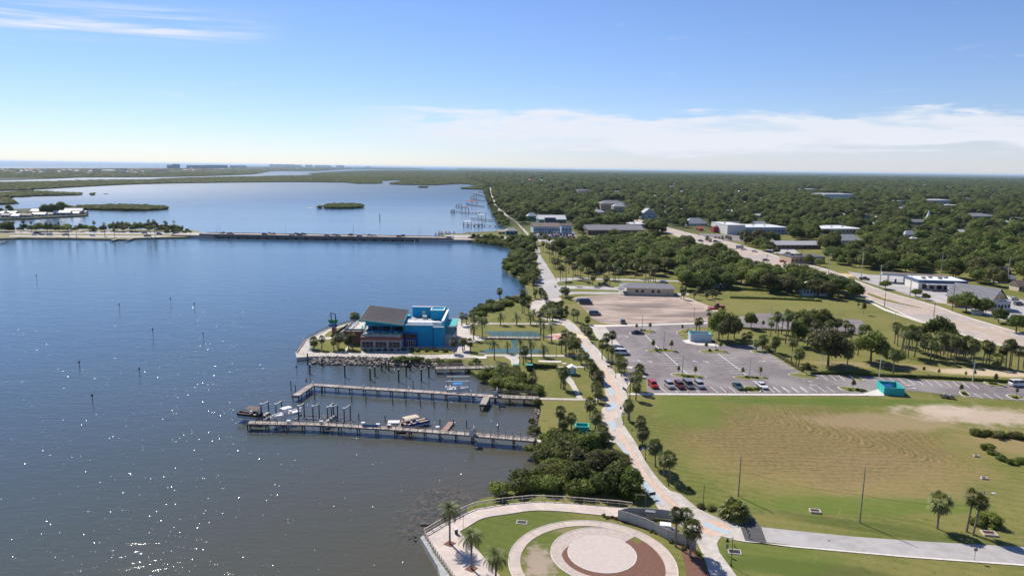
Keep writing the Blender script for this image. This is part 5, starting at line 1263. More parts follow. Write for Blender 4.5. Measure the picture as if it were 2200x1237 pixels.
q = MB(); q.beam((0, -.2, 4.7), (w_, -.2, 4.7), .2, .5); q.beam((w_ / 2, -.2, 4.7), (w_ / 2, -.2, 10), .4, .3); q.beam((2.5, -.2, 6.5), (w_ / 2, -.2, 8.6), .2, .3); q.beam((w_ - 2.5, -.2, 6.5), (w_ / 2, -.2, 8.6), .2, .3); q.obj('trim', M_white, t)
CLEAR.append((2110, 2210, 630, 680))

# fuel station: canopy on columns, pumps, store
t = thing('fuel_canopy', 'long fuel station canopy with a pale blue edge', 'canopy', G(1893, 607), -.40)
q = MB(); q.box(0, 34, 0, 9, 4.6, 5.6); q.obj('fascia', WM['blue'], t)
q = MB(); q.box(.3, 33.7, .3, 8.7, 5.6, 5.75); q.obj('roof', RM['brown'], t)
cm = MB().box(-.25, .25, -.25, .25, 0, 4.6).mesh('column', M_white)
for k in range(4):
    for yy in (2, 7): ob('column', cm, t, loc=(4 + k * 8.6, yy, 0))
pm = MB().box(-.5, .5, -.3, .3, 0, 2.1).mesh('fuel_pump', WM['darkblue'])
for k in range(3):
    c = t.matrix_basis @ Vector((8 + k * 8.6, 4.5, 0))
    ob('fuel_pump', pm, None, loc=c, rot=-.40, label=f'blue fuel pump under the canopy, {ordi(k)} from the left', cat='fuel pump', group='pumps under the canopy')
t = thing('station_store', 'fuel station store with white walls and a dark blue roof band', 'store', G(1972, 622), -.10)
q = MB(); q.box(0, 26, 0, 17, 0, 4.2); q.obj('wall', WM['white'], t)
q = MB(); q.box(-.3, 26.3, -.3, 17.3, 4.2, 5.6); q.obj('fascia', WM['darkblue'], t)
q = MB(); q.box(.4, 25.6, .4, 16.6, 5.3, 5.62); q.obj('roof', M_white, t)
q = MB(); q.box(3, 23, -4.5, -.3, 3.4, 3.8); q.obj('awning', WM['grey'], t)
um = MB().box(-1, 1, -.8, .8, 0, 1.1).mesh('roof_unit', M_grey)
for k, (x, y) in enumerate([(5, 6), (10, 9), (14, 6), (19, 10)]): ob('roof_unit', um, t, loc=(x, y, 5.6))
for k in range(6):
    q = MB(); q.box(2 + k * 4, 4.6 + k * 4, -.05, 0, .6, 3.2); q.obj('window', M_glass, t)
CLEAR.append((1885, 2045, 585, 650))
# road sign kiosk on the verge, container
t = thing('sign_plinth', 'small grey monument sign on the verge across the highway', 'sign', G(2098, 677), -.3)
q = MB(); q.box(-2.2, 2.2, -.5, .5, 0, 2.2); q.obj('plinth', WM['grey'], t); q = MB(); q.box(-2.5, 2.5, -.7, .7, 2.2, 2.5); q.obj('cap', WM['brown'], t)
t = thing('container', 'pale storage trailer behind the fuel station store', 'trailer', G(2060, 628), -.15)
q = MB(); q.box(-6, 6, -1.4, 1.4, .6, 3.2); q.obj('body', M_whitemetal, t); q = MB(); q.box(-5.5, 5.5, -1.1, 1.1, 0, .6); q.obj('chassis', M_black, t)

# long beige building by the gravel lot
a = G(1350, 633.5); b = G(1447, 636); Lb = (b - a).length; ang = atan2((b - a).y, (b - a).x)
t = thing('beige_hall', 'long beige hall with a grey hipped roof beside the gravel lot', 'building', a, ang)
wh = HZ(1400, 634, 618.5); rh = HZ(1400, 634, 610) - .3; D = 12
q = MB(); q.box(0, Lb, 0, D, 0, wh); q.obj('wall', WM['cream'], t)
q = MB(); e = .9; q.add([(-4.5, -e, wh), (Lb + e, -e, wh), (Lb + e, D + e, wh), (-4.5, D + e, wh), (1.0, D / 2, rh), (Lb - 5.2, D / 2, rh)], [(0, 1, 5, 4), (1, 2, 5), (2, 3, 4, 5), (3, 0, 4), (0, 3, 2, 1)]); q.obj('roof', M_roofg, t)
for x in (.19, .31, .54, .67):
    q = MB(); q.box(-.75, .75, -.08, .02, 1.5, 2.9); w_ = q.obj('window', WM['brown'], t, loc=(Lb * x, 0, 0)); q = MB(); q.box(-.6, .6, -.11, -.08, 1.65, 2.75); q.obj('pane', M_glass, w_)
q = MB(); q.box(-.5, .5, -.1, 0, 0, 2.1); q.obj('door', WM['tan'], t, loc=(Lb * .88, 0, 0))
pm = MB().tube((0, 0, 0), (0, 0, wh), .12, n=6).mesh('post', M_white)
for k in range(4): ob('post', pm, t, loc=(-3.9, -.3 + k * D / 3, 0))
q = MB(); q.box(-4.2, 0, -.5, D, -.2, .35); q.obj('porch', M_conc, t)
for k in range(9):
    q = MB(); q.box(Lb * (k + .5) / 9 - .03, Lb * (k + .5) / 9 + .03, -.05, -.0, 0, wh); q.obj('pilaster', M_white, t)

# barrier island and peninsula --------------------------------------------------------
for x0, x1, yb, yt, l in [(363, 374, 362.5, 354.5, 'left block of the pair of tall beach condominiums'), (375, 387, 362.5, 352.8, 'right block of the pair of tall beach condominiums'), (405, 442, 362, 355.5, 'wide brown beach hotel right of the condominium pair'),
                          (443, 489, 362, 355, 'longest beach hotel in the row, furthest right'), (497, 530, 360.5, 356, 'low beach hotel at the end of the row')]:
    house(x0, x1, yb, yt, l, 'tower', 'grey', 'lgrey', dep=25, cat='hotel', name='beach_hotel', nw=6 if x1 - x0 > 20 else 3, clear=0)
for x0, x1, yb, yt, l in [(583, 588, 358, 349.8, 'short left tower of the far city cluster'), (588, 596, 358, 348.6, 'tallest stepped tower of the far city'), (598, 614, 358.6, 353, 'wide block right of the tallest far tower'), (618, 628, 358.8, 353.4, 'second wide far block on the skyline'),
                          (631, 633, 358.8, 352, 'thin far spire on the skyline'), (636, 648, 359, 354.6, 'pale far block on the skyline'), (660, 672, 359.4, 354.6, 'far skyline block right of the middle'), (680, 690, 359.5, 355.4, 'low far block on the skyline'),
                          (694, 712, 359.6, 355.4, 'long low far block on the skyline'), (726, 740, 360, 355.6, 'second last far block on the skyline'), (790, 796, 360.6, 357.6, 'last lone far block on the skyline')]:
    house(x0, x1, yb, yt, l, 'tower', 'blue' if x0 % 2 else 'white', 'lgrey', dep=60, cat='tower', name='tower_block', nw=0, clear=0, rot=0)
r = random.Random(4)
for i in range(130):
    x = r.uniform(-20, 760) if i > 80 else r.uniform(-20, 330); yb = r.uniform(364, 373.5) if x < 330 else r.uniform(362.5, 368); w_ = r.uniform(2.5, 9) if i % 9 else r.uniform(16, 34)
    if x > 480: yb = r.uniform(361.2, 364)
    c = r.choice(['white', 'cream', 'blue', 'tan', 'white'])
    house(x, x + w_, yb, yb - r.uniform(1.8, 3.2), f'low {c} beach town building on the far barrier island, about {int(x / 22) + 1} percent across', r.choice(['hip', 'gable', 'flat']), c, r.choice(['white', 'lgrey', 'tan', 'red', 'brown']), dep=16, group='beach town buildings on the barrier island', clear=0, nw=0, name='beach_house')
mh = [(0, 33, 463, 454), (2, 20, 468, 458.5), (24, 40, 468.5, 460), (40, 66, 467.5, 458.5), (66, 92, 459, 449.5), (68, 96, 465.5, 456.5), (96, 112, 464, 457), (114, 150, 463, 452.5), (118, 140, 459, 450), (138, 176, 461, 447.5), (150, 168, 462, 455), (172, 184, 459.5, 453)]
for i, (x0, x1, yb, yt) in enumerate(mh):
    house(x0, x1, yb, yt, f'waterfront mobile home on the peninsula, {ordi(i)} from the left edge', 'gable', ['white', 'cream', 'blue', 'white', 'tan'][i % 5], ['white', 'lgrey', 'white', 'tan', 'white'][i % 5], dep=9, cat='mobile home', name='mobile_home', group='mobile homes on the peninsula', clear=0, wallfrac=.6)
r = random.Random(8)
for x, yb, yt in [(98, 462, 436), (94, 461, 441), (112, 461, 438), (118, 462, 437), (131, 458, 431), (134, 459, 434), (20, 456, 441), (25, 458, 446), (44, 466, 454), (3, 462, 447), (15, 466, 455), (60, 465, 455), (104, 462, 444), (124, 462, 448)]:
    H = HZ(x, yb, yt); oak(G(x, yb), H / 10 * .8, f'dark narrow tree among the mobile homes at {int(x / 1.9)} percent of the way to the tip', 'trees among the mobile homes', sz=H / 9.5)

# woods past counting -----------------------------------------------------------------
HWX = crom(HW_L, 4) + crom(HW_R, 4)[::-1]
EXC = [HWX, P('1130,480 1235,496 1240,530 1120,520'), P('1395,470 1560,515 1600,528 1560,545 1440,505'), P('1820,575 1870,582 1925,586 2000,596 2060,600 2120,616 2215,640 2215,740 1866,612'), P('1235,411 1268,411 1266,427 1236,430'),
       P('1500,500 1560,500 1640,508 1700,516 1700,524 1640,522 1560,520 1510,514'), P('1636,527 1700,527 1722,548 1680,552 1650,545'), P('1700,560 1790,580 1850,600 1866,596 1850,583 1790,566')]
wood_add = 0
EXC.append(crom(RIV_L, 4) + crom(RIV_R, 4)[::-1])
FOREST = P('1002,367 1008,384 1036,392 1048,402 1056,404 1059,424 1066,441 1086,457 1100,468 1120,482 1130,492 1140,497 1235,496 1255,510 1390,506 1440,500 1400,480 1774,577 1820,583 1870,588 1920,590 2000,598 2040,604 2120,620 2215,640 2600,760 3000,760 3000,392')
FOREST += [(3000, HOR(3000, 2)), (1002, HOR(1002, 2.4))]
def bands(poly, spec, excl=True):
    out = []
    for y0, y1, step, s in spec:
        xs = np.arange(-.80 * y1 - 50, .80 * y1 + 50, step); ys = np.arange(y0, y1, step)
        X, Y = np.meshgrid(xs, ys); X = X + (np.arange(len(ys)) % 2)[:, None] * step * .5
        X = X.ravel() + VR.uniform(-.42, .42, X.size) * step; Y = Y.ravel() + VR.uniform(-.42, .42, Y.size) * step
        px, py = PXn(X, Y); k = pip(px, py, poly) & (px > -60) & (px < 2480)
        if excl:
            for e in EXC: k &= ~pip(px, py, e)
            for x0, x1, t0, t1 in CLEAR: k &= ~((px > x0) & (px < x1) & (py > t0) & (py < t1))
            # glades
            gl = np.sin(X * .011 + 1.3) * np.sin(Y * .006 + X * .003) + .35 * np.sin(X * .05) * np.sin(Y * .043)
            k &= ~((gl > .93) & (Y > 750) & (VR.random(X.size) < .85))
        X, Y = X[k], Y[k]; out.append(np.stack([X, Y, s * VR.uniform(.55, 1.45, X.size)], 0))
    return np.concatenate(out, 1)
FA = bands(FOREST, [(330, 1200, 9.6, .95), (1200, 2500, 12, 1.15), (2500, 5200, 22, 1.9), (5200, 11000, 46, 3.4)])
o = np.argsort(FA[1]); FA = FA[:, o]
L0 = 'spreading oak across the highway'
OAKQ += [(FA[1, i], FA[0, i], FA[2, i], L0, 'oaks across the highway', float(PXn(FA[0, i], FA[1, i])[0])) for i in range(400)]
FA = FA[:, 400:]
OAKQ.sort(key=lambda e: e[0]); sel, rest = OAKQ[:230], OAKQ[230:]; L = rowlabels(sel)
for e in sel: oak((e[1], e[0], 0), e[2], L[id(e)], e[4])
FA = np.concatenate([np.array([[e[1] for e in rest], [e[0] for e in rest], [e[2] for e in rest]]), FA], 1)
OAKN = [c for c in COL.objects if c.name.startswith('crown') and c.parent and c.parent.name.startswith('oak_tree')]
seen = []; crn = []
for c in OAKN:
    if c.data.name not in seen: seen.append(c.data.name); crn.append(c)
S = FA[2].copy(); 
far_o = stuff_trees('town_woods', FA[0], FA[1], np.minimum(S, 3.6), crn[:5])
far_o.data.attributes['th'].data.foreach_set('value', (np.clip(S, 0, 1.25) * VR.uniform(.75, 1.2, len(S))).astype(np.float32))
# mangrove flats
bc = []; seen = []
for c in list(COL.objects):
    if c.name.startswith('foliage') and c.parent and c.parent.name.startswith('mangrove_bush') and c.data.name not in seen: seen.append(c.data.name); bc.append(c)
for n_, p_ in MARSH:
    if n_ == 'peninsula': continue
    near = n_ == 'mangrove_island'
    poly = crom(p_, 2, True)
    if n_ == 'barrier_island': FM = bands(poly, [(2800, 5200, 17, 2.8), (5200, 9000, 32, 5.0), (9000, 30000, 110, 14)], False)
    elif near: FM = bands(poly, [(600, 3000, 3.4, 1.5)], False)
    else: FM = bands(poly, [(700, 2300, 6.5, 2.0), (2300, 4200, 11, 2.6), (4200, 7500, 24, 4.6), (7500, 14000, 60, 9.0)], False)
    if FM.shape[1] == 0: continue
    o_ = stuff_trees('mangroves', FM[0], FM[1], FM[2], bc[:4], z=.2)
    o_.data.attributes['th'].data.foreach_set('value', (np.clip(FM[2], 0, 1.35 if n_ != 'barrier_island' else 1.5) * VR.uniform(.6, 1.3, FM.shape[1])).astype(np.float32))
print('forest', FA.shape)

BA_ = np.array([[e[1] for e in BREST], [e[0] for e in BREST], [e[2] for e in BREST]]); stuff_trees('shore_shrubs', BA_[0], BA_[1], BA_[2], bc[:4])
# ------------------------------------------------------------------ the blue restaurant
A = G(775, 752); AX, AY = A.x, A.y
M_bl = mat('turquoise_blue_stucco', (.004, .32, .53), .75, (.004, .28, .48), .3)
M_bl2 = mat('bright_blue_stucco', (.005, .39, .60), .75, (.005, .35, .55), .3)
M_navy = mat('navy_wall', (.008, .045, .24), .6, (.006, .036, .19), .4)
M_brick = mat('brick_red', (.24, .10, .075), .85, (.17, .07, .055), 3)
M_sroof = mat('standing_seam_roof', (.10, .086, .092), .6, (.078, .068, .074), .5)
M_terr = mat('terrace_floor', (.55, .51, .46), .8)
M_bw = mat('blue_white_wall', (.40, .40, .41), .8)
R_ = thing('restaurant', 'big bright blue waterfront restaurant with a slanted grey roof', 'restaurant', A)
def rb(name, x0, x1, y0, y1, z0, z1, m, par=None):
    return MB().box(x0, x1, y0, y1, z0, z1).obj(name, m, par or R_)
# lower front dining block
rb('wall', 0, 14.4, 0, 7.0, 0, 3.75, M_bw)
rb('brick_band', -.12, 14.5, -.12, 7.1, 3.75, 4.95, M_brick)
rb('terrace', .1, 14.3, .1, 6.9, 4.97, 5.0, M_terr)
for k in range(3):
    x = .45 + k * 4.75
    w_ = rb('window', x, x + 4.2, -.10, -.02, 1.0, 3.3, M_bw)
    for j in range(3): rb('pane', x + .12 + j * 1.36, x + 1.36 + j * 1.36, -.14, -.10, 1.12, 3.2, M_glass, w_)
rl = rb('railing', .1, 14.4, -.02, .02, 5.95, 6.02, M_black)
for k in range(11): rb('post', .1 + k * 1.42, .16 + k * 1.42, -.03, .03, 4.97, 6.0, M_black)
rb('glass_panel', .15, 14.3, -.01, .01, 5.1, 5.9, mat('rail_glass', (.25, .32, .34), .1, spec=.8))
# covered deck: navy lower wall, blue upper wall, slim columns
rb('back_wall', .8, 14.6, 9.5, 9.7, 5.0, 8.0, M_navy)
rb('upper_wall', .4, 14.6, 7.15, 7.4, 7.3, 9.3, M_bl)
rb('hall', .8, 14.7, 9.7, 24, 0, 8.2, M_bl)
rb('side_beam', .4, .7, 7.2, 24, 7.3, 10.0, M_bl)
for k in range(4): rb('column', .5 + k * 4.6, .66 + k * 4.6, 6.6, 6.76, 4.97, 9.2 - k * .35, M_teal)
for k in range(3): rb('window', 2.4 + k * 4.2, 5.0 + k * 4.2, 9.42, 9.5, 5.4, 7.6, M_glass)
# slanted roof (falls to the right)
zFL, zFR, zBL, zBR = 10.4, 8.7, 12.0, 10.3
rf = [(-1.1, 3.4, zFL), (14.6, 3.4, zFR), (14.2, 22.6, zBR), (-1.1, 22.6, zBL)]
q = MB(); q.add([(x, y, z) for x, y, z in rf] + [(x, y, z - .35) for x, y, z in rf], [(0, 1, 2, 3), (7, 6, 5, 4)]); q.obj('roof', M_sroof, R_)
q = MB()
for a_, b_ in ((0, 1), (1, 2), (2, 3), (3, 0)):
    q.beam(Vector(rf[a_]) - Vector((0, 0, .22)), Vector(rf[b_]) - Vector((0, 0, .22)), .12, .5)
q.obj('fascia', M_teal, R_)
q = MB()
for k in range(1, 40):
    f = k / 40; a_ = Vector(rf[0]).lerp(Vector(rf[3]), f); b_ = Vector(rf[1]).lerp(Vector(rf[2]), f); q.beam(a_ + Vector((0, 0, .03)), b_ + Vector((0, 0, .03)), .05, .05)
q.obj('roof_seam', M_sroof, R_, kind='stuff')
q = MB(); q.add([(-.9, 3.8, zFL - .4), (14.4, 3.8, zFR - .4), (14.4, 7.3, zFR - .1), (-.9, 7.3, zFL - .1)], [(0, 1, 2, 3)]); q.obj('soffit', M_teal, R_)
# blue box
zt = 7.7
rb('wall', 14.5, 25.1, 7.2, 8.0, 0, zt, M_bl); rb('wall', 25.4, 29.0, 6.4, 8.0, 0, zt - .5, M_bl)
rb('wall', 28.4, 29.0, 8.0, 28.0, 0, 9.4, M_bl2); rb('wall', 14.7, 28.4, 27.4, 28.0, 0, 10.4, M_bl2)
rb('wall', 25.1, 25.4, 7.0, 8.0, 0, zt - .3, M_navy)
rb('flat_roof', 14.6, 28.4, 8.0, 27.4, 6.3, 6.6, M_grey)
for c in ((14.4, 25.2, 7.0, 7.5, zt, zt + .35), (25.2, 29.2, 6.2, 6.7, zt - .5, zt - .15), (28.3, 29.15, 6.7, 28.0, 9.4, 9.7), (14.6, 25.4, 27.3, 28.15, 10.4, 10.7)): rb('coping', *c, M_white)
rb('stair_head', 22.6, 27.6, 22.5, 27.3, 6.6, 10.2, M_bl2)
for c in ((22.4, 27.8, 22.3, 22.7, 10.2, 10.5), (22.4, 22.8, 22.7, 27.5, 10.2, 10.5), (27.4, 27.8, 22.7, 27.5, 10.2, 10.5), (22.4, 27.8, 27.1, 27.5, 10.55, 10.8)): rb('coping', *c, M_white)
q = MB(); n = 8
q.loft([[(15.4 + 0, 9.2 + 3.4 * (1 - cos(pi * i / n)) / 2 * 1, zt - .6 + 1.5 * math.sin(pi * i / n)) for i in range(n + 1)], [(25.4, 9.2 + 3.4 * (1 - cos(pi * i / n)) / 2, zt - .6 + 1.5 * math.sin(pi * i / n)) for i in range(n + 1)]]); q.obj('curved_roof', M_white, R_)
for x, y, s in ((26, 9.5, 1.4), (27, 12, 1.0), (16, 13.8, 1.2), (19.5, 15, 1.0), (20, 24, .8)): rb('roof_unit', x - s, x + s, y - s * .7, y + s * .7, 6.6, 6.6 + s * 1.5, M_whitemetal)
rb('sliding_door', 18.6, 19.9, 27.28, 27.38, 6.6, 9.0, M_whitemetal)
# scale-like relief on the upper part of the blue wall
q = MB()
for r_ in range(5):
    for k in range(14 - r_):
        x = 15.1 + k * .72 + (.36 if r_ % 2 else 0); z = zt - .3 - r_ * .45
        q.add([(x, 7.17, z), (x + .34, 7.12, z - .34), (x + .68, 7.17, z), (x + .34, 7.19, z + .1)], [(0, 1, 2), (0, 2, 3)])
q.obj('scale_relief', M_bl2, R_, kind='stuff')
# entrance
e_ = rb('entrance', 14.6, 19.3, 5.6, 7.15, 0, 4.9, M_navy); rb('entrance_frame', 14.9, 19.0, 5.5, 5.6, 3.3, 4.7, M_glass)
rb('canopy', 14.5, 19.5, 4.6, 5.7, 4.9, 5.2, M_navy)
for k in range(4):
    d_ = rb('door', 15.5 + k * .82, 16.25 + k * .82, 5.46, 5.56, .05, 2.5, M_white); rb('pane', 15.58 + k * .82, 16.17 + k * .82, 5.42, 5.46, .2, 2.4, M_glass, d_)
# left raised deck with stairs, right annex
rb('deck', -7.6, 0, 8.2, 24, 0, 4.0, M_brick); rb('brick_band', -7.7, 0, 8.1, 24.1, 4.0, 4.95, M_brick); rb('deck_floor', -7.5, -.1, 8.3, 23.9, 4.96, 5.0, M_terr)  # dark brick colour on the deck body stands in for shadow below it
for c in ((-7.6, 0, 8.2, 8.24), (-7.64, -7.6, 8.2, 24), (-7.6, 0, 23.9, 23.94)): rb('railing', *c, 5.85, 5.92, M_black); rb('glass_panel', *c, 5.1, 5.8, MATS['rail_glass'])
q = MB()
for k in range(16): q.box(-7.8 - (k + 1) * .42, -7.8 - k * .42, 15, 18, 0, 4.8 - k * .3)
q.obj('stair', M_conc, R_)
q = MB(); q.beam((-7.8, 14.9, 5.8), (-14.5, 14.9, 1.1), .06, .9); q.obj('stair_railing', M_black, R_)
rb('annex', 29.0, 32.6, 9, 24, 0, 3.3, M_bw); rb('annex_floor', 29, 32.8, 9, 24, 3.3, 3.6, M_terr); rb('annex_canopy', 29, 33.2, 12, 24, 6.5, 6.7, M_teal)
for y in (12.2, 16, 20, 23.8): rb('post', 32.6, 32.75, y, y + .15, 3.6, 6.5, M_black)
rb('annex_railing', 32.7, 32.8, 9, 24, 4.4, 4.5, M_black)
# tables and chairs on the terraces
def table(x, y, z, m, label):
    t = thing('terrace_table', label, 'table', (AX + x, AY + y, z), VC.uniform(0, 1), 'tables on the restaurant terraces')
    q = MB(); q.box(-.5, .5, -.4, .4, .70, .76); q.obj('tabletop', m, t); q = MB(); q.tube((0, 0, 0), (0, 0, .7), .05); q.obj('leg', M_black, t)
    for s in (-1, 1):
        q = MB(); q.box(-.22, .22, s * .75 - .22, s * .75 + .22, .42, .48); q.box(-.22, .22, s * .97 - .03, s * .97 + .03, .48, .9); q.obj('seat', M_teal, t)
M_lime = mat('lime_plastic', (.42, .50, .10), .6)
for k in range(9): table(1.2 + k * 1.55, 1.4, 5.0, [M_white, M_teal, M_lime][k % 3], f'small square table at the edge of the front terrace, {ordi(k)} from left')
for k in range(6): table(1.4 + k * 2.1, 4.3, 5.0, [M_teal, M_white][k % 2], f'small square table in the second terrace row, {ordi(k)} from left')
for k in range(10): table(-1.5 - (k % 2) * 4.2, 9.6 + (k // 2) * 2.9, 5.0, [M_teal, M_white][k % 2], f'small table on the raised side deck, {["right", "left"][k % 2]} column, {ordi(k // 2)} from the front')
# green boat sign on a brick pier
sx, sy = 717, 724; b0 = G(sx, sy); Hs = HZ(sx, sy, 672)
t = thing('sign_tower', 'brick pier sign with a green boat shape and navy frame beside the restaurant', 'sign', b0)
q = MB(); q.box(-.55, .55, -.4, .4, 0, 4.0); q.obj('brick_pier', M_brick, t)
q = MB(); q.box(.75, 1.15, -.2, .2, 0, 7.6); q.obj('post', M_navy, t)
q = MB(); q.box(-1.8, 1.6, -.25, .25, 4.2, 5.0); q.obj('sign_board', mat('sign_blue', (.01, .08, .30), .5), t)
q = MB(); q.add([(-2.1, -.3, 6.9), (2.1, -.3, 6.9), (1.2, -.3, 5.2), (-1.2, -.3, 5.2), (-2.1, .3, 6.9), (2.1, .3, 6.9), (1.2, .3, 5.2), (-1.2, .3, 5.2)], [(0, 3, 2, 1), (4, 5, 6, 7), (0, 1, 5, 4), (1, 2, 6, 5), (2, 3, 7, 6), (3, 0, 4, 7)]); q.obj('boat_shape', mat('sign_green', (.01, .22, .12), .5), t)
q = MB(); q.beam((-.7, 0, 6.9), (-.9, 0, Hs), .3, .3); q.beam((.9, 0, 6.9), (.9, 0, Hs - .5), .3, .3); q.beam((-.9, 0, Hs), (.9, 0, Hs - .45), .3, .3); q.obj('frame', M_navy, t)

# ------------------------------------------------------------------ railings
def railing(pts, label, h=1.07, sp=2.3, m=M_black, pw=.06, rails=(1.0, .55, .15), world=False, rw=.06, name='railing', z0=0.05, cat='railing', cap=None):
    q = [Vector(p) for p in pts] if world else [G(*p) for p in pts]
    t = thing(name, label, cat, q[0]); o0 = q[0]
    pm = MB().box(-pw / 2, pw / 2, -pw / 2, pw / 2, 0, h).mesh('post', m)
    for a, b in zip(q, q[1:]):
        L = (b - a).length; n = max(1, round(L / sp))
        for k in range(n + (b is q[-1])):
            p = a.lerp(b, k / n); ob('post', pm, t, loc=(p.x - o0.x, p.y - o0.y, z0 + (p.z - o0.z)), rot=atan2(b.y - a.y, b.x - a.x))
    for f in rails:
        b_ = MB()
        for a, b in zip(q, q[1:]): b_.beam(a - o0 + Vector((0, 0, z0 + h * f)), b - o0 + Vector((0, 0, z0 + h * f)), rw, rw * .8)
        b_.obj('rail', m, t)
    if cap:
        b_ = MB()
        for a, b in zip(q, q[1:]): b_.beam(a - o0 + Vector((0, 0, z0 + h + .03)), b - o0 + Vector((0, 0, z0 + h + .03)), cap, .05)
        b_.obj('handrail', M_woodl, t)
    return t
railing([(637, 757.5), (657, 730), (703, 707), (757, 691), (792, 683)], 'black railing along the outer curve of the restaurant quay', sp=1.8, pw=.09, rw=.08, rails=(1, .75, .5, .25))
railing([(637, 757.5), (660, 764.5), (700, 761.5), (760, 762), (850, 764.5), (940, 766.5)], 'thin black railing along the walk above the rock bank', sp=2.0, pw=.05, rw=.04)
railing([(985, 690), (1010, 689.5)], 'railing by the water behind the restaurant', sp=1.5)
railing([(954, 690), (985, 690)], 'railing by the water at the back corner of the restaurant', sp=1.5)
railing([(911, 1149), (960, 1120), (1000, 1099), (1019, 1091), (1080, 1081), (1143, 1075)], 'wooden railing along the curved walk of the plaza, left section', sp=1.95, m=M_woodl, pw=.12, rw=.07, rails=(.93, .5), cap=.16, h=1.1)
railing([(1143, 1075), (1210, 1077.5), (1280, 1083), (1330, 1087), (1358, 1091)], 'wooden railing along the curved walk of the plaza, right section', sp=1.95, m=M_woodl, pw=.12, rw=.07, rails=(.93, .5), cap=.16, h=1.1)
railing([(911, 1150), (932, 1185), (958, 1221), (985, 1261), (1008, 1298)], 'wooden railing on top of the plaza seawall', sp=1.0, m=M_woodl, pw=.12, rw=.06, rails=(.93, .5), h=1.1)

# ------------------------------------------------------------------ piers
def pier(pts, w, z, label, sp=4.4, rails=None, name='pier', deckm=None, ph=.0, piles=True, zw=WZ, pr=.15, joists=True):
    q = [G(x, y, z) for x, y in pts]; o0 = Vector((q[0].x, q[0].y, 0)); t = thing(name, label, 'pier', o0)
    b = MB(); ln = MB()
    for a, c in zip(q, q[1:]):
        b.beam(a - o0 - Vector((0, 0, .06)), c - o0 - Vector((0, 0, .06)), w, .12)
        d = (c - a).normalized(); s_ = Vector((-d.y, d.x, 0)) * (w / 2 - .06)
        for s in (-1, 1): b.beam(a - o0 + s_ * s - Vector((0, 0, .24)), c - o0 + s_ * s - Vector((0, 0, .24)), .1, .24)
        n = int((c - a).length / .34)
        for k in range(n):
            p = a.lerp(c, (k + .5) / n) - o0; zz = random.uniform(.004, .03)
            dx, dy = d.x * .15, d.y * .15; sx_, sy_ = -d.y * w / 2, d.x * w / 2
            ln.add([(p.x - dx - sx_, p.y - dy - sy_, z + zz), (p.x + dx - sx_, p.y + dy - sy_, z + zz), (p.x + dx + sx_, p.y + dy + sy_, z + zz), (p.x - dx + sx_, p.y - dy + sy_, z + zz)], [(0, 1, 2, 3)], random.randrange(2))
    b.obj('deck_frame', M_wood, t); ln.obj('plank', [deckm or M_woodl, M_wood], t, kind='stuff')
    if piles:
        pm = MB().tube((0, 0, -3), (0, 0, z - .1 + ph - zw + zw), pr, pr * .95, 7).mesh('piling', M_pile)
        cm = MB().box(-w / 2 - .25, w / 2 + .25, -.12, .12, z - .62, z - .36).mesh('cross_beam', M_pile)
        for a, c in zip(q, q[1:]):
            L = (c - a).length; n = max(1, round(L / sp)); d = (c - a).normalized(); an = atan2(d.y, d.x)
            for k in range(n + 1):
                if a is not q[0] and k == 0: continue
                p = a.lerp(c, k / n) - o0
                ob('cross_beam', cm, t, loc=(p.x, p.y, 0), rot=an + pi / 2)
                for s in (-1, 1): ob('piling', pm, t, loc=(p.x - d.y * s * (w / 2 - .15), p.y + d.x * s * (w / 2 - .15), 0))
    return t, q
P5 = (K, 620, 620)
def z5(x, y): return (620 + x / K, 620 + y / K)
def z6(x, y): return (500 + x / 3.143, 780 + y / 3.143)
pier([z5(180, 806), z5(640, 836), z5(1100, 864), z5(1560, 893), z5(1745, 905)], 2.0, .55, 'long grey wooden pier, upper of the two, without railing at its outer part')
pier([z5(1745, 905), z5(2110, 920)], 2.4, .75, 'railed landing ramp of the upper pier')
pier([z5(195, 808), z5(60, 900)], 2.0, .5, 'angled outer end of the upper pier')
pier([z5(1675, 905), z5(1640, 975)], 1.8, .5, 'short finger dock below the upper pier')
pier([(534, 907), z6(600, 410), z6(1100, 440), z6(1400, 462), z6(1620, 478)], 1.9, .55, 'long grey wooden pier, lower of the two, with a railing on its near side')
pier([z6(1620, 480), z6(2040, 515)], 2.3, .75, 'railed landing ramp of the lower pier')
pier([(936, 790), (1000, 789), (1086, 788)], 2.6, .45, 'short wooden boardwalk ramp on posts right of the rock bank')
pier([(1042, 724), (1100, 724.5), (1160, 725.5)], 2.8, .55, 'wooden footbridge with railings across the pond', sp=6)
def prail(pts, z, label, m=M_wood): railing([G(x, y, z) for x, y in pts], label, world=True, sp=1.85, m=m, pw=.11, rw=.09, rails=(1.0, .5), z0=0.0, h=1.05)
prail([(533, 912), z6(600, 418), z6(1100, 448), z6(1400, 470), z6(1620, 486)], .55, 'long wooden railing on the near side of the lower pier')
prail([z6(1640, 470), z6(2045, 502)], .75, 'far side railing of the lower pier ramp'); prail([z6(1640, 492), z6(2045, 526)], .75, 'near side railing of the lower pier ramp')
prail([z5(1545, 868), z5(1745, 878), z5(2100, 902)], .75, 'far side railing of the upper pier ramp'); prail([z5(1745, 920), z5(2110, 934)], .75, 'near side railing of the upper pier ramp')
prail([(936, 787), (1086, 785.2)], .5, 'far side railing of the boardwalk ramp', M_woodl); prail([(936, 794), (1086, 791.5)], .5, 'near side railing of the boardwalk ramp', M_woodl)
prail([(1042, 720.6), (1160, 722)], .55, 'far side railing of the pond footbridge'); prail([(1042, 728), (1160, 729.2)], .55, 'near side railing of the pond footbridge')
M_board = mat('board_grey', (.42, .43, .44), .7)
for x, y, l in ((1030, 932, 'grey notice board gate on the lower pier'), ):
    pass
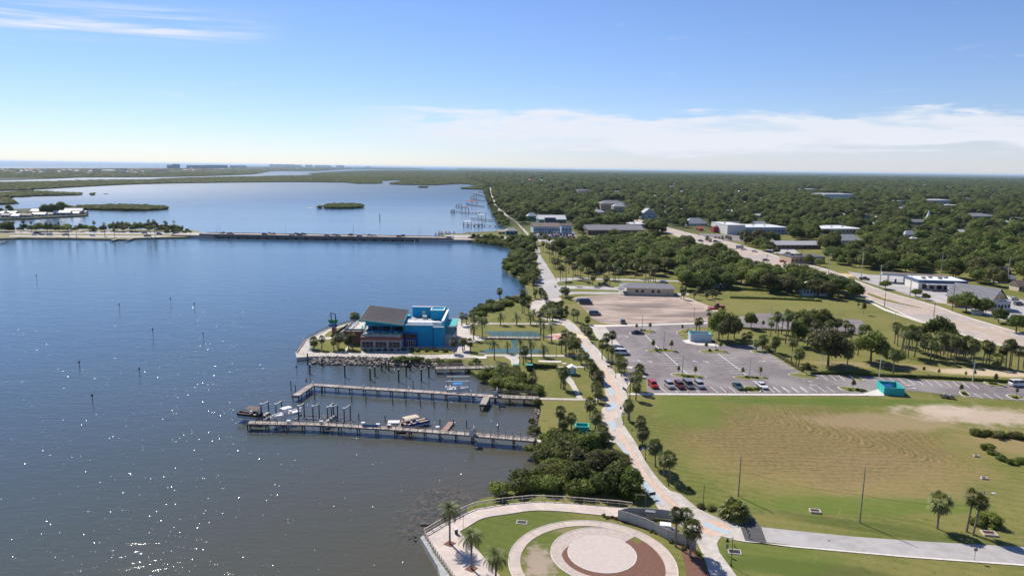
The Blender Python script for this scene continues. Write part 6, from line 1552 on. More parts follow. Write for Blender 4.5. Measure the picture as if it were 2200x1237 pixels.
for (x, y), l in ((z6(1628, 487), 'grey gate with notice boards on the lower pier'), (z5(1760, 905), 'grey gate with notice boards on the upper pier')):
    t = thing('pier_gate', l, 'gate', G(x, y, .75), .1)
    q = MB(); q.box(-.06, .06, -1.3, 1.3, .1, 2.2); q.obj('gate_panel', M_board, t)
    for s in (-1, 1): q = MB(); q.box(-.1, .1, s * 1.3 - .08, s * 1.3 + .08, -.1, 2.4); q.obj('post', M_wood, t)
    q = MB(); q.box(-1.2, .05, -1.28, -1.24, .3, 1.9); q.obj('notice_board', M_whitemetal, t)
# mooring piles ---------------------------------------------------------------------
def pile(px, py, pt, r, label, m=M_pile, cap=True, group='mooring piles'):
    p = G(px, py, WZ); H = HZ(px, py, pt, WZ)
    t = thing('mooring_pile', label, 'pile', p, (VC.uniform(-.02, .02), VC.uniform(-.02, .02), 0), group)
    q = MB(); q.tube((0, 0, -2), (0, 0, H), r, r * .93, 9); q.obj('shaft', m, t)
    if cap: q = MB(); q.tube((0, 0, H), (0, 0, H + .12), r * 1.05, r * .4, 9); q.obj('cap', M_white, t)
for i, (x, y, ty) in enumerate([(163, 640, 545), (180, 718, 638), (283, 650, 585), (476, 745, 643), (689, 768, 667), (729, 738, 656), (786, 693, 618), (820, 670, 600), (845, 690, 595), (929, 785, 678), (993, 740, 640), (1026, 690, 612), (1120, 780, 676), (1183, 750, 652)]):
    pile(*z5(x, y), z5(0, ty)[1], .24, f'thick capped pile in the cove below the restaurant, {ordi(i)} from the left', group='thick piles below the restaurant')
for i, (x, y, ty) in enumerate([(22, 855, 778), (58, 868, 810), (220, 935, 872), (278, 890, 830), (534, 960, 905), (654, 963, 908), (879, 980, 925), (990, 987, 935), (1112, 992, 938), (1228, 1000, 945), (1341, 1005, 952), (1494, 1008, 968), (1779, 1020, 965), (1051, 838, 773), (1380, 780, 705)]):
    pile(*z5(x, y), z5(0, ty)[1], .13, f'thin mooring post in the basin between the piers, {ordi(i)} from the left', cap=False, group='thin posts between the piers')
for i, (x, y, ty) in enumerate([(593, 1105, 1048), (815, 1118, 1068), (972, 1165, 1095), (1277, 1155, 1100), (1390, 1150, 1102), (1501, 1165, 1110), (1767, 1195, 1152)]):
    pile(*z5(x, y), z5(0, ty)[1], .13, f'thin mooring post just above the lower pier, {ordi(i)} from the left', cap=False, group='thin posts by the lower pier')
for x, y, ty, l in [(329, 723, 705, 'channel marker with a square board, largest in open water'), (79, 602, 590, 'channel marker at the upper left of the open water'), (257, 665, 652, 'channel marker post, second from the left'), (367, 651, 639, 'small pole far out, left of centre'),
                    (418, 660, 668, 'white tipped stake near the centre marker'), (437, 724, 714, 'red buoy pole right of the largest marker'), (300, 805, 789, 'single stake below the red buoy'), (199, 862, 846, 'single stake at the lower left'), (171, 787, 775, 'small stake left of centre'),
                    (816, 470, 460, 'pair of tall green channel pilings beyond the bridge'), (637, 795, 785, 'tiny buoy beside the restaurant quay')]:
    if ty > y: ty = y - 10
    p = G(x, y, WZ); H = HZ(x, y, ty, WZ); t = thing('channel_marker', l, 'marker', p)
    q = MB(); q.tube((0, 0, -1), (0, 0, H), .08 if y > 500 else .5, n=6); q.obj('post', M_pile, t)
    q = MB(); q.box(-.28, .28, -.06, .04, H - .7, H - .1); q.obj('board', MATS['red_wall'] if 'red' in l else M_black, t)

# boat lifts -------------------------------------------------------------------------
def z7(x, y): return (500 + x / 7.333, 860 + y / 7.333)
for i, (x0, y0, t0, x1, y1, t1) in enumerate([(455, 300, 145, 570, 245, 60), (688, 300, 150, 775, 235, 92), (1040, 330, 165, 1130, 275, 88), (1268, 335, 155, 1365, 290, 72), (1500, 350, 155, 1590, 270, 82), (1560, 340, 170, 1655, 300, 80), (1760, 370, 180, 1855, 300, 82)]):
    a = G(*z7(x0, y0), WZ); b = G(*z7(x1, y1), WZ); h0 = 3.9
    t = thing('boat_lift', f'grey boat lift beam on two posts at the lower pier, {ordi(i)} from the left', 'boat lift', a, group='boat lift frames at the lower pier')
    d = b - a
    for p in (Vector((0, 0, 0)), d):
        q = MB(); q.tube(p + Vector((0, 0, -2)), p + Vector((0, 0, h0)), .15, n=7); q.obj('post', M_pile, t)
    q = MB(); q.beam(Vector((0, 0, h0 + .1)), d + Vector((0, 0, h0 + .1)), .22, .26); q.obj('beam', M_grey, t)
    q = MB(); q.box(-.3, .3, -.3, .3, h0 - .2, h0 + .5); q.obj('motor_box', M_bluec, t)
for i, (x0, y0, x1, y1) in enumerate([(395, 290, 560, 185), (500, 300, 590, 240), (640, 300, 760, 225), (975, 300, 1085, 215), (1450, 345, 1610, 235)]):
    pier([z7(x0, y0), z7(x1, y1)], .9 if i in (0, 4) else .35, .35, f'narrow catwalk among the boat lifts, {ordi(i)} from the left', sp=3, piles=i in (0, 4), name='catwalk')
for i, (x0, y0, x1, y1) in enumerate([(1100, 283, 1370, 298), (1140, 237, 1320, 243), (1370, 300, 1455, 230), (1420, 300, 1500, 235), (1660, 300, 1820, 245)]):
    a = G(*z7(x0, y0), -.3); b = G(*z7(x1, y1), -.3); q = MB(); q.beam(Vector((0, 0, 0)), b - a, .18, .22)
    q.obj('cradle_beam', M_wood, None, loc=a, label=f'loose cradle beam of the empty boat lifts, {ordi(i)} from the left', cat='beam')
# boats ------------------------------------------------------------------------------
M_gel = mat('boat_white', (.78, .77, .75), .3, (.70, .69, .67), 1)
M_tan_ = mat('canvas_tan', (.58, .48, .36), .8); M_bluecv = mat('canvas_blue', (.02, .25, .60), .8); M_brcv = mat('canvas_brown', (.13, .08, .07), .8)
M_alu = mat('aluminium', (.45, .46, .47), .35, metal=.7)
def hull(q, L, w, h, z0=0.0, mi=0):
    st = []
    for k in range(9):
        t = k / 8; x = -L / 2 + L * t; ww = w / 2 * (1 if t < .5 else max(.02, cos((t - .5) * pi * .98) ** .7)); zz = h * (1 + .28 * max(0, t - .4))
        st.append([(x, -ww, z0 + zz), (x, -ww * .82, z0 + h * .35), (x, 0, z0 + h * .05 * (1 + 6 * max(0, t - .6))), (x, ww * .82, z0 + h * .35), (x, ww, z0 + zz), (x, ww * .86, z0 + zz), (x, ww * .8, z0 + zz - .25 * h), (x, -ww * .8, z0 + zz - .25 * h), (x, -ww * .86, z0 + zz)])
    q.loft(st, mi)
def boat(px, py, z, ang, L, label, canopy=None, hullm=M_gel, kind='console', seats=M_whitemetal):
    t = thing('motor_boat' if kind == 'console' else 'pontoon_boat', label, 'boat', G(px, py, z), ang)
    if kind == 'console':
        q = MB(); hull(q, L, L * .33, 1.15); q.obj('hull', hullm, t, smooth=False)
        q = MB(); q.box(-.6, .7, -.5, .5, .75, 1.9); q.obj('console', M_gel, t)
        q = MB(); q.add([(.75, -.5, 1.6), (.75, .5, 1.6), (.45, .45, 2.3), (.45, -.45, 2.3)], [(0, 1, 2, 3)]); q.obj('windscreen', M_glass, t)
        q = MB(); q.box(-1.7, -1.1, -.55, .55, .75, 1.45); q.obj('seat', seats, t)
        for s in (-.35, .35): q = MB(); q.box(-L / 2 - .55, -L / 2 - .05, s - .18, s + .18, .5, 1.7); q.obj('outboard_motor', M_whitemetal, t)
    else:
        for s in (-1, 1): q = MB(); q.tube((-L / 2, s * 1.0, .25), (L / 2 - .4, s * 1.0, .25), .32, .32, 8); q.tube((L / 2 - .4, s * 1.0, .25), (L / 2 + .3, s * 1.0, .4), .32, .08, 8); q.obj('pontoon', M_alu, t)
        q = MB(); q.box(-L / 2, L / 2, -1.25, 1.25, .5, .6); q.obj('deck', M_tan_, t)
        q = MB()
        for c in ((-L / 2, L / 2, -1.25, -1.2), (-L / 2, L / 2, 1.2, 1.25), (-L / 2, -L / 2 + .05, -1.2, 1.2), (L / 2 - .05, L / 2, -1.2, 1.2)): q.box(*c, .6, 1.2)
        q.obj('fence', hullm, t)
        for c in ((-L / 2 + .2, -L / 2 + .9, -1.1, 1.1), (.6, L / 2 - .2, -1.15, -.6), (.6, L / 2 - .2, .6, 1.15), (-1.2, -.7, .2, .9)): q = MB(); q.box(*c, .6, 1.1); q.obj('seat', seats, t)
        q = MB(); q.box(-.3, .3, -1.0, -.4, .6, 1.5); q.obj('console', M_gel, t)
        q = MB(); q.box(-L / 2 - .6, -L / 2 - .05, -.2, .2, .3, 1.5); q.obj('outboard_motor', M_black, t)
    if canopy:
        q = MB(); n = 6; c0_, c1_ = (-1.5, 1.1) if kind == 'console' else (-L / 2 + .1, .6)
        hw_ = .95 if kind == 'console' else 1.2
        q.loft([[(x, -hw_ + 2 * hw_ * i / n, (2.55 if kind == 'console' else 2.6) + .22 * math.sin(pi * i / n) * (1 - abs(k - 2) / 4)) for i in range(n + 1)] + [(x, hw_ - 2 * hw_ * i / n, (2.5 if kind == 'console' else 2.55) + .18 * math.sin(pi * i / n)) for i in range(n + 1)] for k, x in enumerate([c0_ + (c1_ - c0_) * j / 4 for j in range(5)])]); q.obj('canopy', canopy, t)
        pm = MB().tube((0, 0, .7), (0, 0, 2.55), .035, n=5).mesh('canopy_post', M_alu)
        for x in (c0_ + .1, c1_ - .1):
            for y in (-hw_ + .1, hw_ - .1): ob('canopy_post', pm, t, loc=(x, y, 0))
    return t
boat(*z7(270, 260), -.2, 2.9, 6.2, 'dark pontoon boat with brown canopy on the lift at the outer end of the lower pier', M_brcv, M_black, 'pontoon', M_brcv)
boat(*z7(830, 265), .3, -2.35, 7.8, 'white centre console boat with white hardtop on a lift at the lower pier', M_gel)
boat(893, 914, WZ + .1, .62, 7.0, 'pontoon boat with a tan canopy moored beside the brown floating deck', M_tan_, MATS['darkblue_wall'] if 'darkblue_wall' in MATS else M_navy, 'pontoon', M_tan_)
boat(*z5(1430, 868), .2, .12, 6.4, 'white boat with a bright blue canopy on the lift at the upper pier', M_bluecv)
t = thing('boat_lift', 'white painted lift frame around the boat with the blue canopy', 'boat lift', G(*z5(1430, 885), WZ), .06)
for x in (-3.2, 3.2):
    for y in (-1.6, 3.0): q = MB(); q.tube((x, y, -2), (x, y, 4.2), .13, n=6); q.obj('post', M_grey, t)
for y in (-1.6, 3.0): q = MB(); q.beam((-3.4, y, 4.3), (3.4, y, 4.3), .2, .25); q.obj('beam', M_whitemetal, t)
M_dockb = mat('brown_deck', (.43, .24, .16), .8, (.36, .20, .13), 2)
for x0, y0, x1, y1, w, l, m in [((860), 927, 874, 900, 2.4, 'broad brown floating deck beside the pontoon boat', M_dockb), (953, 926, 970, 906, 1.5, 'narrow brown floating dock near the lower pier ramp', M_dockb)]:
    pier([(x0, y0), (x1, y1)], w, -.75, l, deckm=m, piles=False, name='floating_dock')
t = thing('swim_platform', 'flat white floating platform left of the pontoon boat', 'platform', G(846, 908, WZ), 0.05); q = MB(); q.box(-1.5, 1.5, -1, 1, 0, .35); q.obj('float', M_white, t); q = MB(); q.box(-1.3, 1.3, -.8, .8, .35, .38); q.obj('mat', M_gel, t)
for x, y, l, m in [(812, 915, 'white dock box on the lower pier', M_white), (836, 917, 'red and white service post on the lower pier', MATS['red_wall']), (940, 921, 'white dock box near the narrow floating dock', M_white), (585, 901, 'white dome bin on the lower pier', M_white), (620, 908, 'white tub on the lower pier', M_white),
                   (690, 909, 'white round box on the lower pier', M_white), (780, 912, 'white sack on the lower pier', M_white)]:
    t = thing('dock_box', l, 'box', G(x, y, .58), .1); q = MB(); q.box(-.45, .45, -.3, .3, 0, .55); q.obj('body', m, t); q = MB(); q.box(-.48, .48, -.33, .33, .55, .65); q.obj('lid', M_white, t)
for i, (x, y) in enumerate([z5(208, 822), z5(636, 850), z5(1015, 870), z5(1540, 898)]):
    t = thing('power_pedestal', f'white domed power pedestal on the upper pier, {ordi(i)} from the left', 'pedestal', G(x, y, .55), group='power pedestals on the upper pier'); q = MB(); q.tube((0, 0, 0), (0, 0, 1.2), .14, n=8); q.obj('post', M_white, t); q = MB(); q.tube((0, 0, 1.2), (0, 0, 1.5), .28, .12, 8); q.obj('dome', M_white, t)
t = thing('banner', 'blue banner hung on the railing of the lower pier', 'banner', G(795, 919, .6), -.02); q = MB(); q.box(-1.9, 1.9, -.04, .0, .15, .85); q.obj('cloth', mat('banner_blue', (.02, .12, .34), .7), t); q = MB(); q.box(-1.6, 1.6, -.05, -.04, .45, .5); q.obj('stripe', M_whitemetal, t)

# ------------------------------------------------------------------ rocks
def rock_mesh(seed):
    r = random.Random(seed); q = MB(); rings = []
    for k, (zz, rr) in enumerate([(-.5, .5), (-.1, 1.0), (.32, .85), (.55, .3)]):
        rings.append([(rr * r.uniform(.75, 1.15) * cos(2 * pi * i / 6 + k * .3), rr * r.uniform(.6, 1.0) * sin(2 * pi * i / 6 + k * .3), zz + r.uniform(-.08, .08)) for i in range(6)])
    q.loft(rings); return q
RK = [rock_mesh(s).mesh('rock', M_rock) for s in range(6)]; RKD = [rock_mesh(s).mesh('rock', M_rockd) for s in range(3)]
def rockbank(poly, step, s0, s1, label, zlo, zhi, axis, cap=300, dark=0.0):
    X, Y, px, py = scatter(poly, step, VR)
    if len(X) == 0: return
    c = Vector((float(np.mean(X)), float(np.mean(Y)), 0)); t = thing('rock_bank', label, 'rocks', c)
    u = (axis[0] * X + axis[1] * Y); u = (u - u.min()) / (u.max() - u.min() + 1e-6)
    o = list(range(len(X))); VC.shuffle(o)
    rest = MB()
    for n, i in enumerate(o):
        s = VC.uniform(s0, s1); z = zlo + (zhi - zlo) * float(u[i])
        me = VC.choice(RKD) if VC.random() < dark or z < WZ + .25 else VC.choice(RK)
        if n < cap: ob('rock', me, t, loc=(X[i] - c.x, Y[i] - c.y, z), rot=(VC.uniform(-.5, .5), VC.uniform(-.5, .5), VC.uniform(0, 6)), scale=(s, s * VC.uniform(.7, 1), s * VC.uniform(.6, 1)))
        else:
            M = Matrix.Translation((X[i] - c.x, Y[i] - c.y, z)) @ Matrix.Rotation(VC.uniform(0, 6), 4, 'Z') @ Matrix.Scale(s, 4)
            rest.add([M @ v.co for v in RK[i % 6].vertices], [tuple(p.vertices) for p in RK[i % 6].polygons])
    if rest.v: rest.obj('rock', M_rock, t, kind='stuff')
rockbank(P('668,770 700,765 760,765.5 850,768 940,770 990,771 1030,774 1030,778 985,784 940,785 905,784 850,781 760,778 700,776.5 672,775'), 1.05, .45, .85, 'bank of tan boulders below the restaurant walk', -1.3, .05, (0, 1))
rockbank(P('1150,868 1160,880 1158,900 1150,925 1146,930 1136,924 1142,895 1150,875'), 1.0, .35, .65, 'bank of grey rocks at the head of the basin between the piers', -1.2, .15, (1, 0))
rockbank(P('1140,955 1165,958 1168,966 1152,965'), 1.0, .3, .5, 'small rocks at the foot of the lower pier', -.9, .1, (1, 0))
rockbank(P('1165,1012 1185,1000 1215,990 1235,988 1225,996 1190,1008 1175,1018'), 1.1, .3, .5, 'pale rocks on the little beach in the thicket', -.3, .15, (1, 0))
rockbank(P('869,1134 880,1134 895,1142 893,1150 880,1148'), .7, .3, .5, 'group of dark wet rocks in the water off the plaza corner', -1.25, -1.1, (1, 0), dark=.8)
o = ob('boulder', RKD[1], None, loc=G(913, 1127, WZ), scale=(1.15, .6, .8), label='single broad wet boulder in the water beside the plaza railing', cat='rock')
# wet shallows below the thicket
t = sheet('shallows', P('880,1120 930,1085 985,1075 1060,1050 1150,1000 1170,1010 1100,1062 1030,1085 940,1140'), WZ + .01, None, 3) if False else None

# ------------------------------------------------------------------ enclosures, huts, fence
def enclosure(px, py, ty, w, d, ang, label, m, inner=None, cap=M_white):
    H = HZ(px, py, ty); t = thing('enclosure', label, 'enclosure', G(px, py), ang); th = .22
    for c in ((0, w, 0, th), (0, w, d - th, d), (0, th, th, d - th), (w - th, w, th, d - th)):
        q = MB(); q.box(*c, 0, H); q.obj('wall', m, t)
        q = MB(); q.box(c[0] - .05, c[1] + .05, c[2] - .05, c[3] + .05, H + .002, H + .12); q.obj('coping', cap, t)
    q = MB(); q.box(th, w - th, th, d - th, .05, .12); q.obj('floor', M_conc, t)
    return t, H
M_tealb = mat('bright_teal_wall', (.03, .40, .38), .75, (.03, .36, .345), .4)
t, H = enclosure(*z3(1015, 1130), z3(0, 1070)[1], 5.6, 7.0, -.18, 'teal walled open-top enclosure at the right end of the car park', M_tealb, cap=M_tealb)
q = MB(); q.box(1.2, 3.6, 3.5, 5.6, .15, 1.7); q.obj('blue_container', None if False else MATS['sign_blue'], None, loc=t.location, rot=-.18, label='blue waste container inside the teal enclosure by the car park', cat='container')
enclosure(*z2(1190, 525), z2(0, 462)[1], 8.0, 5.5, -.06, 'white walled enclosure with teal interior in the car park bay', WM['blue'], cap=M_tealb)
enclosure(1236, 929, 917, 3.4, 2.9, -.05, 'small teal enclosure on the lawn beside the palms', M_tealb, cap=M_tealb)
# hut
t = thing('lawn_hut', 'small teal beach hut with a white roof and a painted front panel', 'hut', G(*z2(160, 805)), .0)
q = MB(); q.box(0, 2.4, 0, 2.2, 0, 2.3); q.obj('wall', M_tealb, t)
q = MB(); q.add([(-.35, -.3, 2.2), (2.75, -.3, 2.2), (2.75, 2.5, 2.2), (-.35, 2.5, 2.2), (1.2, -.3, 3.0), (1.2, 2.5, 3.0)], [(0, 4, 5, 3), (1, 2, 5, 4), (0, 1, 4), (2, 3, 5), (0, 3, 2, 1)]); q.obj('roof', M_white, t)
q = MB(); q.box(.5, 1.9, -.05, 0, .4, 1.9); p_ = q.obj('sign_panel', M_white, t)
q = MB(); q.box(.8, 1.6, -.08, -.05, 1.35, 1.75); q.obj('lettering_band', MATS['orange_wall'], p_)
q = MB(); q.box(.75, 1.65, -.08, -.05, .7, .8); q.box(.75, 1.65, -.08, -.05, .95, 1.05); q.obj('text_line', M_bl2, p_)
for (x, y), l in ((z5(1918, 690), 'left dark green recycling cabinet by the lawn hedge'), (z5(2032, 690), 'right dark green recycling cabinet by the lawn hedge')):
    t = thing('cabinet', l, 'cabinet', G(x, y)); q = MB(); q.box(-.9, .9, -.6, .6, 0, 1.9); q.obj('body', mat('dark_green', (.012, .035, .026), .5), t); q = MB(); q.box(-1, 1, -.75, .75, 1.9, 2.05); q.obj('roof', M_teal, t); q = MB(); q.box(-.75, .75, -.63, -.6, .3, 1.4); q.obj('door', M_black, t)
# utility fence of vinyl panels
M_vin = mat('grey_vinyl', (.40, .385, .36), .6, (.36, .345, .325), .6)
fp = [(1328, 1116), (1348, 1121), (1367, 1127), (1386, 1134), (1403, 1142), (1420, 1151), (1433, 1158), (1453, 1164), (1475, 1172), (1494, 1181)]
def vfence(pts, label, hpx=None, h=1.9):
    t = thing('utility_fence', label, 'fence', G(*pts[0])); o0 = G(*pts[0])
    for a, b in zip(pts, pts[1:]):
        p = G(*a) - o0; r_ = G(*b) - o0; d = (r_ - p).normalized()
        q = MB(); q.beam(p + d * .08 + Vector((0, 0, h / 2 + .05)), r_ - d * .08 + Vector((0, 0, h / 2 + .05)), .05, h - .1); q.obj('panel', M_vin, t)
        q = MB(); q.beam(p + d * .08 + Vector((0, 0, h)), r_ - d * .08 + Vector((0, 0, h)), .09, .1); q.obj('rail', M_vin, t)
    pm = MB().box(-.08, .08, -.08, .08, 0, h + .12).mesh('post', M_vin)
    for a in pts: ob('post', pm, t, loc=G(*a) - o0)
vfence(fp, 'grey panel fence of the utility yard, near side facing the round plaza')
vfence([(1328, 1116), (1350, 1110), (1386, 1111), (1420, 1114), (1450, 1118), (1463, 1128)], 'grey panel fence of the utility yard, far side in shade')
sheet('yard', P('1330,1115 1350,1111 1420,1115 1452,1120 1463,1130 1492,1160 1492,1178 1433,1156 1386,1132'), .052, M_ground)
t = thing('transformer_box', 'white utility cabinet with green base inside the grey fence', 'cabinet', G(1429, 1141), -.2)
q = MB(); q.box(-1.0, 1.0, -.7, .7, .35, 1.5); q.obj('body', M_white, t); q = MB(); q.box(-1.1, 1.1, -.8, .8, 0, .35); q.obj('base', MATS['green_wall'], t); q = MB(); q.box(-.03, .03, -.72, -.7, .4, 1.45); q.obj('door_seam', M_grey, t)
t = thing('pump_cabinet', 'grey electrical cabinets on a stand inside the grey fence', 'cabinet', G(1396, 1119), -.2)
q = MB(); q.box(-.8, .8, -.25, .25, .5, 1.7); q.obj('body', M_grey, t); q = MB(); q.box(-.95, .95, -.45, .4, 1.95, 2.05); q.obj('roof', M_roofg, t)
for x in (-.8, .8): q = MB(); q.tube((x, 0, 0), (x, 0, 1.95), .05); q.obj('post', M_black, t)
t = thing('utility_hatch', 'green ground box inside the grey fence', 'cabinet', G(1446, 1140), -.2); q = MB(); q.box(-.7, .7, -.6, .6, 0, .5); q.obj('body', MATS['green_wall'], t); q = MB(); q.box(-.75, .75, -.65, .65, .5, .56); q.obj('lid', M_roofg, t)

# ------------------------------------------------------------------ lamps and poles
def lamp(px, py, ty, label, heads=1, ang=pi, group='black lamp posts along the promenade'):
    H = HZ(px, py, ty); t = thing('lamp_post', label, 'lamp post', G(px, py), 0, group)
    q = MB(); q.tube((0, 0, 0), (0, 0, .5), .17, .10, 8); q.obj('base', M_black, t)
    q = MB(); q.tube((0, 0, .5), (0, 0, H), .065, .05, 7); q.obj('pole', M_black, t)
    if heads:
        q = MB(); q.beam((0, 0, H - .35), (.9 * cos(ang), .9 * sin(ang), H - .35), .05, .05); q.obj('arm', M_black, t)
        q = MB(); q.tube((.9 * cos(ang), .9 * sin(ang), H - .4), (.9 * cos(ang), .9 * sin(ang), H - .95), .10, .30, 8); q.obj('lantern', M_black, t)
for i, (x, y, ty, hd) in enumerate([(1147, 411, 222, 1), (1354, 745, 530, 0), (1573, 985, 870, 0), (1208, 168, 10, 0), (392, 147, 22, 0), (323, 580, 420, 0), (325, 560, 430, 0)][:6]):
    lamp(1080 + x / 4.419, 820 + y / 4.419, 820 + ty / 4.419, ['black lamp post with a hanging lantern at the inner bend of the promenade', 'tall black lamp post beside the bench at the field edge', 'short black post by the shadowed palm pair', 'black lamp post at the corner of the car park walk',
                                                             'black lamp post on the lawn by the upper pier landing', 'black lamp post at the landing of the lower pier'][i], hd)
lamp(1240 + 1237 / 4.583, 1000 + 438 / 4.583, 1000 + 190 / 4.583, 'black lamp post by the shrubs near the lane entrance', 0)
lamp(1240 + 1515 / 4.583, 1000 + 985 / 4.583, 1000 + 695 / 4.583, 'black lamp post with a lantern at the lower right of the plaza', 1)
for i, (x, y, ty) in enumerate([(1001, 812, 705), (1087, 495, 395), (1293, 690, 570), (1502, 990, 830), (1620, 1165, 1000), (300, 465, 385), (1215, 520, 470), (685, 1060, 650), (1412, 275, 262)][:6]):
    lamp(940 + x / K, 560 + y / K, 560 + ty / K, ['black lamp post on the walk south of the pond', 'black lamp post on the brown grass west of the gravel lot', 'black lamp post between promenade and concrete apron', 'black lamp post in the group of palms south of the van', 'black lamp post at the lower car park corner',
                                                'black lamp post behind the pond near the water'][i], 0)
p_ = G(940 + 690 / K, 560 + 1020 / K); t = thing('flag_pole', 'tall thin dark pole on the lawn above the upper pier', 'pole', p_); Hf = HZ(940 + 690 / K, 560 + 1020 / K, 560 + 660 / K); q = MB(); q.tube((0, 0, 0), (0, 0, Hf), .08, .04, 6); q.obj('shaft', M_black, t); q = MB(); q.tube((0, 0, 0), (0, 0, .3), .2, n=8); q.obj('base', M_conc, t)
def tpole(px, py, ty, label, m=M_whitemetal, r=.16, arm=True, name='light_pole', cat='light pole', group=None, head=True):
    H = min(24, HZ(px, py, ty)); t = thing(name, label, cat, G(px, py), 0, group)
    q = MB(); q.tube((0, 0, 0), (0, 0, H), r, r * .6, 7); q.obj('pole', m, t)
    if head: q = MB(); q.box(-.75, .75, -.18, .18, H - .02, H + .1); q.obj('lamp_head', M_grey, t)
    elif arm:
        q = MB(); q.box(-1.1, 1.1, -.07, .07, H - .9, H - .72); q.obj('cross_arm', M_wood, t)
    return t, H
lps = [(z2(783, 430), z2(0, 305), 'in the island nearest the gravel lot'), (z2(965, 592), z2(0, 447), 'in the middle island on the left'), (z2(1122, 805), z2(0, 642), 'in the southern island on the left'), (z2(1222, 338), z2(0, 243), 'on the grass beside the gravel lot'),
       (z2(1403, 595), z2(0, 450), 'in the island near the white enclosure'), (z2(1688, 825), z2(0, 660), 'in the south-east island'), (z2(1872, 300), z2(0, 222), 'in the small car park behind the grove'), (z3(487, 955), z3(0, 803), 'by the hedge under the first big oak'),
       (z3(977, 980), z3(0, 822), 'by the hedge above the teal enclosure'), (z3(1765, 1020), z3(0, 862), 'by the hedge at the right end of the car park'), (z3(627, 458), z3(0, 405), 'at the far lawn edge'), (z3(1110, 515), z3(0, 430), 'on the grass before the highway')]
for (x, y), (_, ty), l in lps: tpole(x, y, ty, 'white concrete light pole ' + l, M_conc_w, .17, group='white concrete light poles')
hp = [(1850, 599, 541, 'tallest white concrete power pole beside the junction'), (1780, 588, 545, 'white power pole at the left of the junction'), (1889, 621, 569, 'white power pole left of the fuel canopy'), (1954, 640, 586, 'white power pole in front of the fuel canopy'), (2021, 594, 548, 'white power pole behind the fuel station'),
      (1597, 529, 497, 'white power pole near the big store'), (1664, 487, 470, 'thin power pole behind the big store'), (1394, 490, 467, 'power pole with a white box near the church hall'), (1471, 499, 477, 'power pole below the hipped hall'), (1501, 508, 480, 'power pole beside the red kiosk'), (1524, 512, 485, 'power pole right of the red building'), (2166, 592, 554, 'power pole above the grey gabled house')]
M_cp = mat('pole_concrete', (.50, .49, .46), .8)
for x, y, ty, l in hp: tpole(x, y, ty, l, M_cp, .28, head=False, name='power_pole', cat='power pole')
dp = [(2045, 669, 612, 'dark wooden pole on the far verge with a box'), (2006, 680, 650, 'short dark wooden pole on the near side of the highway'), (1900, 658, 621, 'dark wooden pole on the near edge of the highway'), (1646, 580, 546, 'dark wooden pole left in the row by the shops'), (1720, 570, 526, 'dark wooden pole before the arcaded building'),
      (1690, 560, 533, 'dark wooden pole between the shops and arcaded building'), (1580, 553, 532, 'dark wooden pole before the blue-grey roof'), (1122, 512, 483, 'dark wooden pole at the bridge street corner'), (1160, 505, 482, 'dark wooden pole before the brown-roofed shops'), (1215, 632, 596, 'wooden pole with transformer at the river road end')]
for x, y, ty, l in dp: tpole(x, y, ty, l, M_pile, .17, head=False, name='power_pole', cat='power pole')
# overhead lines of the highway
def wire(a, b, sag, label, r=.035):
    q = MB(); n = 8; pts = [a.lerp(b, i / n) - Vector((0, 0, sag * 4 * (i / n) * (1 - i / n))) - a for i in range(n + 1)]
    for u, v in zip(pts, pts[1:]): q.tube(u, v, r, n=4, cap=False)
    q.obj('overhead_wire', M_black, None, loc=a, label=label, cat='wire')
ww = [(1597, 529, 498), (1780, 588, 546), (1889, 621, 570), (1954, 640, 587), (2110, 700, 632)]
for i, (a, b) in enumerate(zip(ww, ww[1:])):
    A_w = G(a[0], a[1]); A_w.z = min(24, HZ(*a)); B_w = G(b[0], b[1]); B_w.z = min(24, HZ(*b))
    wire(A_w - Vector((0, 0, .5)), B_w - Vector((0, 0, .5)), 1.2, f'power line span along the highway, {ordi(i)} from the left', .045)
# poles of the field by the lane
t1, H1 = tpole(1586, 1066, 979, 'bare wooden pole behind the palmetto at the field edge', M_wood, .14, head=False, arm=False, name='power_pole', cat='power pole')
t2, H2 = tpole(1847, 1122, 1003, 'bare wooden pole standing in the verge of the lane', M_wood, .14, head=False, arm=False, name='power_pole', cat='power pole')
t3, H3 = tpole(2091, 1146, 1052, 'wooden street lamp pole between the leaning palms', M_wood, .13, head=False, arm=False, name='street_lamp', cat='street lamp')
t3.rotation_euler = (0, .12, 0)
q = MB(); q.beam((0, 0, H3 - .6), (1.5, 0, H3 - .3), .06, .06); q.obj('arm', M_alu, t3); q = MB(); q.box(1.4, 2.1, -.15, .15, H3 - .42, H3 - .25); q.obj('lamp_head', M_white, t3)
for a, b, z, l in ((t1, t2, 5.6, 'left wire span over the field'), (t2, t3, 5.6, 'right wire span over the verge')):
    wire(a.location + Vector((0, 0, z)), b.location + Vector((0, 0, z)), .7, l, .02)
for i, (x, y) in enumerate([(1651, 590), (1665, 632), (1680, 668), (1693, 712)]):
    xx, yy = 1240 + x / 4.583, 1000 + y / 4.583
    t = thing('bollard', f'black bollard across the lane entrance, {ordi(i)} from the far side', 'bollard', G(xx, yy), 0, 'bollards across the lane'); q = MB(); q.tube((0, 0, 0), (0, 0, .75), .09, .08, 8); q.obj('post', M_black, t); q = MB(); q.tube((0, 0, .75), (0, 0, .85), .13, .04, 8); q.obj('cap', M_black, t)
for i, (x, y) in enumerate([(1885, 505), (1908, 535), (1930, 565)]):
    xx, yy = 1120 + x / 8.46, 760 + y / 8.46
    t = thing('bollard', f'black bollard on the concrete apron beside the promenade, {ordi(i)} from the far side', 'bollard', G(xx, yy), 0, 'bollards on the apron'); q = MB(); q.tube((0, 0, 0), (0, 0, .85), .10, .09, 8); q.obj('post', M_black, t); q = MB(); q.tube((0, 0, .85), (0, 0, .95), .13, .04, 8); q.obj('cap', M_black, t)
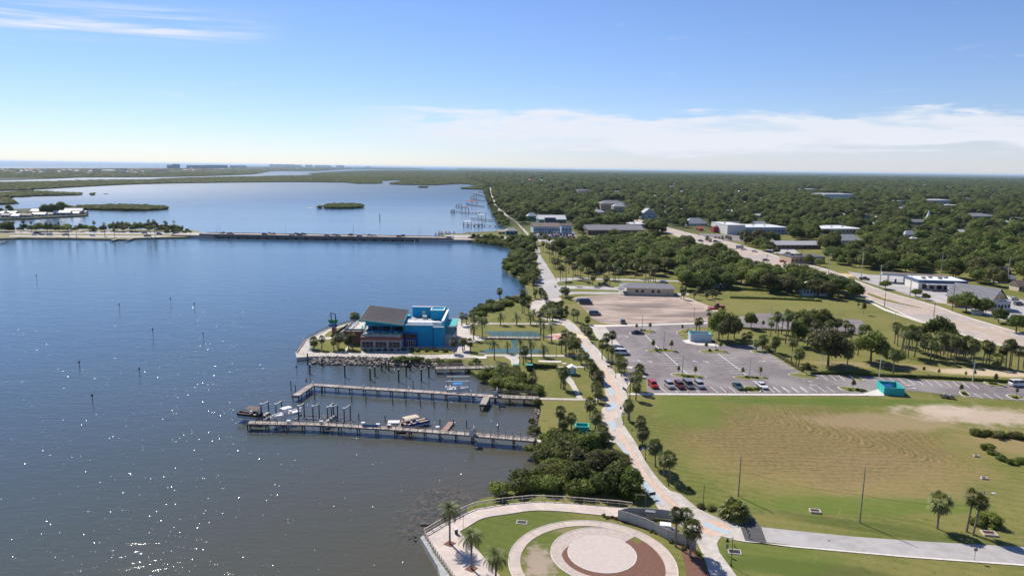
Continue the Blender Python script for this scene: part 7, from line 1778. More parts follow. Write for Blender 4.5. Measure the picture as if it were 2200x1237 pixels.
def bench(px, py, ang, label, m=M_black):
    t = thing('bench', label, 'bench', G(px, py), ang)
    q = MB(); q.box(-.9, .9, -.25, .25, .42, .47); q.obj('seat', m, t); q = MB(); q.box(-.9, .9, .22, .28, .5, .9); q.obj('backrest', m, t)
    for x in (-.75, .75): q = MB(); q.box(x - .04, x + .04, -.22, .25, 0, .42); q.obj('leg', M_black, t)
    q = MB(); q.box(-1.2, 1.2, -.7, .7, .0, .1); q.obj('pad', M_conc, t)
bench(1376, 964, 1.1, 'black bench with a planter pot beside the lower promenade'); bench(1344, 884, 1.4, 'black bench beside the lamp at the promenade bend'); bench(1310, 790, 2.3, 'black bench with a bin at the promenade by the car park')
bench(1342, 838, 1.9, 'black bench beside the concrete apron'); bench(*z5(1630, 547), .0, 'dark bench on the walk south of the pond', M_wood); bench(669, 752.5, -.4, 'turquoise bench on the quay lawn', M_teal); bench(1275, 740, 2.2, 'black bench at the promenade under the young palms')
bench(*z5(1250, 300), 0, 'white bench behind the restaurant', M_white)
t = thing('litter_bin', 'dark round litter bin on the plaza walk', 'bin', G(860 + 628 / 5.219, 1000 + 768 / 5.219)); q = MB(); q.tube((0, 0, 0), (0, 0, 1.0), .30, .32, 12); q.obj('body', M_black, t); q = MB(); q.tube((0, 0, 1.0), (0, 0, 1.1), .34, .2, 12); q.obj('lid', M_whitemetal, t)
t = thing('sign_post', 'thin metal post with a ring at the plaza lawn edge', 'post', G(995, 1139)); q = MB(); q.tube((0, 0, 0), (0, 0, 3.0), .04, n=6); q.obj('post', M_black, t); q = MB(); q.box(-.12, .12, -.04, .04, 2.7, 3.0); q.obj('head', M_black, t)
t = thing('info_sign', 'dark information board leaning on posts at the promenade', 'sign', G(1401, 1072), .3); q = MB(); q.box(-.7, .7, -.04, .04, .9, 1.5); q.obj('board', M_black, t)
for x in (-.5, .5): q = MB(); q.tube((x, 0, 0), (x, 0, 1.0), .04); q.obj('post', M_grey, t)
t = thing('pergola_frame', 'grey metal frame at the bushes beside the promenade', 'frame', G(1366, 1084), -.1)
for x in (0, 1.9): q = MB(); q.tube((x, 0, 0), (x, 0, 2.2), .04); q.obj('post', M_grey, t)
q = MB(); q.beam((0, 0, 2.2), (1.9, 0, 2.2), .08, .06); q.obj('top_bar', M_grey, t)
t = thing('road_sign', 'small square sign on a post beside the lane at lower right', 'sign', G(1700 + 1443 / 3.67, 900 + 1115 / 3.67)); q = MB(); q.tube((0, 0, 0), (0, 0, 2.2), .04); q.obj('post', M_wood, t); q = MB(); q.box(-.3, .3, -.05, .0, 1.8, 2.4); q.obj('board', M_grey, t)
t = thing('road_sign', 'narrow sign post beside the lantern lamp at the plaza', 'sign', G(1561, 1192)); q = MB(); q.tube((0, 0, 0), (0, 0, 2.2), .04); q.obj('post', M_grey, t); q = MB(); q.box(-.22, .22, -.05, .0, 1.2, 2.1); q.obj('board', M_grey, t)
t = thing('fire_hydrant', 'yellow hydrant in the grass beside the lantern lamp', 'hydrant', G(1577, 1173)); q = MB(); q.tube((0, 0, 0), (0, 0, .6), .13, .12, 8); q.obj('body', M_ypaint, t); q = MB(); q.tube((0, 0, .6), (0, 0, .75), .14, .05, 8); q.obj('cap', M_ypaint, t)
for x, y, w, l, kind in [(1751, 1099, 1.0, 'square drain box with white frame beside the field pole', 0), (2125, 1147, 1.2, 'brick planter box with white rim by the leaning palms', 0), (2114, 1028, .6, 'small white box frame in the field, lower one', 0), (2097, 980, .55, 'small white box frame in the field, upper one', 0), (1121, 1122, 1.0, 'metal drain grate in the plaza lawn', 1), (1578, 1185, 1.1, 'white drain curb in the grass by the lane', 1)]:
    t = thing('drain_box', l, 'drain', G(x, y), -.15)
    for c in ((-w, w, -w * .7, -w * .55), (-w, w, w * .55, w * .7), (-w, -w + .15, -w * .55, w * .55), (w - .15, w, -w * .55, w * .55)): q = MB(); q.box(*c, 0, .35 if not kind else .12); q.obj('curb', M_conc, t)
    q = MB(); q.box(-w + .15, w - .15, -w * .55, w * .55, 0, .09); q.obj('grate', M_mulch if kind == 0 else M_black, t)
for x0, y0, x1, y1, l in ((1793, 1117, 1806, 1105, 'yellow guy wire guard in the verge, left'), (2062, 1141, 2078, 1118, 'yellow guy wire guard by the leaning palms')):
    a = G(x0, y0); q = MB(); q.tube((0, 0, 0), (1.2, .1, 2.1), .05, n=6); q.obj('guy_guard', M_ypaint, None, loc=a, label=l, cat='guard')
# red cones
for i, (x, y) in enumerate([(1175, 955), (1340, 955), (1500, 958)]):
    t = thing('traffic_cone', f'orange cone at the kerb of the front parking row, {ordi(i)} from the left', 'cone', G(*z2(x, y)), 0, 'orange cones'); q = MB(); q.tube((0, 0, .03), (0, 0, .7), .18, .03, 8); q.obj('body', mat('cone_orange', (.75, .10, .03), .6), t); q = MB(); q.box(-.24, .24, -.24, .24, 0, .04); q.obj('foot', MATS['cone_orange'], t)
# pallets and trailer by the lot
t = thing('trailer', 'small utility trailer with dark tanks at the edge of the eastern car park arm', 'trailer', G(*z3(1560, 1160)), -.5); q = MB(); q.box(-2.2, 1.6, -.8, .8, .5, .65); q.obj('bed', M_black, t); q = MB(); q.beam((-4.2, 0, .5), (-2.2, 0, .55), .1, .1); q.obj('drawbar', M_black, t)
for x in (-1.0, .6):
    q = MB(); q.tube((x, -.6, 1.0), (x, .6, 1.0), .35, n=8); q.obj('tank', M_grey, t)
for y in (-.9, .9): q = MB(); q.tube((-.2, y - .08, .33), (-.2, y + .08, .33), .33, n=12); q.obj('wheel', M_rub, t)

# ------------------------------------------------------------------ vehicles
def paintm(nm, c): return mat('car_paint_' + nm, c, .28, tuple(x * .93 for x in c), .5, coat=.6)
PM = {'red': paintm('red', (.45, .01, .008)), 'silver': paintm('silver', (.34, .35, .37)), 'black': paintm('black', (.012, .012, .014)), 'grey': paintm('grey', (.16, .165, .175)), 'white': paintm('white', (.72, .72, .71)),
      'navy': paintm('navy', (.015, .025, .07)), 'teal': paintm('teal', (.015, .05, .06)), 'maroon': paintm('maroon', (.12, .02, .02)), 'blue': paintm('blue', (.05, .12, .30)), 'beige': paintm('beige', (.45, .40, .33))}
M_tail = mat('tail_light', (.40, .01, .01), .3); M_headl = mat('head_light', (.75, .75, .72), .15)
WHEEL = MB().tube((0, -.11, 0), (0, .11, 0), .33, n=14).mesh('wheel', M_rub); RIM = MB().tube((0, -.125, 0), (0, .125, 0), .19, n=10).mesh('rim', M_alu)
CT = {  # length, width, stations of the lower body (x, sill, belt), greenhouse (x0, x1 at belt, x0, x1 at roof, roof height)
 'sedan': (4.7, 1.82, [(-2.35, .45, .80), (-2.2, .28, .93), (-1.2, .22, .98), (.9, .22, .95), (2.0, .25, .80), (2.35, .38, .62)], (-1.75, 1.05, -.95, .35, 1.43)),
 'suv': (4.75, 1.92, [(-2.37, .5, .95), (-2.3, .3, 1.08), (-1.2, .25, 1.10), (1.0, .25, 1.08), (2.1, .28, .98), (2.37, .42, .72)], (-2.3, 1.25, -2.0, .55, 1.74)),
 'van': (5.2, 1.98, [(-2.6, .45, 1.1), (-2.55, .28, 1.15), (-1.2, .25, 1.15), (1.3, .25, 1.12), (2.2, .28, .98), (2.6, .42, .70)], (-2.5, 1.85, -2.4, 1.0, 1.98)),
 'cargo': (6.2, 2.05, [(-3.1, .5, 1.5), (-3.05, .3, 1.55), (-1.5, .28, 1.55), (1.8, .28, 1.4), (2.8, .3, 1.1), (3.1, .45, .8)], (-3.05, 2.4, -3.0, 1.6, 2.6)),
}
_cm = {}
def car_parts(kind, col):
    key = (kind, col)
    if key in _cm: return _cm[key]
    parts = []; pm = PM[col]
    if kind == 'pickup':
        L, w = 5.7, 1.98; st = [(-2.85, .55, 1.0), (-2.8, .35, 1.08), (-.7, .32, 1.08), (1.1, .32, 1.1), (2.4, .34, 1.02), (2.85, .5, .80)]; gh = (-.75, 1.45, -.55, .85, 1.82)
    else: L, w, st, gh = CT[kind]
    q = MB(); rings = []
    for x, z0, z1 in st:
        e = .92 if abs(x) > L / 2 - .12 else 1.0; y = w / 2 * e
        rings.append([(x, -y * .9, z0), (x, -y, z0 + .12), (x, -y, z1 - .16), (x, -y * .93, z1), (x, y * .93, z1), (x, y, z1 - .16), (x, y, z0 + .12), (x, y * .9, z0)])
    q.loft(rings)
    if kind == 'pickup':
        q2 = MB(); q2.box(-2.7, -.85, -.78, .78, 1.06, 1.10); parts.append(('bed', q2.mesh('bed', M_black), (0, 0, 0)))
        q.box(-2.8, -.8, -.98, -.82, 1.0, 1.32); q.box(-2.8, -.8, .82, .98, 1.0, 1.32); q.box(-2.85, -2.72, -.9, .9, 1.0, 1.30)
    parts.append(('body', q.mesh('body', pm), (0, 0, 0)))
    zb = max(s[2] for s in st[1:4]) - .03; x0, x1, r0, r1, zr = gh
    def ring(xa, xb, z, y): return [(xa, -y, z), (xb, -y * .96, z), (xb, y * .96, z), (xa, y, z)]
    q = MB(); q.loft([ring(x0, x1, zb, w / 2 * .93), ring(r0, r1, zr - .06, w / 2 * .76)]); parts.append(('windows', q.mesh('windows', M_glass if kind != 'cargo' else pm), (0, 0, 0)))
    q = MB(); q.loft([ring(r0 - .05, r1 + .05, zr - .07, w / 2 * .78), ring(r0 + .08, r1 - .1, zr, w / 2 * .70)]); parts.append(('roof', q.mesh('roof', pm), (0, 0, 0)))
    if kind in ('suv', 'van', 'cargo'):
        q = MB()
        for xx in ((x0 + r0) / 2 + .1, (r0 * .5 + r1 * .5)):
            for s in (-1, 1): q.beam((xx, s * w / 2 * .935, zb), (xx - .02, s * w / 2 * .775, zr - .05), .08, .12)
        parts.append(('pillar', q.mesh('pillar', pm), (0, 0, 0)))
    wx = L / 2 - .92
    hl = MB().box(L / 2 - .10, L / 2 - .015, -.2, .2, .62, .76).mesh('headlight', M_headl); tl = MB().box(-L / 2 - .01, -L / 2 + .08, -.12, .12, .72, .98).mesh('tail_light', M_tail)
    for s in (-1, 1):
        parts.append(('headlight', hl, (0, s * w * .34, 0))); parts.append(('tail_light', tl, (0, s * w * .36, 0)))
        for x in (-wx, wx): parts.append(('wheel', WHEEL, (x, s * (w / 2 - .09), .33)))
    _cm[key] = parts; return parts
def car(px, py, ang, kind, col, label, group=None, z=.07, far=False, name=None):
    t = thing(name or {'sedan': 'parked_car', 'suv': 'parked_car', 'van': 'minivan', 'pickup': 'pickup_truck', 'cargo': 'cargo_van'}[kind], label, {'pickup': 'pickup truck', 'van': 'van', 'cargo': 'van'}.get(kind, 'car'), G(px, py, z), ang, group, scale=1.07)
    for nm, me, loc in car_parts(kind, col):
        if far and nm in ('headlight', 'tail_light'): continue
        o = ob(nm, me, t, loc=loc)
        if nm == 'wheel' and not far: ob('rim', RIM, o)
    return t
da = G(*z2(1422, 955)) - G(*z2(1360, 907)); SA = atan2(da.y, da.x)      # direction of the bays
fr = 'parked in the front row of the big car park'
car(*z2(876, 905), SA, 'suv', 'red', 'bright red four wheel drive ' + fr)
car(*z2(1015, 908), SA, 'suv', 'silver', 'silver grey compact car next to the red one in the front row')
car(*z2(1100, 910), SA, 'suv', 'maroon', 'dark brown black car in the middle of the front row group')
car(*z2(1172, 905), SA, 'van', 'grey', 'grey tall minivan in the front row, right of the dark brown one')
car(*z2(1268, 908), SA, 'suv', 'silver', 'pale silver large car at the right end of the front row group')
car(*z2(1592, 915), SA, 'sedan', 'teal', 'very dark teal saloon standing apart left of the green bed')
car(*z2(1795, 910), SA, 'sedan', 'white', 'white saloon right of the green bed in the front row')
car(*z2(745, 460), .0, 'sedan', 'black', 'black saloon parked by the northern light pole island')
car(*z2(612, 632), .0, 'van', 'white', 'white passenger van at the west edge of the car park')
car(*z2(262, 185), .15, 'sedan', 'silver', 'silver saloon at the top left corner of the gravel lot', z=.1)
car(*z2(308, 208), .0, 'cargo', 'navy', 'tall dark navy van at the top left of the gravel lot', z=.1)
car(*z2(385, 300), .0, 'van', 'grey', 'blue grey minivan at the left edge of the gravel lot', z=.1)
car(*z2(620, 368), 1.5, 'suv', 'grey', 'small dark car seen end-on at the lower edge of the gravel lot', z=.1)
car(*z2(455, 52), .0, 'pickup', 'black', 'black pickup in the shade left of the beige hall', z=.1)
car(*z2(965, 30), .3, 'sedan', 'white', 'white car behind the beige hall roof', z=.1)
car(1000 + 598 / K, 340 + 1003 / K, .02, 'cargo', 'white', 'large white van parked beside the river road', z=.12)
car(1000 + 590 / K, 340 + 970 / K, .02, 'sedan', 'white', 'white car beyond the white van at the river road', z=.12)
car(1000 + 625 / K, 340 + 1058 / K, .02, 'sedan', 'blue', 'pale blue saloon parked below the white van at the river road', z=.12)
car(*z3(2150, 1055), .1, 'van', 'white', 'white van at the far right end of the car park')
car(*z3(10, 1085), SA, 'suv', 'white', 'pale car far along the front row') if False else None
# tractor
t = thing('tractor', 'red tractor with a mower on the grass above the gravel lot', 'tractor', G(*z2(1430, 250)), .05)
M_tred = PM['red']
q = MB(); q.box(-.2, 2.6, -.5, .5, .8, 1.7); q.box(2.4, 3.0, -.4, .4, .7, 1.3); q.obj('bonnet', M_tred, t)
q = MB(); q.box(-1.5, -.1, -.75, .75, 1.2, 2.7); q.obj('cab', M_glass, t); q = MB(); q.box(-1.6, 0, -.85, .85, 2.7, 2.85); q.obj('cab_roof', M_tred, t)
for x, r_ in ((-1.0, .95), (1.9, .6)):
    for s in (-1, 1): q = MB(); q.tube((x, s * .75, r_), (x, s * 1.2, r_), r_, n=16); w_ = q.obj('wheel', M_rub, t); q = MB(); q.tube((x, s * .73, r_), (x, s * 1.22, r_), r_ * .5, n=12); q.obj('rim', M_tred, w_)
q = MB(); q.box(-5.0, -2.0, -1.8, 1.8, .4, .9); q.box(-2.2, -1.4, -.2, .2, .5, .8); q.obj('mower', M_tred, t)
# traffic on the bridge, the causeway and the highway
bcars = [(567, 506.5, 'navy', 'suv', 1), (573, 500.5, 'white', 'pickup', -1), (580, 502, 'red', 'sedan', -1), (626, 506, 'silver', 'sedan', 1), (629, 501.5, 'grey', 'suv', -1), (643, 506, 'teal', 'suv', 1), (645, 502, 'black', 'pickup', -1), (702, 507.5, 'red', 'sedan', 1), (713, 503, 'blue', 'sedan', -1), (726, 507, 'beige', 'suv', 1),
         (748, 503.5, 'navy', 'suv', -1), (772, 508, 'maroon', 'sedan', 1), (790, 504, 'silver', 'pickup', -1), (801, 504.3, 'white', 'sedan', -1), (857, 509, 'red', 'suv', 1), (861, 505, 'navy', 'suv', -1), (964, 509, 'maroon', 'sedan', 1), (422, 503, 'black', 'pickup', 1), (425, 500, 'navy', 'suv', -1), (492, 503, 'red', 'pickup', 1), (469, 501, 'grey', 'sedan', -1)]
BZ = 2.1
brl = P('425,503.2 520,505.6 640,507.8 760,509.8 860,511.3 960,512.6'); bru = P('425,497.6 520,499.2 640,501 760,503 860,504.3 960,505.6')
BA = G(428, 503.0, BZ); BB = G(972, 512.2, BZ); bd = (BB - BA).normalized(); bang = atan2(bd.y, bd.x); bn = Vector((-bd.y, bd.x, 0)); BL_ = (BB - BA).length; BW = 13.0
for i, (x, y, c, k, dr) in enumerate(sorted(bcars)):
    if x < 430: continue
    f = (x - 428) / (972 - 428); p = BA + bd * (BL_ * f) + bn * (3.6 if dr > 0 else 9.4)
    t = car(0, 600, bang if dr > 0 else bang + pi, k, c, f'{c if c != "teal" else "dark"} {"pickup" if k == "pickup" else "car"} driving on the bridge, {ordi(i)} counted from the left', 'traffic on the bridge', far=True, name='bridge_car'); t.location = (p.x, p.y, BZ + .02)
cc = [(80, 503, 'navy', 'pickup'), (75, 505.5, 'white', 'sedan'), (92, 505, 'grey', 'sedan'), (108, 506, 'white', 'van'), (142, 506, 'teal', 'pickup'), (200, 507, 'white', 'suv'), (285, 499.5, 'navy', 'suv'), (311, 501.5, 'grey', 'sedan'), (317, 508, 'navy', 'pickup'), (343, 504, 'blue', 'suv'), (360, 500, 'black', 'pickup'), (378, 503, 'silver', 'van'), (200, 497.5, 'black', 'pickup')]
for i, (x, y, c, k) in enumerate(sorted(cc)): car(x, y, .1, k, c, f'{c if c != "teal" else "dark green"} vehicle parked on the causeway, {ordi(i)} from the left', 'cars on the causeway', z=.12, far=True)
hv = [(1646 - 1, 560, .0, 'maroon', 'sedan'), (1682, 563, -.5, 'red', 'sedan'), (1598, 537, -.6, 'white', 'sedan'), (1590, 534, -.6, 'silver', 'cargo'), (1621, 541, -.6, 'white', 'sedan'), (1468, 508, -.7, 'white', 'sedan'), (1477, 510.5, -.7, 'navy', 'suv'), (1483, 510, -.7, 'black', 'suv'), (1538, 520, -.3, 'navy', 'suv'),
      (1811, 598, -.4, 'silver', 'sedan'), (1857, 601, -.1, 'black', 'pickup'), (2040, 629, 1.0, 'white', 'pickup'), (1506, 519, -.6, 'grey', 'suv'), (2188, 655, .2, 'grey', 'suv'), (2178, 644, .2, 'white', 'sedan'), (2115, 664, .3, 'white', 'van')]
HVL = ['dark maroon car by the dark poles near the shops', 'red car alone on the highway before the arcaded building', 'white car leading the truck on the highway', 'silver box van on the highway near the shops', 'white car behind the box van on the highway', 'white car far up the highway in a queue',
       'navy car second in the far queue', 'black car third in the far queue', 'navy car at the far junction', 'silver car at the near junction', 'black pickup waiting beside the tall power pole', 'white pickup parked behind the station store', 'grey car behind the far queue',
       'grey car parked at the right edge by the shops', 'white car parked behind the orange gable', 'white van parked by the gabled shop']
for i, (x, y, a, c, k) in enumerate(hv): car(x, y, a, k, c, HVL[i], 'cars on and beside the highway', z=.14, far=True)
r = random.Random(9); cols = list(PM)
for j in range(4):
    for i in range(15):
        if r.random() < .15: continue
        x = 1142 + i * 6.2 + j * 1.5; y = 503 + j * 3.2
        if y > 508 and x < 1150: continue
        car(x, y, 1.5 + r.uniform(-.1, .1), r.choice(['sedan', 'suv', 'pickup', 'van']), r.choice(cols), f'car packed before the brown-roofed shops, row {["one", "two", "three", "four"][j]}, {ordi(i)} from left', 'cars packed before the brown-roofed shops', z=.12, far=True)
for i in range(16):
    if r.random() < .25: continue
    car(1520 + i * 8.2, 509.5 + i * .75, 1.4, r.choice(['sedan', 'suv', 'pickup']), r.choice(cols), f'car parked in front of the big store, {ordi(i)} from the left', 'cars before the big store', z=.12, far=True)
for i in range(6): car(1290 + i * 15, 508 - abs(i - 3), .1, r.choice(['sedan', 'suv']), r.choice(cols), f'car before the sprawling motel, {ordi(i)} from the left', 'cars before the motel', z=.08, far=True)

# ------------------------------------------------------------------ bridge
t = thing('road_bridge', 'long low concrete road bridge across the river', 'bridge', BA, bang); DZ = BZ
def bb(name, x0, x1, y0, y1, z0, z1, m): q = MB(); q.box(x0, x1, y0, y1, z0 - DZ, z1 - DZ); return q.obj(name, m, t)
bb('deck', 0, BL_, 0, BW, 1.1, BZ, M_road); bb('parapet', 0, BL_, -.3, 0, .05, BZ + .42, mat('weathered_parapet', (.24, .22, .20), .9, (.13, .12, .11), .5)); bb('parapet', 0, BL_, BW, BW + .3, 1.0, BZ + .6, MATS['weathered_parapet'])
bb('centre_line', 2, BL_ - 2, BW / 2 - .1, BW / 2 + .1, BZ + .005, BZ + .012, M_ypaint)
nb_ = 26
pm = MB().box(-3.2, 3.2, .4, BW - .4, -4 - DZ, 1.1 - DZ).mesh('pier', MATS['weathered_parapet'])
for k in range(nb_): ob('pier', pm, t, loc=(BL_ * (k + .5) / nb_, 0, 0))
bb('abutment', BL_ - 30, BL_ + 14, -.6, BW + .6, -3, 1.05, M_conc); bb('abutment', -8, 14, -.6, BW + .6, -3, 1.05, M_conc)
bb('ramp', -26, 0, 0, BW, .05, BZ - .9, M_road); bb('ramp', BL_, BL_ + 26, 0, BW, .05, BZ - .9, M_road)
for i, (x, ty, s) in enumerate([(452, 478, 1), (472, 474, -1), (604, 483, 1), (753, 486, 1), (762, 479, -1), (900, 481, 1), (901, 487, -1)]):
    f = (x - 428) / 544; p = BA + bd * (BL_ * f) + bn * (.2 if s < 0 else BW - .2)
    l_ = thing('bridge_lamp', f'thin street lamp on the bridge, {ordi(i)} from the left', 'street lamp', p, bang, 'street lamps on the bridge'); q = MB(); q.tube((0, 0, 0), (0, 0, 9.5), .13, .07, 6); q.obj('pole', M_grey, l_); q = MB(); q.beam((0, 0, 9.5), (0, 2.2 if s < 0 else -2.2, 9.9), .1, .1); q.obj('arm', M_grey, l_)
CR_ = sheet('causeway_road', P('-40,496.8 60,496.8 200,497.6 380,498.6 430,500.6 430,504.4 380,503.2 300,503 200,502.4 60,501.2 -40,500.8'), .09, M_road2)
sheet('causeway_lot', P('20,505 150,505.6 300,506.5 372,506 340,509.5 240,509.8 100,508.6 20,508'), .07, M_road2)
for x0, y0, x1, y1, l in ((240, 516, 257, 511, 'left boat ramp dock of the causeway'), (272, 515.5, 286, 511.5, 'right boat ramp dock of the causeway'), (-5, 521, 12, 518, 'dock at the left edge of the photo below the causeway')):
    pier([(x0, y0), (x1, y1)], 2.0, .2, l, name='dock', sp=4)
sheet('causeway_verge', P('20,503.4 150,503.9 300,504.6 372,504.6 372,505.2 300,505.8 150,505.1 20,504.5'), .10, M_ground)

# private docks with roofs along the far shore ----------------------------------------
docks = [(1000, 481, 1062, 483, 3), (996, 470, 1052, 476, 0), (970, 453, 1043, 457, 0), (1012, 466, 1050, 470, 0), (1005, 438.5, 1042, 442, 0), (1010, 431, 1045, 435, 0), (1018, 420, 1045, 423, 0), (1022, 415, 1040, 417, 0)]
dk = [((996, 482), (1075, 484.5)), ((1018, 483), (1035, 483)), ((1013, 467.5), (1058, 472)), ((968, 453.5), (1044, 458)), ((979, 443), (1000, 444)), ((1003, 437.5), (1040, 443)), ((1012, 426), (1040, 431)), ((1020, 417), (1044, 422)), ((1028, 411), (1041, 414))]
for i, (a, b) in enumerate(dk): pier([a, b], 2.2, .3, f'private dock on the far shore, {ordi(i)} counted from the bridge', name='private_dock', sp=6, pr=.25)
rfx = [(996, 1012, 484, 474.5, 'white', 'flat white boathouse roof nearest the bridge'), (1020, 1036, 486, 477, 'green', 'green boathouse roof right of the white one'), (1027, 1042, 471, 460, 'white', 'white boathouse roof on the third dock'), (992, 1006, 456, 445, 'brown', 'brown arched boathouse on the long dock'), (981, 991, 445, 438, 'brown', 'small open boathouse furthest out'),
       (1003, 1024, 440, 427, 'red', 'large red and white boathouse'), (1012, 1023, 429, 420, 'brown', 'brown boathouse behind the large red one'), (1018, 1028, 420, 412, 'grey', 'grey boathouse furthest up the shore'), (970, 976, 457, 449, 'brown', 'tiny shelter at the tip of the long dock')]
for x0, x1, yb, yt, c, l in rfx:
    a = G(x0, yb, WZ); b = G(x1, yb, WZ); w = (b - a).length; H = min(8, HZ((x0 + x1) / 2, yb, yt, WZ)); t = thing('boathouse', l, 'boathouse', a, 0); d = max(5, w * .6)
    q = MB(); q.box(-.4, w + .4, -.4, d + .4, H * .78, H * .84); q.add([(-.4, -.4, H * .84), (w + .4, -.4, H * .84), (w + .4, d + .4, H * .84), (-.4, d + .4, H * .84), (w / 2, d / 2, H)], [(0, 1, 4), (1, 2, 4), (2, 3, 4), (3, 0, 4)]); q.obj('roof', RM.get({'white': 'white', 'red': 'red', 'brown': 'brown', 'grey': 'lgrey', 'green': 'lgrey'}[c]), t)
    pm = MB().box(-.2, .2, -.2, .2, -2, H * .78).mesh('post', M_pile)
    for x in (0, w / 2, w):
        for y in (0, d): ob('post', pm, t, loc=(x, y, 0))
pier([(936, 500.5), (1040, 503)], 3, .3, 'long dock with moored boats behind the bridge end', name='marina_dock', sp=6, pr=.25)
for i, x in enumerate((943, 950, 958, 966, 975, 1008)): boat(x, 500.5 + (x - 936) * .02, WZ, 1.4 if i % 2 else -1.6, 8, f'white boat moored at the dock behind the bridge end, {ordi(i)} from the left', M_gel)
boat(228, 417, WZ, .3, 9, 'lone sailing boat hull far out on the left bay'); t = bpy.data.objects['motor_boat'] if False else None

# ------------------------------------------------------------------ people
def person(p, ang, shirt, trousers, label, cyc=False, s=1.0):
    t = thing('person', label, 'person', p, ang, scale=s)
    skin = mat('skin', (.42, .26, .19), .6)
    vs = [(0, 0, .95), (0, 0, 1.2), (0, 0, 1.42), (0, 0, 1.52), (0, 0, 1.66), (0, .10, .92), (.10, .11, .5), (.02, .11, .05), (.14, .11, .02), (0, -.10, .92), (-.12, -.11, .5), (-.22, -.11, .08), (-.10, -.11, .03), (0, .19, 1.40), (.04, .24, 1.12), (.16, .23, .90), (0, -.19, 1.40), (-.04, -.24, 1.12), (.08, -.23, .90)]
    ed = [(0, 1), (1, 2), (2, 3), (3, 4), (0, 5), (5, 6), (6, 7), (7, 8), (0, 9), (9, 10), (10, 11), (11, 12), (2, 13), (13, 14), (14, 15), (2, 16), (16, 17), (17, 18)]
    rad = [.14, .14, .15, .055, .10, .09, .065, .045, .04, .09, .065, .045, .04, .065, .045, .035, .065, .045, .035]
    me = bpy.data.meshes.new('body'); me.from_pydata(vs, ed, []); o = ob('body', me, t)
    me.materials.append(skin); md = o.modifiers.new('skin', 'SKIN')
    for i, r_ in enumerate(rad): me.skin_vertices[0].data[i].radius = (r_, r_)
    me.skin_vertices[0].data[0].use_root = True; o.modifiers.new('sub', 'SUBSURF').levels = 1; o.modifiers['sub'].render_levels = 1
    q = MB(); q.loft([[(.15 * cos(a_ * pi / 4), .19 * sin(a_ * pi / 4), .93) for a_ in range(8)], [(.15 * cos(a_ * pi / 4), .18 * sin(a_ * pi / 4), 1.2) for a_ in range(8)], [(.15 * cos(a_ * pi / 4), .24 * sin(a_ * pi / 4), 1.42) for a_ in range(8)], [(.07 * cos(a_ * pi / 4), .08 * sin(a_ * pi / 4), 1.5) for a_ in range(8)]]); q.obj('shirt', shirt, t, smooth=True)
    q = MB()
    for s_, pth in ((1, [(0, .10, .96), (.10, .11, .52)]), (-1, [(0, -.10, .96), (-.12, -.11, .52)])): q.tube(pth[0], pth[1], .12, .09, 8)
    q.obj('shorts', trousers, t, smooth=True)
    q = MB(); q.loft([[(r_ * cos(a_ * pi / 4) - .01, r_ * sin(a_ * pi / 4), z) for a_ in range(8)] for z, r_ in ((1.66, .115), (1.74, .10), (1.78, .04))]); q.obj('hair', M_black, t)
    return t
M_shr = mat('red_shirt', (.22, .02, .025), .8); M_drk = mat('dark_cloth', (.02, .02, .03), .8); M_wht = mat('pale_cloth', (.5, .5, .52), .8)
c_ = G(1372, 1027)
t = thing('bicycle', 'bicycle ridden by the person in red on the promenade', 'bicycle', c_, 1.9)
for x in (-.52, .52):
    q = MB()
    for k in range(14): a0_, a1_ = k * pi / 7, (k + 1) * pi / 7; q.tube((x + .33 * cos(a0_), 0, .34 + .33 * sin(a0_)), (x + .33 * cos(a1_), 0, .34 + .33 * sin(a1_)), .025, n=4, cap=False)
    q.obj('wheel', M_rub, t)
q = MB()
for a0_, a1_ in (((-.52, 0, .34), (-.1, 0, .32)), ((-.1, 0, .32), (-.2, 0, .85)), ((-.1, 0, .32), (.35, 0, .85)), ((-.2, 0, .82), (.38, 0, .84)), ((.38, 0, .84), (.52, 0, .34)), ((-.52, 0, .34), (-.2, 0, .8))): q.tube(a0_, a1_, .022, n=5)
q.obj('frame', M_black, t); q = MB(); q.box(-.32, -.08, -.07, .07, .86, .92); q.obj('saddle', M_black, t); q = MB(); q.beam((.36, -.28, 1.02), (.36, .28, 1.02), .03, .03); q.tube((.36, 0, .84), (.36, 0, 1.02), .02); q.obj('handlebar', M_black, t)
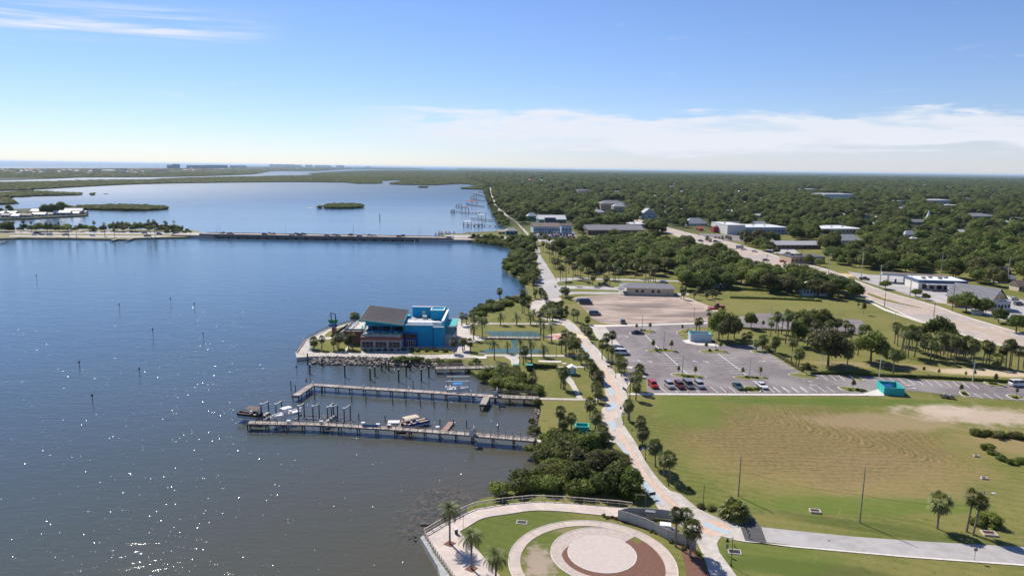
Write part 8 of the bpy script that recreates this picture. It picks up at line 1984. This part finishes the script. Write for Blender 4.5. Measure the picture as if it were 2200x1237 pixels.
def rider(p, ang, label):
    t = thing('person', label, 'person', p, ang); skin = mat('skin', (.42, .26, .19), .6)
    vs = [(-.18, 0, .98), (-.10, 0, 1.22), (.02, 0, 1.45), (.05, 0, 1.55), (.08, 0, 1.70), (-.15, .10, .97), (.22, .11, .80), (.0, .11, .36), (.12, .11, .31), (-.15, -.10, .97), (.16, -.11, .62), (-.08, -.11, .22), (.04, -.11, .18), (.02, .19, 1.42), (.18, .24, 1.20), (.36, .24, 1.05), (.02, -.19, 1.42), (.18, -.24, 1.20), (.36, -.24, 1.05)]
    ed = [(0, 1), (1, 2), (2, 3), (3, 4), (0, 5), (5, 6), (6, 7), (7, 8), (0, 9), (9, 10), (10, 11), (11, 12), (2, 13), (13, 14), (14, 15), (2, 16), (16, 17), (17, 18)]
    rad = [.14, .14, .15, .055, .10, .09, .065, .045, .04, .09, .065, .045, .04, .065, .045, .035, .065, .045, .035]
    me = bpy.data.meshes.new('body'); me.from_pydata(vs, ed, []); o = ob('body', me, t); me.materials.append(skin); o.modifiers.new('skin', 'SKIN')
    for i, r_ in enumerate(rad): me.skin_vertices[0].data[i].radius = (r_, r_)
    me.skin_vertices[0].data[0].use_root = True; m_ = o.modifiers.new('sub', 'SUBSURF'); m_.levels = 1; m_.render_levels = 1
    q = MB(); q.loft([[(cx_ + .15 * k_ * cos(a_ * pi / 4), .22 * k_ * sin(a_ * pi / 4), z) for a_ in range(8)] for cx_, z, k_ in ((-.18, .94, .95), (-.10, 1.2, .95), (.02, 1.44, 1.12), (.05, 1.53, .4))]); q.obj('shirt', M_shr, t, smooth=True)
    q = MB(); q.tube((-.16, .10, .98), (.18, .11, .82), .12, .09, 8); q.tube((-.16, -.10, .98), (.12, -.11, .66), .12, .09, 8); q.obj('shorts', M_drk, t, smooth=True)
    q = MB(); q.loft([[(.08 + r_ * cos(a_ * pi / 4), r_ * sin(a_ * pi / 4), z) for a_ in range(8)] for z, r_ in ((1.70, .12), (1.78, .10), (1.82, .04))]); q.obj('helmet', M_drk, t)
rider(c_, 1.9, 'person in a dark red top riding a bicycle on the lower promenade')
for x, y, s_, l in [(990, 232, M_drk, 'left walker of the pair in the middle of the river road'), (998, 234, M_wht, 'right walker of the pair in the middle of the river road'), (1040, 110, M_drk, 'lone walker near the river road parking'), (930, 330, M_wht, 'walker on the white curving path')]:
    person(G(940 + x / K, 560 + y / K), 1.2, s_, M_drk, l)
person(G(*z5(1012, 300)), .3, M_wht, M_drk, 'person on the walk at the corner of the restaurant terrace') if False else None
for (x, y), l in ((z5(150, 800), 'person fishing at the corner of the upper pier'), ):
    person(G(x, y, .55), 2.6, M_shr, M_drk, l)
person(G(1309, 782), 2.2, M_wht, M_drk, 'person standing on the promenade by the car park walk')
# ------------------------------------------------------------------ air
def haze():
    b = MB(); b.box(-61000, 125000, -80, 91000, -7.2, 90)
    m = bpy.data.materials.new('haze'); m.use_nodes = True; t = NT(m.node_tree)
    v = t.n('ShaderNodeVolumePrincipled'); v.inputs['Color'].default_value = (.60, .80, 1.0, 1); v.inputs['Density'].default_value = 2.3e-5; v.inputs['Anisotropy'].default_value = .2
    o = t.n('ShaderNodeOutputMaterial'); t.nt.links.new(v.outputs[0], o.inputs['Volume'])
    b.obj('haze', m, kind='stuff')
haze()
SC.cycles.use_denoising = True
